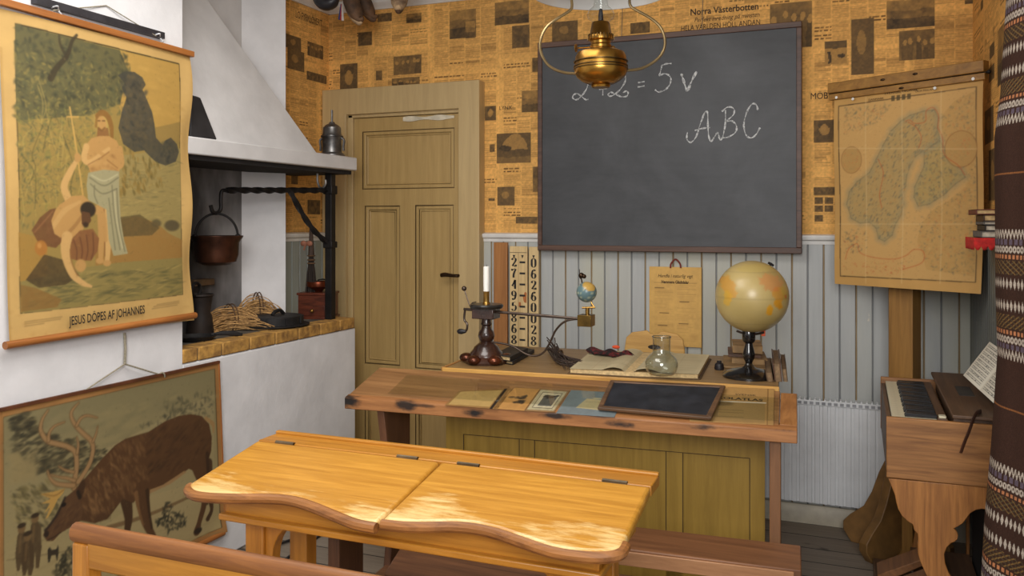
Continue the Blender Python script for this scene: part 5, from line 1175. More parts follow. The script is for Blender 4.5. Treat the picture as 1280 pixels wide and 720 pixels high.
jj = lambda L: [(840 + x * .4583, y * .4583) for x, y in L]
eq = [j([(352, 345), (354, 372), (344, 410), (318, 446), (296, 460), (281, 452), (284, 438), (302, 432), (322, 446), (340, 460), (352, 458)]),
      j([(420, 378), (419, 440)]), j([(402, 412), (438, 408)]),
      j([(490, 366), (506, 350), (522, 352), (522, 376), (500, 412), (470, 438), (450, 444), (444, 436), (456, 426), (476, 434), (504, 446), (528, 444), (536, 430), (528, 420), (512, 428)]),
      j([(582, 382), (612, 376)]), j([(580, 402), (612, 396)]),
      j([(736, 293), (714, 294), (690, 302)]), j([(692, 300), (684, 336), (680, 350), (700, 340), (722, 346), (734, 366), (726, 394), (704, 416), (676, 424), (660, 414)])]
chalk(eq, .0078).build('chalk_sum', M_chalk, bb, smooth=0, weld=False)
chalk([j([(780, 340), (786, 352), (794, 380), (806, 414), (812, 416), (828, 376), (852, 330)])], .012).build('chalk_tick', M_chalk, bb, smooth=0, weld=False)
ab = [jj([(42, 360), (41, 380), (52, 388), (66, 372), (78, 336), (90, 306), (97, 308), (98, 340), (100, 370), (106, 386), (114, 376), (124, 362), (128, 372), (132, 382), (140, 372)]), jj([(62, 356), (84, 350), (104, 348)]),
      jj([(146, 300), (145, 340), (138, 376)]), jj([(136, 304), (152, 292), (168, 296), (168, 312), (150, 330), (164, 330), (176, 344), (172, 362), (152, 374), (136, 376)]),
      jj([(234, 300), (230, 286), (218, 284), (204, 306), (196, 340), (202, 368), (216, 376), (230, 366), (240, 348)])]
chalk(ab, .0078).build('chalk_letters', M_chalk, bb, smooth=0, weld=False)
wr = MB()
for px in (779, 879):
    a = at(px, 0, Y=YB - .01); b = at(px, 36, Y=YB - .01); wr.tube([Vector((a.x, YB - .006, ZC - .03)), Vector((a.x, YK + .02, zt_ + .0))], .0018, 5)
wr.build('hanging_wire', mat('thin_wire', (150, 140, 120), .4, .7), bb)
# ================================================================== number slats and plank by the wall
YN = YB - .045
def slat(name, label, x0, x1, ztop, zbot, m, tilt=0):
    t = thing(name, label, 'slat' if name == 'number_slat' else 'plank', ((x0 + x1) / 2, YN, zbot), 0, 'number slats by the wall' if name == 'number_slat' else None)
    MB().prism([(x0, YN - .01, zbot), (x1, YN - .01, zbot), (x1, YN - .01, ztop), (x0, YN - .01, ztop)], (0, .018, 0)).build('board', m, t, bevel=.002); return t
M_sl = wood('cream_number_board', (196, 166, 114), (222, 194, 142), 'z', .5, 40, blotch=.12); M_pk = wood('orange_pine_plank', (150, 96, 46), (184, 126, 70), 'z', .5, 40)
X_ = lambda px: at(px, 380, Y=YN - .01).x
Z_ = lambda py, px=660: at(px, py, Y=YN - .01).z
ZB_ = 0
pl = slat('wooden_plank', 'plain orange pine plank standing at the wall by the door', X_(617), X_(634), Z_(303, 625), 0, M_pk)
M_num = mat('black_numeral_paint', (26, 22, 20), .6)
DIG = {'0': [[(0, .5), (.04, .85), (.25, 1), (.46, .85), (.5, .5), (.46, .15), (.25, 0), (.04, .15), (0, .5)]],
       '2': [[(.04, .74), (.06, .92), (.25, 1), (.46, .9), (.46, .66), (.28, .4), (.03, .06)], [(.03, .06), (.22, .12), (.36, .02), (.5, .05), (.5, .22)]],
       '4': [[(.4, 0), (.4, 1)], [(.4, 1), (.2, .6), (0, .3)], [(0, .3), (.52, .3)], [(.28, 0), (.52, 0)]],
       '5': [[(.44, 1), (.1, .94)], [(.1, .94), (.08, .55)], [(.08, .55), (.28, .64), (.48, .5), (.48, .22), (.28, 0), (.06, .06), (.04, .2)]],
       '6': [[(.44, .84), (.34, 1), (.14, .86), (.03, .5), (.04, .2), (.25, 0), (.46, .14), (.47, .42), (.28, .58), (.06, .44)]],
       '7': [[(.02, .78), (.02, .96), (.14, .92), (.32, 1), (.5, .98)], [(.5, .98), (.3, .6), (.2, .3), (.2, 0)]],
       '8': [[(.25, .52), (.08, .66), (.06, .86), (.25, 1), (.44, .86), (.42, .68), (.25, .52), (.04, .36), (.02, .14), (.25, 0), (.48, .14), (.46, .36), (.25, .52)]],
       '9': [[(.06, .16), (.16, 0), (.36, .14), (.47, .5), (.46, .8), (.25, 1), (.04, .86), (.03, .58), (.22, .42), (.44, .56)]]}
def digit(ch, cx_, cz_, h):
    mb = MB(); sx = .92
    for st in DIG[ch]:
        pts = [Vector((cx_ + (x - .25) * h * sx, YN - .0108, cz_ + (z - .5) * h)) for x, z in st]
        P = spline(pts, 6) if len(pts) > 2 else [pts[0].lerp(pts[1], t / 6) for t in range(7)]
        ws = []
        for i in range(len(P)):
            t = (P[min(i + 1, len(P) - 1)] - P[max(i - 1, 0)]).normalized(); ws.append(h * (.05 + .2 * abs(t.z) ** 2.2))
        mb.ribbon(P, ws, (0, -1, 0))
    return mb
na = slat('number_slat', 'wider cream number slat with dashes beside the digits, left of two', X_(637), X_(659), Z_(308), ZB_, M_sl)
nb = slat('number_slat', 'narrow cream number slat with one column of digits, next to the blackboard', X_(661), X_(673), Z_(308.5), ZB_, M_sl)
for k, chd in enumerate('27495868'):
    z = Z_(328 + 13.9 * k); digit(chd, X_(642.5), z, .046).build('numeral', M_num, na, smooth=0, weld=False)
    MB().bx(X_(649.5), X_(656.5), YN - .0112, YN - .0099, z - .005, z + .005).build('dash', M_num, na)
for k, chd in enumerate('062600289'):
    digit(chd, X_(667), Z_(328.5 + 13.9 * k), .046).build('numeral', M_num, nb, smooth=0, weld=False)
for sx, par in ((642.5, na), (653, na), (667, nb)):
    MB().prism([(X_(sx - 1.6), YN - .0108, Z_(319)), (X_(sx + 1.6), YN - .0108, Z_(319)), (X_(sx), YN - .0108, Z_(323.5))], (0, .0008, 0)).build('small_mark', M_num, par)
MB().bx(X_(637) + .001, X_(659) - .001, YN - .0106, YN - .0099, Z_(316.2), Z_(315.6)).build('ruled_line', M_num, na); MB().bx(X_(648) - .001, X_(648) + .0005, YN - .0106, YN - .0099, ZB_, Z_(316)).build('ruled_line', mat('brown_line', (120, 84, 46), .7), na)
MB().prism([(X_(653.5), YN - .0108, Z_(372)), (X_(656), YN - .0108, Z_(365)), (X_(658.5), YN - .0108, Z_(366)), (X_(658), YN - .0108, Z_(379)), (X_(655), YN - .0108, Z_(378))], (0, .0008, 0)).prism([(X_(648.5), YN - .0108, Z_(378)), (X_(651), YN - .0108, Z_(378)), (X_(651.5), YN - .0108, Z_(383)), (X_(648.5), YN - .0108, Z_(384))], (0, .0008, 0)).build('worn_patch', mat('brown_worn_patch', (168, 100, 50), .7), na)
# ---- printed card hanging on the panelling
YT = YB - .02; TLc, BRc = at(812, 333.5, Y=YT), at(876.5, 434, Y=YT)
x0, x1, z1, z0 = TLc.x, at(877, 380, Y=YT).x, at(812, 333, Y=YT).z, at(850, 433, Y=YT).z
wc = thing('wall_card', 'yellowed printed card with red loop hanging on the grey panelling', 'card', ((x0 + x1) / 2, YT, z0))
cv = Canvas(130, 190, (206, 164, 92)); cv.mottle(.05, 30); cv.mottle(.04, 6)
for r in range(34):
    y = 44 + r * 4.1
    for c0, c1 in ((14, 60), (70, 116)):
        if random.random() > .12: cv.rect(c0, y, c1 - random.choice((0, 0, 6, 18)), y + 1.3, (130, 96, 52), random.uniform(.1, .3))
for (a, y) in ((14, 50), (76, 82), (26, 110), (74, 134), (22, 140)): cv.rect(a, y, a + 24, y + 1.6, (84, 60, 34), .7)
cv.rect(12, 38, 118, 39, (120, 90, 50), .6); cv.blob(110, 165, 14, 12, (170, 128, 70), .3, .9); cv.blur(1)
pic('card_sheet', cv, plane_fn((x0, YT - .006, z1), (x1 - x0, 0, 0), (0, 0, z0 - z1)), attrmat('paper_print', .6, .06, 80, .3), wc)
MB().bx(x0, x1, YT - .0055, YT + .002, z0, z1).build('backing_board', mat('card_board', (176, 136, 76), .7), wc, bevel=.002)
Mx = lambda z: frame3(((x0 + x1) / 2, YT - .0075, z), (1, 0, 0), (0, 0, 1))
text('Handla i naturlig vigt', .024, Mx(z1 - .045), M_ink, 'card_title', wc, .86, shear=.25)
text('Hemmens Glädtdalar', .021, Mx(z1 - .075), M_ink, 'card_title', wc, .75, offset=.0006)
l0, l1 = at(838, 335, Y=YT - .008), at(851, 335, Y=YT - .008)
MB().tube(spline([l0, l0 + Vector((.004, -.002, .022)), (l0 + l1) / 2 + Vector((0, -.001, .043)), l1 + Vector((-.004, -.002, .022)), l1], 6), .0042, 8).build('hanging_loop', mat('red_cord', (120, 44, 32), .8), wc)
# ================================================================== things on the teacher's table
TT = .8005
on = lambda px, py, z=TT: at(px, py, Z=z)
# tellurium
tc = on(608, 453); s_ = (-tc.x * SN + tc.y * CS) / F
tel = thing('tellurium', 'brass and wood crank tellurium with white candle and small blue globe', 'tellurium', (tc.x, tc.y, TT))
zz = lambda py: TT + (453 - py) * s_
P0 = Vector((tc.x, tc.y, 0)); at2 = lambda px, py: P0 + RV * 0 + Vector(((px - 608) * s_, 0, zz(py)))
M_tw = mat('dark_turned_mahogany', (58, 34, 24), .25, var=.35, scale=9, coat=.4, c2=(34, 22, 17)); M_cap = mat('copper_ball', (112, 62, 40), .25, .7, c2=(58, 34, 24))
MB().lathe([(r * s_, zz(y)) for r, y in [(0, 453), (27, 453), (28, 450), (25, 447), (21, 444), (20, 440), (17, 437), (15, 433), (10, 429), (7, 427), (9, 424), (10.5, 419.5), (9.5, 415), (6.5, 411), (5.5, 407), (7, 405), (6, 402), (5.5, 396), (6.5, 392), (8, 389)]], P0, 40).build('turned_column', M_tw, tel)
for k in range(6):
    a = k * PI / 3 + .3; MB().ball(P0 + Vector((math.cos(a) * 25 * s_, math.sin(a) * 25 * s_, TT + 6 * s_)), (9 * s_, 9 * s_, 6 * s_), 14, 10).build('foot', M_cap, tel)
M_gun = mat('dark_steel', (84, 72, 64), .3, .8, var=.25); M_bc = mat('brass_part', (168, 130, 66), .3, .9, var=.25)
MB().bx(P0.x - 15 * s_, P0.x + 14 * s_, P0.y - .04, P0.y + .04, zz(398), zz(385)).build('gear_block', M_tw, tel, bevel=.003)
MB().lathe([(0, zz(386)), (20 * s_, zz(385)), (21.5 * s_, zz(382)), (20 * s_, zz(380)), (0, zz(380))], P0, 40).build('round_table', mat('black_disc', (40, 38, 36), .3, var=.2), tel)
MB().lathe([(5 * s_, zz(381)), (4.6 * s_, zz(378)), (3.8 * s_, zz(377)), (3.8 * s_, zz(365)), (4.2 * s_, zz(364)), (3 * s_, zz(364))], P0, 20).build('candle_socket', M_bc, tel)
cd = MB().lathe([(0, zz(366)), (3.7 * s_, zz(366)), (3.9 * s_, zz(350)), (3.8 * s_, zz(334)), (3 * s_, zz(333)), (0, zz(333.4))], P0, 20).build('candle', mat('white_wax', (240, 238, 230), .45, var=.02), tel)
MB().tube([at2(608, 333.5), at2(608.3, 331)], .001, 5).build('candle_wick', M_blk, cd)
MB().tube([at2(577, 387.5), at2(735, 393.5)], .0062, 10).build('main_rod', M_gun, tel)
MB().tube(spline([at2(578.5, 388), at2(577.5, 397), at2(578, 402), at2(581.5, 406), at2(581, 413), at2(578, 416)], 5), .005, 8).build('crank_arm', M_gun, tel)
MB().tube([at2(580, 415.5), at2(577, 415.7), at2(574, 416), at2(570, 416), at2(568, 416)], [.006, .009, .012, .011, .006], 12).build('crank_grip', M_blk, tel)
MB().tube([at2(585, 383), at2(578, 364)], .0025, 6).ball(at2(577.3, 361.5), .011, 12, 8).tube([at2(585, 383), at2(589, 379), at2(594, 378)], .0025, 6).build('pointer_lever', M_gun, tel)
MB().tube(spline([at2(613, 427), at2(628, 428), at2(644, 431), at2(660, 439), at2(673, 441), at2(684, 436), at2(692, 424), at2(700, 408), at2(712, 397), at2(730, 393)], 6), .0045, 8).build('curved_stay', M_gun, tel)
bxp = at2(738, 394.5)
MB().bx(bxp.x - 8.5 * s_, bxp.x + 8.5 * s_, bxp.y - .03, bxp.y + .03, zz(401.5), zz(388)).build('brass_box', mat('tarnished_brass', (128, 100, 48), .35, .85, var=.3), tel, bevel=.002)
MB().tube([at2(739.5, 388), at2(739.5, 380)], .009, 12).tube([at2(733, 380), at2(749, 379)], .004, 8).tube([at2(748, 379), at2(744, 373)], .003, 8).build('globe_bracket', M_bc, tel)
gc = at2(738.5, 361)
gl = MB().ball(gc, 12.2 * s_, 40, 28).build('small_globe', attrmat('small_globe_paint', .3, .05, 40, .5), tel, smooth=60)
def pglobe(o, fn): paint(o.data, np.array([fn(Vector(v.co).normalized()) for v in o.data.vertices], float))
co = np.array([v.co for v in gl.data.vertices]); ctr = co.mean(0); n3 = (co - ctr); n3 /= np.linalg.norm(n3, axis=1)[:, None]
rgb = np.ones((len(co), 3)) * np.array((92, 118, 122.)); k_ = np.sin(n3[:, 0] * 9 + 1) * np.sin(n3[:, 1] * 7) * np.sin(n3[:, 2] * 8 + 2); rgb[k_ > .25] = (150, 160, 140); top = (n3 @ np.array((.45, -.45, .77))) > .76; rgb[top] = (186, 150, 76)
paint(gl.data, rgb)
MB().tube(spline([at2(733, 351), at2(732, 346), at2(730, 343), at2(733, 341), at2(736, 343.5)], 5), .003, 6).ball(at2(732, 341.5), .012, 12, 8).ball(at2(735.5, 342.5), .009, 10, 8).build('moon_arm', mat('dark_bronze', (70, 54, 40), .35, .9, var=.3), tel)
MB().tube([at2(730, 340), at2(729.5, 334)], .0016, 5).build('needle', M_gun, tel)
# books behind the tellurium
def book(name, label, corners, z, th, cover, pages, group=None, cat='book', rec=.006):
    """closed book lying flat: four corners px at its foot; spine on the first edge"""
    P = [Vector((p.x, p.y, z)) for p in [at(*c, Z=z) if not isinstance(c, Vector) else c for c in corners]]
    c = sum(P, Vector()) / 4; t = thing(name, label, cat, tuple(c), 0, group)
    ct = .003
    MB().prism(P, (0, 0, ct)).build('back_cover', cover, t, bevel=.001)
    I = [p + (c - p) * .05 for p in P]; MB().prism([p + Vector((0, 0, ct)) for p in I], (0, 0, th - 2 * ct)).build('pages', pages, t)
    MB().prism([p + Vector((0, 0, th - ct)) for p in P], (0, 0, ct)).build('front_cover', cover, t, bevel=.001)
    d = (P[1] - P[0]).normalized(); nn = (P[0] - P[3]).normalized()
    MB().prism([P[0], P[1], P[1] - nn * .004, P[0] - nn * .004], (0, 0, th)).build('spine', cover, t, bevel=.001)
    return t
M_pg = mat('yellowed_pages', (206, 178, 128), .8, var=.15, scale=90); M_pgw = mat('pale_pages', (206, 198, 180), .8, var=.12, scale=90)
M_cv1 = mat('black_book_cloth', (38, 34, 32), .6); M_cv2 = mat('brown_book_leather', (92, 62, 42), .55, var=.3); M_cv3 = mat('tan_book_board', (150, 118, 76), .7, var=.2); M_cv4 = mat('grey_book_cloth', (108, 104, 100), .7); M_cv5 = mat('dark_red_leather', (110, 48, 38), .55, var=.25)
book('book', 'black book at the bottom of the pile beside the tellurium', [(641, 456.5), (668, 441), (646, 437), (616, 452)], TT, .016, M_cv1, M_pg, 'books beside the tellurium')
book('book', 'dark book with pale page edges on top, beside the tellurium', [(638, 452), (660, 440.5), (640, 437), (616, 448.5)], TT + .0165, .02, M_cv1, M_pg, 'books beside the tellurium')
# birch twigs
tw = thing('twig_bundle', 'small bundle of dark birch twigs lying on the teacher table', 'twigs', tuple(on(710, 456)))
mb = MB()
for k in range(26):
    a = on(686 + random.uniform(-3, 10), 441 + random.uniform(-1, 8)); m_ = on(703 + random.uniform(-5, 5), 455 + random.uniform(-3, 4)); e = on(*random.choice([(744, 455), (729, 463), (722, 466), (714, 465), (750, 460), (708, 463), (718, 460)])) + Vector((random.uniform(-.015, .015), random.uniform(-.015, .015), 0))
    h = random.uniform(.004, .05); mb.tube(spline([a + Vector((0, 0, h + random.uniform(0, .03))), m_ + Vector((0, 0, h * .7 + .006)), e + Vector((0, 0, .004))], 4), lerpw([.0028, .0022, .0009], 9), 5)
mb.build('twigs', mat('dark_birch_twig', (58, 44, 36), .8, var=.3), tw, smooth=0)
p = on(700, 451); MB().tube([p + Vector((.004 * math.cos(t) + .002, .02 * math.cos(t), .026 + .02 * math.sin(t))) for t in np.linspace(0, 2 * PI, 16, endpoint=False)], .004, 6, close=True).build('tie', mat('brown_cord', (92, 66, 42), .9), tw)
# open register
ob = thing('open_book', 'large open ledger with faded pages on the teacher table', 'book', tuple(on(800, 460)))
A, B, Cc, D, E, G = on(712, 467), on(741, 443), on(809, 446), on(887, 449), on(873, 474.5), on(786, 471)
def leafpage(a, b, c, d, h0, h1, sgn):   # a,b outer edge (front, back); c,d spine (back, front)
    def fn(U, V):
        U = U[:, None]; V = V[:, None]; A_, B_, C_, D_ = [np.array(v) for v in (a, b, c, d)]
        P = (B_ * (1 - U) + C_ * U) * (1 - V) + (A_ * (1 - U) + D_ * U) * V
        x = U[:, 0]; P[:, 2] += h0 + (h1 - h0) * x + .012 * np.sin(np.clip((x - .55) / .4, 0, 1) * PI) - .012 * np.clip((x - .88) / .12, 0, 1); return P
    return fn
def page_canvas():
    cv = Canvas(110, 90, (196, 182, 146)); cv.mottle(.06, 30)
    for r in range(20): cv.rect(8, 8 + r * 3.9, 102 - random.choice((0, 0, 10, 30)), 9.2 + r * 3.9, (120, 108, 84), random.uniform(.12, .35))
    cv.rect(40, 5, 41, 86, (150, 120, 90), .3); return cv
M_pp = attrmat('ledger_page', .7, .05, 60, .2)
for (a, b, c, d) in ((A, B, Cc, G), (E, D, Cc, G)):
    o = pic('page', page_canvas(), leafpage(a, b, c, d, .02, .022, 1), M_pp, ob)
    MB().prism([a + (c - a) * .01, b + (d - b) * .01, c, d], (0, 0, .0185)).build('page_block', M_pg, ob)
M_lc = mat('ledger_cover', (96, 74, 48), .7, var=.2)
ex = Vector((.008, 0, 0))
MB().prism([A - ex, B - ex, D + ex, E + ex + Vector((0, -.006, 0)), G + Vector((0, -.006, 0)), A - ex + Vector((0, -.006, 0))], (0, 0, .003)).build('cover', M_lc, ob, bevel=.001)
# crumpled red and black cloth
rc = [on(736, 448), on(750, 449), on(764, 451), on(776, 452), on(789, 453)]
cl_ = thing('knitted_cloth', 'crumpled dark red and black knitted cloth lying on the open ledger', 'cloth', tuple(rc[2]))
def cloth_fn(u, v):
    i = u * 4; k = min(int(i), 3); p = rc[k].lerp(rc[k + 1], i - k); w = .042 * (math.sin(PI * min(max(u * .92 + .06, 0), 1)) ** .6); a = v * 2 * PI
    r = 1 + .25 * math.sin(u * 23 + 3 * a) * math.sin(u * 9)
    return p + Vector((.01 * math.sin(a * 2 + u * 14), w * 1.1 * math.cos(a) * r, .03 + max(-.004, (.014 + .006 * math.sin(u * 16)) * math.sin(a) * r)))
mb = MB(); mb.grid(lambda u, v: cloth_fn(v, u), 24, 60, closed_u=True)
m, nt, b = newmat('red_black_knit'); n = noise(nt, pos(nt), 42, 3, .5, 1.0)
nt.links.new(ramp(nt, n, [(.42, (34, 24, 24)), (.56, (96, 28, 30)), (.7, (128, 36, 34))]), b.inputs['Base Color']); b.inputs['Roughness'].default_value = .9
mb.build('knit', m, cl_, smooth=180)
p = on(770, 447); MB().ball(p + Vector((0, 0, .047)), (.018, .014, .008), 12, 8).build('orange_patch', mat('orange_wool', (214, 84, 48), .9), cl_)
# clasp on the ledger's front edge
# glass flask
fc = on(827, 469.5, TT + .029); s2 = (-fc.x * SN + fc.y * CS) / F; fz = lambda py: TT + (474 - py) * s2
fl = thing('glass_flask', 'clear round-bellied glass flask with wide neck standing on the open ledger', 'flask', tuple(fc))
M_fg = glassmat('flask_glass', (246, 248, 246), 1.5, 1.5)
mbf = MB().lathe([(r * s2, fz(y) - TT) for r, y in [(0, 473.5), (9, 473.9), (15, 472.3), (18.6, 468.5), (20.3, 463), (20.3, 457.5), (18.5, 452.5), (15.3, 448.8), (12, 446.5), (11, 444.5), (10.8, 436), (11, 428), (12, 425.5), (11.6, 425), (10.4, 427), (10.2, 436), (10.3, 445), (11.6, 447.2), (14.8, 449.6), (17.8, 453), (19.6, 458), (19.6, 462.8), (18, 467.8), (14.6, 471.2), (9, 472.9), (0, 472.6)]], fc, 48)
mbf.build('flask_body', M_fg, fl)
MB().tube([fc + Vector((math.cos(t) * 11.6 * s2, math.sin(t) * 11.6 * s2, fz(425.3) - TT)) for t in np.linspace(0, 2 * PI, 36, endpoint=False)], .0018, 6, close=True).build('lip', glassmat('flask_rim', (214, 218, 214), 1.6, 3), fl)
# desk globe
gp = on(936, 471); s3 = (-gp.x * SN + gp.y * CS) / F; gz = lambda py: TT + (475 - py) * s3
glb = thing('globe', 'old yellowed globe on black turned stand at the right of the table', 'globe', (gp.x, gp.y, TT))
M_eb = mat('black_lacquer', (20, 18, 18), .18, var=.2, coat=.6)
MB().lathe([(r * s3, gz(y) - TT) for r, y in [(0, 475), (32, 475), (32, 472.5), (28, 469), (18, 465.5), (9, 463.5), (6, 461), (4.2, 458), (4.6, 456), (7, 451), (7.6, 446), (6.4, 441), (5, 436), (4.6, 433), (6.8, 431), (8, 429), (8.2, 423), (8, 417), (7, 415), (0, 415)]], gp, 48).build('stand', M_eb, glb)
gcn = gp + RV * (4 * s3) + Vector((0, 0, gz(374.5) - TT)); R_ = 44.6 * s3
g1 = MB().ball(gcn, R_, 128, 80).build('sphere', attrmat('globe_paper', .3, .08, 26, .5), glb, smooth=60)
co = np.array([v.co for v in g1.data.vertices]); n3 = co - np.array(gcn - WM[glb.name].translation); n3 /= np.linalg.norm(n3, axis=1)[:, None]
vdir = np.array((Vector((0, 0, H)) - gcn).normalized()); rg = np.array((CS, SN, 0)); upv = np.cross(rg, -vdir); upv = -upv if upv[2] < 0 else upv
A_ = n3 @ rg; B_ = n3 @ upv; C_ = n3 @ vdir
rgb = np.ones((len(co), 3)) * np.array((184, 162, 104.))
rgb += (np.sin(n3[:, 0] * 3 + n3[:, 2] * 4) * 8)[:, None]
def patch(a, b, ra, rb, c, al=1, ang=0, front=True, seed=0):
    global rgb
    x = A_ - a; y = B_ - b; ca, sa = math.cos(ang), math.sin(ang); q = np.hypot((x * ca + y * sa) / ra, (-x * sa + y * ca) / rb)
    q = q + .16 * np.sin(A_ * 19 + seed) * np.sin(B_ * 23 + seed * 2) + .1 * np.sin(A_ * 41 + B_ * 37 + seed)
    k = np.clip((1.05 - q) / .12, 0, 1) * (C_ > 0 if front else C_ < 0) * al; rgb += (np.array(c, float) - rgb) * k[:, None]
patch(.32, .33, .38, .24, (196, 142, 86), .9, -.35, seed=1); patch(.5, .05, .22, .2, (204, 148, 62), .85, -.5, seed=2); patch(.47, -.2, .16, .12, (214, 150, 36), .95, -.4, seed=3); patch(.22, -.36, .1, .14, (216, 154, 36), .95, .2, seed=4); patch(.68, .1, .1, .2, (190, 160, 70), .8, .4, seed=5); patch(.4, .18, .1, .06, (206, 130, 70), .7, 0, seed=6); patch(.72, .0, .05, .06, (196, 96, 50), .8, seed=7)
patch(-.78, .25, .14, .34, (200, 146, 62), .8, .15, seed=8); patch(-.82, -.05, .08, .2, (206, 160, 56), .7, seed=9); patch(.0, .75, .5, .12, (188, 166, 96), .6, .1, seed=10)
patch(-.2, .1, .5, .4, (200, 166, 80), .8, front=False, seed=11); patch(.5, -.4, .3, .3, (206, 150, 60), .8, front=False, seed=12)
lat = np.abs(((np.arcsin(np.clip(n3[:, 2], -1, 1)) * 12 / PI) % 1) - .5); rgb[lat > .47] *= .94
paint(g1.data, rgb)
ax = (RV * .5 + Vector((0, 0, .86))).normalized()
MB().tube([gcn + ax * (R_ - .004), gcn + ax * (R_ + .012)], .005, 10).tube(spline([gcn + (RV * math.cos(a) + Vector((0, 0, math.sin(a)))) * (R_ + .007) for a in np.linspace(.96, 1.12, 5)], 3), .006, 4).build('pole_cap', M_iron, glb)
MB().tube(spline([gcn + (RV * math.cos(a) + Vector((0, 0, math.sin(a)))) * (R_ + .008) for a in np.linspace(-PI / 2 - .42, -PI / 2 + .32, 9)], 3), .006, 4).tube([gcn + Vector((0, 0, -R_ - .01)), gcn + Vector((0, 0, -R_ + .004))], .008, 8).build('meridian_bracket', mat('dark_bracket', (66, 54, 44), .35, .8), glb)
MB().bx(-.007, .007, -.002, .002, -.022, 0, Matrix.Translation(gcn + RV * (R_ * .32) + Vector((0, 0, -R_ * .955)))).build('orange_tag', mat('orange_tag_paper', (206, 84, 44), .7), glb)
# books behind the globe
bs = [(905, 463, 962, 466, 956, 449, 903, 447, .012, M_cv3, 'thin tan booklet at the bottom of the stack behind the globe stand'), (914, 458.5, 957, 461, 954, 447, 914, 445, .024, M_cv3, 'thick tan book, second from bottom behind the globe stand'), (915, 455, 955, 457, 953, 443, 916, 441, .014, M_cv2, 'thin brown book third from bottom behind the globe stand'), (920, 452, 956, 454, 953, 441.5, 921, 440, .034, M_cv3, 'topmost worn book of the stack behind the globe stand')]
z = TT
for i, b_ in enumerate(bs):
    base_ = [on(905, 460), on(963, 463.5), on(957, 449), on(904, 447)]; c = sum(base_, Vector()) / 4; k = (1, .78, .72, .66)[i]
    P = [c + (p - c) * k + Vector((.012 * math.sin(i * 2.1), .012 * i, 0)) for p in base_]
    for q in P: q.z = z
    book('book', b_[10], P, z, b_[8], b_[9], M_pg, 'stacked books behind the globe'); z += b_[8] + .0006
M_fb = mat('dull_brown_cover', (104, 80, 56), .7, var=.25); M_fp = mat('brownish_pages', (128, 102, 72), .8, var=.2, scale=90)
for i, (a, b_, m_, lab) in enumerate(((955, 963, M_fb, 'leftmost slim file standing at the right end of the teacher table'), (964, 974, M_cv2, 'middle brown file standing at the right end of the teacher table'), (975, 981, M_fb, 'rightmost slim file standing at the right end of the teacher table'))):
    f0, f1 = on(a + 4, 477), on(b_ + 4, 477.5); k0, k1 = on(a + 2, 457), on(b_ + 2, 457.5); h = (.035, .07, .05)[i]
    t = thing('file_book', lab, 'book', tuple((f0 + k1) / 2), 0, 'slim files at the table end'); up = Vector((-.006, 0, h))
    MB().prism([f0, f0 + (f1 - f0) * .16, k0 + (k1 - k0) * .16, k0], up).prism([f1, f1 + (f0 - f1) * .16, k1 + (k0 - k1) * .16, k1], up).build('covers', m_, t, bevel=.0015)
    e = .18; MB().prism([f0.lerp(f1, e), f0.lerp(f1, 1 - e), k0.lerp(k1, 1 - e), k0.lerp(k1, e)], up * .94).build('pages', M_fp, t)
ik = on(909, 456); iw = thing('inkwell', 'tiny dark inkwell between the ledger and the globe stand', 'inkwell', (ik.x, ik.y - .07, TT)); ik.y -= .07; ik.x -= .012
ik = on(899, 462)
iw.location = (ik.x, ik.y, TT); WM[iw.name] = Matrix.Translation(iw.location)
MB().lathe([(0, 0), (.018, 0), (.02, .006), (.017, .024), (.009, .03), (.01, .036), (.007, .036), (.006, .028), (0, .02)], ik, 20).build('pot', M_blk, iw)
# ================================================================== radiator
YR = YB - .085
ra0, ra1 = -.47, at(1112, 570, Y=YR).x; rz0, rz1 = at(1000, 627, Y=YR).z, at(1000, 505, Y=YR).z
rad = thing('radiator', 'white ribbed panel radiator under the panelling at the back wall', 'radiator', ((ra0 + ra1) / 2, YR, 0))
M_rad = mat('white_radiator', (216, 218, 220), .4, var=.03)
pr = [(ra0, .0)]; x = ra0 + .02
while x < ra1 - .02: pr += [(x - .008, 0), (x - .005, .004), (x + .005, .004), (x + .008, 0)]; x += .0335
pr.append((ra1, 0)); mb = MB()
n_ = len(pr); mb.add([(x, YR + d, z) for z in (rz0, rz1) for x, d in pr], [(i, i + 1, n_ + i + 1, n_ + i) for i in range(n_ - 1)])
mb.bx(ra0, ra1, YR + .0045, YR + .05, rz0, rz1); mb.build('front_panel', M_rad, rad, smooth=20)
gm = MB(); gm.bx(ra0, ra1, YR - .003, YR + .004, rz1 - .002, rz1 + .022); gm.build('top_rim', M_rad, rad, bevel=.003)
gs = MB(); x = ra0 + .012
while x < ra1 - .015: gs.bx(x, x + .016, YR - .0042, YR - .003, rz1 + .003, rz1 + .016); x += .026
gs.build('grille', mat('grille_grey', (150, 152, 156), .5), rad)
gt = MB(); x = ra0 + .004
while x < ra1 - .01: gt.bx(x, x + .008, YR + .005, YR + .048, rz1 + .004, rz1 + .026); x += .022
gt.build('top_fins', M_rad, rad)
MB().bx(ra0 + .1, ra0 + .13, YR + .045, YB - .008, .2, rz1 - .05).bx(ra1 - .13, ra1 - .1, YR + .045, YB - .008, .2, rz1 - .05).build('wall_bracket', M_rad, rad)
MB().bx(ra0 + .11, ra0 + .125, YR + .01, YR + .04, 0, rz0).bx(ra1 - .125, ra1 - .11, YR + .01, YR + .04, 0, rz0).build('foot', M_rad, rad)
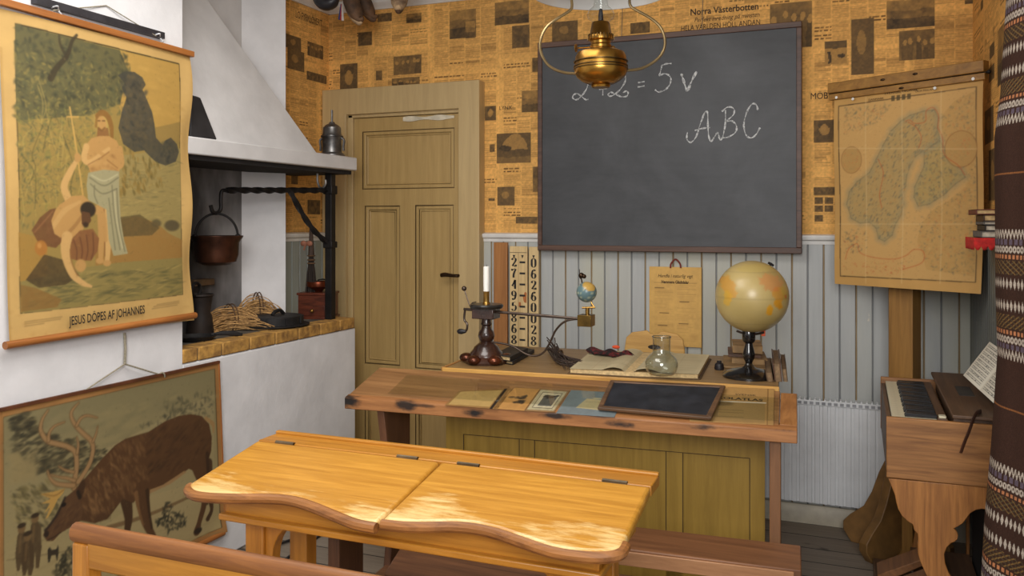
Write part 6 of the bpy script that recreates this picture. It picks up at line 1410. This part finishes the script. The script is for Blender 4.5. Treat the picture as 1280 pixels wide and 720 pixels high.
# ================================================================== wall map on its stand
A0 = at(1043, 125, Y=4.0); A1 = at(1229, 95, Y=3.65)
vx = Vector((A1.x - A0.x, A1.y - A0.y, 0)); MW = vx.length; vx.normalize(); mr = math.atan2(vx.y, vx.x); nv = Vector((vx.y, -vx.x, 0))
def onmap(px, py):
    u = (px - CX) / F; d = Vector((u * CS - SN, u * SN + CS, (HY - py) / F)); o = Vector((0, 0, H)); t = (A0 - o).dot(nv) / d.dot(nv); p = o + d * t
    return ((p - A0).dot(vx), p.z, p)
mzt = onmap(1136, 109)[1]; mzb = onmap(1136, 361)[1]
stp = at(1131, 450, Y=3.96); st = thing('map_stand', 'brown wooden post on splayed feet holding up the wall map', 'stand', (stp.x, stp.y, 0), mr + .15)
M_post = wood('ochre_brown_post', (132, 92, 40), (160, 116, 56), 'z', .5, 35)
MB().bx(-.05, .05, -.045, .045, 0, mzt + .01).build('post', M_post, st, bevel=.003, local=True)
ft = MB()
def foot(target, name='foot'):
    p0 = Vector((stp.x, stp.y, 0)); dv = Vector(target) - p0; L = dv.length; dv.normalize(); sd = Vector((-dv.y, dv.x, 0)) * .02
    prf = [(.04, .40), (.075, .385), (.1, .33), (.13, .24), (.165, .17), (L - .03, .12), (L, .085), (L, .05), (L - .035, .0), (.1, 0), (.04, .03)]
    MB().prism([p0 + dv * a + Vector((0, 0, z)) - sd for a, z in prf], sd * 2).build(name, mat('brown_painted_foot', (122, 88, 46), .55, var=.2) if name == 'foot' else M_post, st, bevel=.003)
foot((at(1056, 671, Z=0).x + .0, 4.05, 0)); foot((.025, 3.775, 0)); foot((.36, 3.86, 0))
# the map itself
mp_t = thing('wall_map', 'large yellowed paper map of the Nordic countries hanging on the stand', 'map', (A0.x, A0.y, mzb), mr)
mw, mh = 250, 330
def mpm(px, py):
    a, z, _ = onmap(px, py); return (a / MW * (mw - 1), (mzt - z) / (mzt - mzb) * (mh - 1))
cv = Canvas(mw, mh, (188, 146, 84), mpm); cv.k = mw / 186.0
cv.mottle(.06, 50); K_ = lambda pts: [(1030 + x / 2.323, 70 + y / 2.323) for x, y in pts]
cv.poly(K_([(42, 145), (444, 88), (446, 658), (46, 640)]), (60, 46, 28), .8); cv.poly(K_([(44.5, 147.5), (441.5, 90.5), (443.5, 655.5), (48.5, 637.5)]), (192, 152, 92))
LG = (160, 136, 86); LB = (136, 130, 102)
for al, gro in ((.35, 1), (.0, 0)):
    pass
scan = [(64, 430), (72, 395), (95, 365), (132, 338), (152, 300), (172, 260), (196, 218), (226, 188), (252, 172), (290, 160), (322, 156), (334, 180), (330, 210), (338, 240), (318, 262), (290, 276), (268, 290), (252, 316), (240, 346), (236, 378), (226, 404), (230, 430), (222, 462), (206, 490), (198, 520), (176, 538), (158, 530), (150, 500), (130, 482), (104, 486), (78, 472)]
fin = [(292, 280), (312, 262), (338, 246), (352, 270), (368, 300), (398, 330), (410, 352), (380, 372), (346, 404), (304, 430), (272, 436), (260, 410), (262, 380), (276, 350), (290, 322)]
rus = [(338, 180), (380, 130), (440, 100), (441, 640), (300, 620), (284, 570), (270, 540), (280, 490), (310, 450), (360, 420), (410, 380), (414, 350), (380, 300), (352, 250)]
for P, c in ((rus, (178, 140, 80)), (scan, LG), (fin, (156, 136, 82))): cv.poly(K_(P), c, .85, .35)
for P in (scan, fin):
    for k in range(len(P)):
        a, b = P[k - 1], P[k]; cv.stroke(K_([a, b]), 7, LB, .35, sm=False, soft=5); cv.stroke(K_([a, b]), 1.0, (110, 96, 60), .5, sm=False)
GR = [(108, 102, 78), (122, 114, 84), (98, 94, 76), (178, 148, 94), (158, 124, 74), (176, 130, 72)]
cv.dabs(K_(scan), 700, 2.6, GR, al=.6, asp=.45, ang=-.9); cv.dabs(K_(fin), 300, 2.4, GR, al=.55, asp=.5)
cv.dabs(K_([(60, 150), (200, 140), (150, 200), (60, 230)]), 260, 2.4, GR + [(184, 116, 66)], al=.5); cv.dabs(K_(rus), 900, 2.2, GR + [(190, 116, 64), (200, 164, 104)], al=.45)
cv.dabs(K_([(50, 500), (120, 500), (130, 560), (60, 580)]), 110, 2.6, GR + [(176, 100, 56)], al=.6); cv.dabs(K_([(230, 450), (300, 450), (280, 620), (200, 600)]), 60, 2, GR, al=.3)
cv.dabs(K_([(90, 190), (240, 165), (120, 340), (70, 380)]), 60, 3, [(206, 166, 104)], al=.5, asp=.3)
for (x, y, rx, ry) in ((80, 302, 15, 18), (398, 270, 19, 22)):
    X, Y = K_([(x, y)])[0]; cv.blob(X, Y, rx, ry, (120, 78, 42), .6, .06); cv.blob(X, Y, rx - .8, ry - .8, (180, 142, 82), .9, .06); cv.dabs([(X - rx * .7, Y - ry * .7), (X + rx * .7, Y - ry * .7), (X + rx * .7, Y + ry * .7), (X - rx * .7, Y + ry * .7)], 60, 2, [(150, 132, 84), (184, 116, 66)], al=.5)
RD = (176, 84, 44)
for pts in ([(238, 190), (250, 186), (266, 196), (296, 190), (298, 160), (318, 150), (334, 172), (332, 208)], [(246, 192), (268, 206), (284, 236), (276, 268)], [(332, 208), (346, 240), (350, 286), (390, 318), (408, 345)], [(62, 590), (72, 560), (96, 545), (104, 570), (140, 584), (200, 590), (238, 580), (262, 562), (290, 568), (286, 600), (230, 620)], [(158, 300), (172, 340), (160, 400), (166, 440)]): cv.stroke(K_(pts), .9, RD, .7)
cv.dabs(K_([(56, 596), (240, 596), (240, 636), (56, 632)]), 110, 1.8, [RD, (190, 110, 66), (150, 120, 70)], al=.5)
cv.dabs(K_([(44, 145), (444, 90), (444, 655), (48, 637)]), 2200, .9, [(76, 60, 38), (150, 92, 52), (206, 172, 112)], al=.35, asp=.4, ang=0)
for x in (122, 228, 341): cv.stroke(K_([(x, 100), (x, 660)]), 1.1, (212, 184, 132), .55, sm=False)
for (a, b) in ((268, 270), (488, 488)): cv.stroke(K_([(40, a), (444, b)]), 1.1, (212, 184, 132), .5, sm=False)
for k in range(4): cv.rect(mpm(*K_([(196, 120)])[0])[0] + k * 9, mpm(*K_([(196, 120)])[0])[1] - 2, mpm(*K_([(196, 120)])[0])[0] + k * 9 + 6, mpm(*K_([(196, 120)])[0])[1] + 7, (70, 58, 34), .75)
cv.blur(1)
e0 = np.array((A0.x, A0.y, mzt)); o = plane_fn(e0, vx * MW, (0, 0, mzb - mzt), lambda U, V: (np.array(nv)[None, :] * (.004 * np.sin(V * 8)[:, None] + .02 * (V[:, None] ** 6) * (U[:, None] - .35))))
pic('map_sheet', cv, o, attrmat('map_paper', .6, .05, 60, .3), mp_t)
M_mr = wood('ochre_map_rail', (128, 88, 34), (160, 116, 52), 'x', .5, 40)
ML = lambda x0, x1, y0, y1, z0, z1: MB().bx(x0, x1, y0, y1, z0, z1)
h0 = mzt - mzb
ML(-.02, MW + .012, -.014, .012, h0 - .012, h0 + .014).build('lower_rail', M_mr, mp_t, bevel=.002, local=True)
ML(-.02, MW + .012, -.022, .02, h0 + .0175, h0 + .062).build('upper_rail', M_mr, mp_t, bevel=.003, local=True)
ML(-.018, MW + .022, -.008, .012, h0 + .0135, h0 + .018).build('rail_gap', M_dark, mp_t, local=True)
for x in (.02, .1, MW * .72, MW - .03): MB().lathe([(0, -.004), (.006, -.002), (.006, 0)], (x, -.016, h0 - .004 if x < .05 or x > MW - .1 else h0 - .02), 12, Matrix.Rotation(PI / 2, 4, 'X')).build('drawing_pin', mat('white_pin', (226, 226, 224), .3), mp_t, local=True)
for x, z in ((MW * .38, h0 + .042), (MW * .6, h0 + .046), (MW * .5, h0 - .002)): MB().ball((x, -.023 if z > h0 else -.015, z), (.011, .004, .005), 12, 8).build('rail_catch', M_brz, mp_t, local=True)
MB().ball((MW + .024, -.006, h0 + .016), .008, 10, 8).build('end_knob', M_iron, mp_t, local=True)
mm = lambda px, py: WM[mp_t.name].inverted() @ onmap(px, py)[2]
def maptext(s, px, py, size, xs=1):
    p = onmap(px, py)[2] + nv * .006; text(s, size, frame3(p, vx, (0, 0, 1)), mat('print_black', (44, 36, 26), .8), 'map_title', mp_t, xs)
maptext('SVERIGE, NORGE', 1127, 114.3, .016, 1.2); maptext('DANMARK', 1096, 124, .011, 1.3); maptext('OCH FINLAND', 1158, 113, .011, 1.2)
# ================================================================== reed organ on the right wall
YO, YO2 = 3.10, 3.84; OX0, OX1 = at(1108, 560, Y=YO).x, .455; OZ0, OZ1 = .55, .752
org = thing('reed_organ', 'small oak reed organ with exposed keyboard and scrolled end legs', 'organ', ((OX0 + OX1) / 2, (YO + YO2) / 2, 0))
M_oak = wood('golden_oak', (122, 78, 40), (172, 120, 68), 'x', .45, 75, blotch=.4); M_oakz = wood('golden_oak_upright', (130, 80, 36), (176, 118, 60), 'z', .45, 75, blotch=.3); M_dk = wood('dark_oak', (74, 52, 38), (106, 78, 56), 'y', .5, 50)
MB().bx(OX0, OX1, YO, YO + .018, OZ0, OZ1).build('end_board', M_oak, org, bevel=.003)
MB().bx(OX0, OX1, YO2 - .018, YO2, OZ0, OZ1 + .012).build('end_board', M_oak, org, bevel=.003)
MB().bx(OX0 + .002, OX0 + .016, YO + .018, YO2 - .018, OZ0, OZ1 - .012).build('front_board', M_dk, org, bevel=.002)
MB().bx(OX1 - .016, OX1, YO + .018, YO2 - .018, OZ0, OZ1 + .02).build('rear_board', M_dk, org)
MB().bx(OX0 + .016, OX1 - .016, YO + .018, YO2 - .018, OZ0, OZ0 + .015).build('bottom_board', M_dk, org)
kx0, kx1 = OX0 + .018, at(1172, 527, Y=YO + .02).x
M_ivory = mat('ivory_key', (206, 198, 170), .3, var=.08, scale=30); M_ebony = mat('ebony_key', (22, 21, 24), .35, var=.2)
nk = 29; ky0, ky1 = YO + .02, YO2 - .022; kw = (ky1 - ky0) / nk; wk = None
for i in range(nk):
    if wk is None:
        wk = MB().bx(0, kx1 - kx0, 0, kw - .0016, 0, .016).build('white_key', M_ivory, org, bevel=.0015, local=True); o = wk
    else:
        o = wk.copy(); COL.objects.link(o)
    o.location = WM[org.name].inverted() @ Vector((kx0, ky0 + i * kw, OZ1 - .018))
bkx = at(1131, 524, Y=YO + .02).x
bk_ = None
for i in range(nk - 1):
    if i % 7 in (2, 6): continue
    if bk_ is None:
        bk_ = MB().prism([(0, 0, 0), (kx1 - bkx, 0, 0), (kx1 - bkx, 0, .013), (.006, 0, .013)], (0, .0145, 0)).build('black_key', M_ebony, org, bevel=.0015, local=True); o = bk_
    else:
        o = bk_.copy(); COL.objects.link(o)
    o.location = WM[org.name].inverted() @ Vector((bkx, ky0 + (i + 1) * kw - .0075, OZ1 - .0018))
MB().bx(kx1 + .001, kx1 + .03, YO + .02, YO2 - .02, OZ1 - .03, OZ1 + .004).build('name_rail', M_dk, org, bevel=.002)
MB().bx(kx1 + .004, kx1 + .026, YO + .021, YO + .05, OZ1 + .004, OZ1 + .012).build('ivory_stop', M_ivory, org, bevel=.002)
lx = at(1190, 527, Y=YO + .01).x
MB().prism([(lx, YO - .004, OZ1 + .012), (OX1 - .002, YO - .004, OZ1 + .012), (OX1 - .002, YO2 - .02, OZ1 + .034), (lx - .01, YO2 - .02, OZ1 + .034)], (0, 0, .012)).build('lid', M_dk, org, bevel=.003)
MB().bx(lx + .006, OX1 - .018, YO + .019, YO2 - .03, OZ1 - .03, OZ1 + .011).build('lid_support', M_dk, org)
MB().prism([(lx + .05, YO + .3, OZ1 + .0335), (lx + .1, YO + .3, OZ1 + .0335), (lx + .1, YO + .46, OZ1 + .0385), (lx + .05, YO + .46, OZ1 + .0385)], (0, 0, .0008)).build('worn_label', mat('faded_blue_label', (66, 62, 58), .7, var=.3), org)
def q_(px, py): p = at(px, py, Y=YO + .004); return (p.x, p.z)
kk = lambda L: [q_(1040 + x / 5.142, 580 + y / 5.142) for x, y in L]
prof = kk([(360, 92), (385, 150), (404, 200), (414, 250), (425, 290), (450, 335), (485, 368), (520, 390), (528, 425), (550, 450), (554, 490), (550, 520), (553, 580), (568, 630), (595, 690), (618, 735)])
zlo = prof[-1][1]
prof += [(prof[-1][0] + .004, zlo - .08), (prof[-1][0] - .01, .07), (prof[-1][0] - .03, .03), (prof[-1][0] - .03, 0)]
xr2 = q_(1040 + 775 / 5.142, 720)[0]
back = kk([(1012, 150 + 150), (1012, 296), (960, 290), (925, 297), (890, 318), (870, 345), (842, 382), (812, 402), (782, 416), (800, 430), (812, 455), (808, 485), (790, 502), (766, 510), (738, 538), (722, 580), (728, 640), (748, 695), (778, 740)])
back = back[1:]
right = kk([(1062, 152), (1062, 640)])
pfull = prof + [(xr2 + .03, 0), (xr2 + .03, .03), (xr2 + .02, .08)] + back[::-1]
pfull += [(right[1][0] - .012, back[0][1]), (right[1][0] - .012, 0), (right[1][0], 0), (right[0][0], OZ0)]
MB().prism([(x, YO + .004, min(z, OZ0)) for x, z in pfull], (0, .022, 0)).build('scrolled_end', M_oakz, org, bevel=.0025)
MB().prism([(x, YO2 - .03, min(z, OZ0)) for x, z in pfull], (0, .022, 0)).build('scrolled_end', M_oakz, org, bevel=.0025)
MB().bx(OX1 - .03, OX1 - .014, YO + .03, YO2 - .034, .02, OZ0 - .002).build('back_panel', mat('dark_bellows_cloth', (26, 22, 20), .9), org)
MB().bx(OX0 + .11, OX1 - .04, YO + .03, YO2 - .034, .06, .085).build('lower_shelf', M_dk, org)
for y in (YO + .2, YO + .42):
    MB().prism([(OX0 - .02, y, .06), (OX0 - .005, y, .03), (OX0 + .19, y, .15), (OX0 + .185, y, .17)], (0, .13, 0)).build('pedal', wood('worn_pedal', (110, 70, 38), (150, 100, 58), 'y', .6, 40), org, bevel=.003)
MB().bx(OX0 - .03, OX0 + .1, YO + .16, YO2 - .06, 0, .03).build('pedal_base', M_dk, org, bevel=.003)
# leather strap on the lid, music book, cloth
sp_ = [at(1226, 527, Y=YO + .05) + Vector((0, 0, .012)), at(1219, 527, Y=YO - .008), at(1211, 540, Y=YO - .014), at(1206, 552, Y=YO - .014), at(1201, 566, Y=YO - .012)]
sp_[0].z = OZ1 + .032; sp_[1].z = OZ1 + .03
tag(MB().tube(spline(sp_, 6), .008, 8, sq=.35).build('leather_strap', mat('brown_leather', (78, 44, 28), .6, var=.25)), 'brown leather strap hanging over the near end of the organ', 'strap')
BL, BRm = at(1205, 470, Y=3.45), at(1250, 511, Y=3.2); TLm = at(1238, 428, Y=3.50)
e1 = BRm - BL; e2 = TLm - BL
lift = Vector((0, 0, 0)); mus = thing('music_book', 'open music book propped on the organ lid beside the woven curtain', 'book', tuple(BL + e1 / 2))
nm = e1.cross(e2).normalized(); nm = -nm if nm.x > 0 else nm
for k, (a, b, hh) in enumerate(((0, .5, 1), (.5, 1.0, -1))):
    cv = Canvas(70, 100, (214, 208, 192)); cv.mottle(.04, 20)
    for s in range(9):
        for l in range(5): cv.rect(6, 6 + s * 10 + l * 1.3, 64, 6.8 + s * 10 + l * 1.3, (110, 106, 98), .55)
        for q in range(12): cv.blob(random.uniform(8, 62), 6 + s * 10 + random.uniform(0, 5), 1.4, 1.2, (50, 48, 46), .8, .4)
    o_ = BL + e1 * a + e2
    def fn(U, V, o_=o_, a=a, hh=hh):
        P = np.array(o_)[None] + U[:, None] * np.array(e1 * .5)[None] - V[:, None] * np.array(e2)[None]
        x = U if hh > 0 else 1 - U
        return P + np.array(nm)[None] * (.004 + .012 * np.sin(x * PI * .9))[:, None]
    pic('page', cv, fn, attrmat('ledger_page', .7, .05, 60, .2), mus)
MB().prism([BL - e1 * .01, BRm + e1 * .01, BRm + e1 * .01 + e2, BL - e1 * .01 + e2], nm * .003).build('cover', M_cv2, mus)
# ================================================================== little book shelf with red lace edge
sy0, sy1 = 3.26, 3.5; sx0 = at(1213, 298, Y=3.36).x; szt = at(1213, 297, Y=3.36).z
sh = thing('book_shelf', 'small wall shelf with red scalloped cloth edge on the right wall', 'shelf', ((sx0 + XR) / 2, (sy0 + sy1) / 2, szt - .02))
MB().bx(sx0 + .003, XR - .001, sy0, sy1, szt - .018, szt).build('board', M_lb, sh, bevel=.002)
M_rl = mat('red_lace', (196, 36, 32), .8, var=.15, scale=60)
def lace(p0, p1, n):
    p0, p1 = Vector(p0), Vector(p1); mb = MB(); rows = []
    N_ = n * 10
    for j in range(5):
        for i in range(N_ + 1):
            t = i / N_; drop = .028 + .014 * abs(math.sin(PI * t * n)) ** .7; p = p0.lerp(p1, t); rows.append((p.x, p.y, szt + .001 - drop * j / 4))
    mb.add(rows, [(j * (N_ + 1) + i, j * (N_ + 1) + i + 1, (j + 1) * (N_ + 1) + i + 1, (j + 1) * (N_ + 1) + i) for j in range(4) for i in range(N_)]); return mb
lc_ = lace((sx0, sy0 - .003, 0), (XR - .001, sy0 - .003, 0), 5); l2 = lace((sx0, sy1, 0), (sx0, sy0 - .003, 0), 8); lc_.add(l2.v, l2.f)
lc_.build('lace_edge', M_rl, sh, solid=.002)
spec = [(.022, M_cv4, M_pgw, .02, 'lowest grey book on the small red edged shelf'), (.02, M_cv1, M_pgw, .035, 'dark book second from bottom on the small red edged shelf'), (.012, M_cv4, M_pgw, .03, 'thin pale book in the middle of the shelf stack'), (.022, M_cv2, M_pg, .03, 'brown book second from top on the small red edged shelf'), (.018, M_cv5, M_pg, .004, 'red brown book, topmost of the shelf stack')]
z = szt + .0015
for i, (th, c, pgm, ins, lab) in enumerate(spec):
    x0 = sx0 + .003 + ins * .9; x1 = XR - .012; y0 = sy0 + .008 + ins * .2; y1 = sy1 - .02
    book('book', lab, [Vector((x0, y1, z)), Vector((x0, y0, z)), Vector((x1, y0, z)), Vector((x1, y1, z))], z, th, c, pgm, 'books on the red edged shelf'); z += th + .0006
# ================================================================== woven curtain
def curt_canvas(w, h, ztop, zbot):
    cv = Canvas(w, h, (58, 38, 30)); per = .612
    DB = (58, 38, 30); W = (176, 164, 150); OR = (176, 116, 78); GO = (120, 92, 52); PU = (92, 80, 92); OL = (78, 68, 48)
    X = np.arange(w)
    for j in range(h):
        z = ztop + (zbot - ztop) * j / (h - 1); t = ((1.353 + .03 - z) % per) / per * 297     # pixel-like units down one pattern repeat
        row = np.tile(np.array(DB, float), (w, 1)); u = X * .9
        def put(mask, c): row[mask] = c
        tri = np.abs((u / 4.0) % 2 - 1)
        if 0 <= t < 13: put(np.abs(tri * 10 - t + 1) < 3.2, W)
        elif 13 <= t < 20: put(((u / 4).astype(int) % 3) > 0, PU)
        elif 20 <= t < 32: put(np.hypot((u % 9) - 4.5, (t - 26)) < 4.4, W); put(np.hypot((u % 9) - 4.5, (t - 26)) < 1.8, DB)
        elif 33 <= t < 38: put((u % 9) < 5, OR)
        elif 40 <= t < 58: put(((u + t * 2) % 12 < 4), OL); put(((u - t * 2) % 14 < 3), GO)
        elif 62 <= t < 76: put(np.abs((u % 9) - 4.5) + np.abs(t - 69) * .5 < 3.6, W)
        elif 90 <= t < 104: put(np.abs((u % 9) - 4.5) + np.abs(t - 97) * .5 < 3.6, W)
        elif 108 <= t < 126: put(((u + t * 2) % 12 < 4), GO); put(((u - t * 2) % 14 < 3), OL)
        elif 128 <= t < 133: put((u % 9) < 5, OR)
        elif 134 <= t < 146: put(np.hypot((u % 9) - 4.5, (t - 140)) < 4.4, W); put(np.hypot((u % 9) - 4.5, (t - 140)) < 1.8, DB)
        elif 146 <= t < 152: put(((u / 4).astype(int) % 3) > 0, PU)
        elif 152 <= t < 165: put(np.abs(tri * 10 - (165 - t) + 1) < 3.2, W)
        elif 226 <= t < 228: put(np.ones(w, bool), (132, 84, 48))
        cv.a[j] = row
    n = RNG.rand(h, w); cv.a *= (1 + (n - .5) * .3)[..., None]; return cv
cu = thing('woven_curtain', 'dark brown woven curtain with white zigzag bands hanging at the right', 'curtain', (.40, 2.3, 0))
ctop, cbot = 2.58, .06
cw_, chh = 480, 1180
ys_ = np.array([0, 130, 180, 350, 430, 530, 620, 720, 900]); ps = np.array([1264, 1257, 1251, 1252, 1254, 1248, 1241, 1236, 1234])
# footprint polyline (x, y): round fold nearest the room, then folds running along the wall toward the camera
foot_ = spline([(.462, 2.78, 0), (.40, 2.74, 0), (.352, 2.66, 0), (.352, 2.57, 0), (.385, 2.49, 0), (.415, 2.40, 0), (.40, 2.28, 0), (.42, 2.16, 0), (.45, 2.1, 0)], 8)
fx = np.array([p.x for p in foot_]); fy = np.array([p.y for p in foot_]); fs = np.concatenate([[0], np.cumsum(np.hypot(np.diff(fx), np.diff(fy)))]); fs /= fs[-1]
def cfn(U, V):
    z = ctop + (cbot - ctop) * V; px = np.interp(HY + (H - z) * F / 2.5, ys_, ps); dx = (px - 1251) * 2.5 / F
    k = np.clip((.462 - np.interp(U, fs, fx)) / .11, 0, 1)
    x = np.interp(U, fs, fx) + dx * k; y = np.interp(U, fs, fy)
    return np.stack([np.minimum(x, .466), y, z], 1)
cvc = curt_canvas(cw_, chh, ctop, cbot)
pic('cloth', cvc, cfn, attrmat('woven_wool', .9, .15, 120, .15, .3), cu)
MB().tube([(.445, 2.82, ctop + .01), (.445, 2.02, ctop + .01)], .012, 12).build('curtain_rod', M_iron, cu)
for y in (2.79, 2.05): MB().bx(.44, XR - .001, y - .01, y + .01, ctop, ctop + .02).build('rod_bracket', M_iron, cu)
# ---- cable on the floor by the left wall
c0, c1 = at(356, 700, Z=.006), at(396, 667, Z=.006)
tag(MB().tube(spline([Vector((XF + .02, 2.62, .02)), c1 + (c1 - c0) * .1, (c0 + c1) / 2 + Vector((.01, .0, 0)), c0, c0 + (c0 - c1) * 1.2], 6), .006, 8).build('floor_cable', M_blk), 'thin black cable lying on the floor beside the left wall', 'cable')
# ================================================================== light
def area(name, loc, target, size, power, col=(1, 1, 1), sy=None):
    d = bpy.data.lights.new(name, 'AREA'); d.energy = power; d.color = col; d.size = size; d.shape = 'RECTANGLE'; d.size_y = sy or size
    o = bpy.data.objects.new(name, d); COL.objects.link(o); o.location = loc
    o.rotation_euler = (Vector(target) - Vector(loc)).to_track_quat('-Z', 'Y').to_euler(); return o
area('camera_side_light', (.1, -.9, 2.05), (-.9, 3.4, 1.1), 1.3, 88, (1.0, .98, .96))  # added soft light, unseen, behind and above the camera
area('ceiling_fill', (-1.3, 1.9, 2.6), (-1.2, 2.2, 0), 1.4, 42, (1.0, .97, .93))  # soft fill added under the ceiling, stands for no lamp
w = bpy.data.worlds.new('world'); SC.world = w; w.use_nodes = True
w.node_tree.nodes['Background'].inputs[0].default_value = (.95, .97, 1.0, 1); w.node_tree.nodes['Background'].inputs[1].default_value = .5
SC.view_settings.view_transform = 'Standard'; SC.view_settings.look = 'None'; SC.view_settings.exposure = 0.0
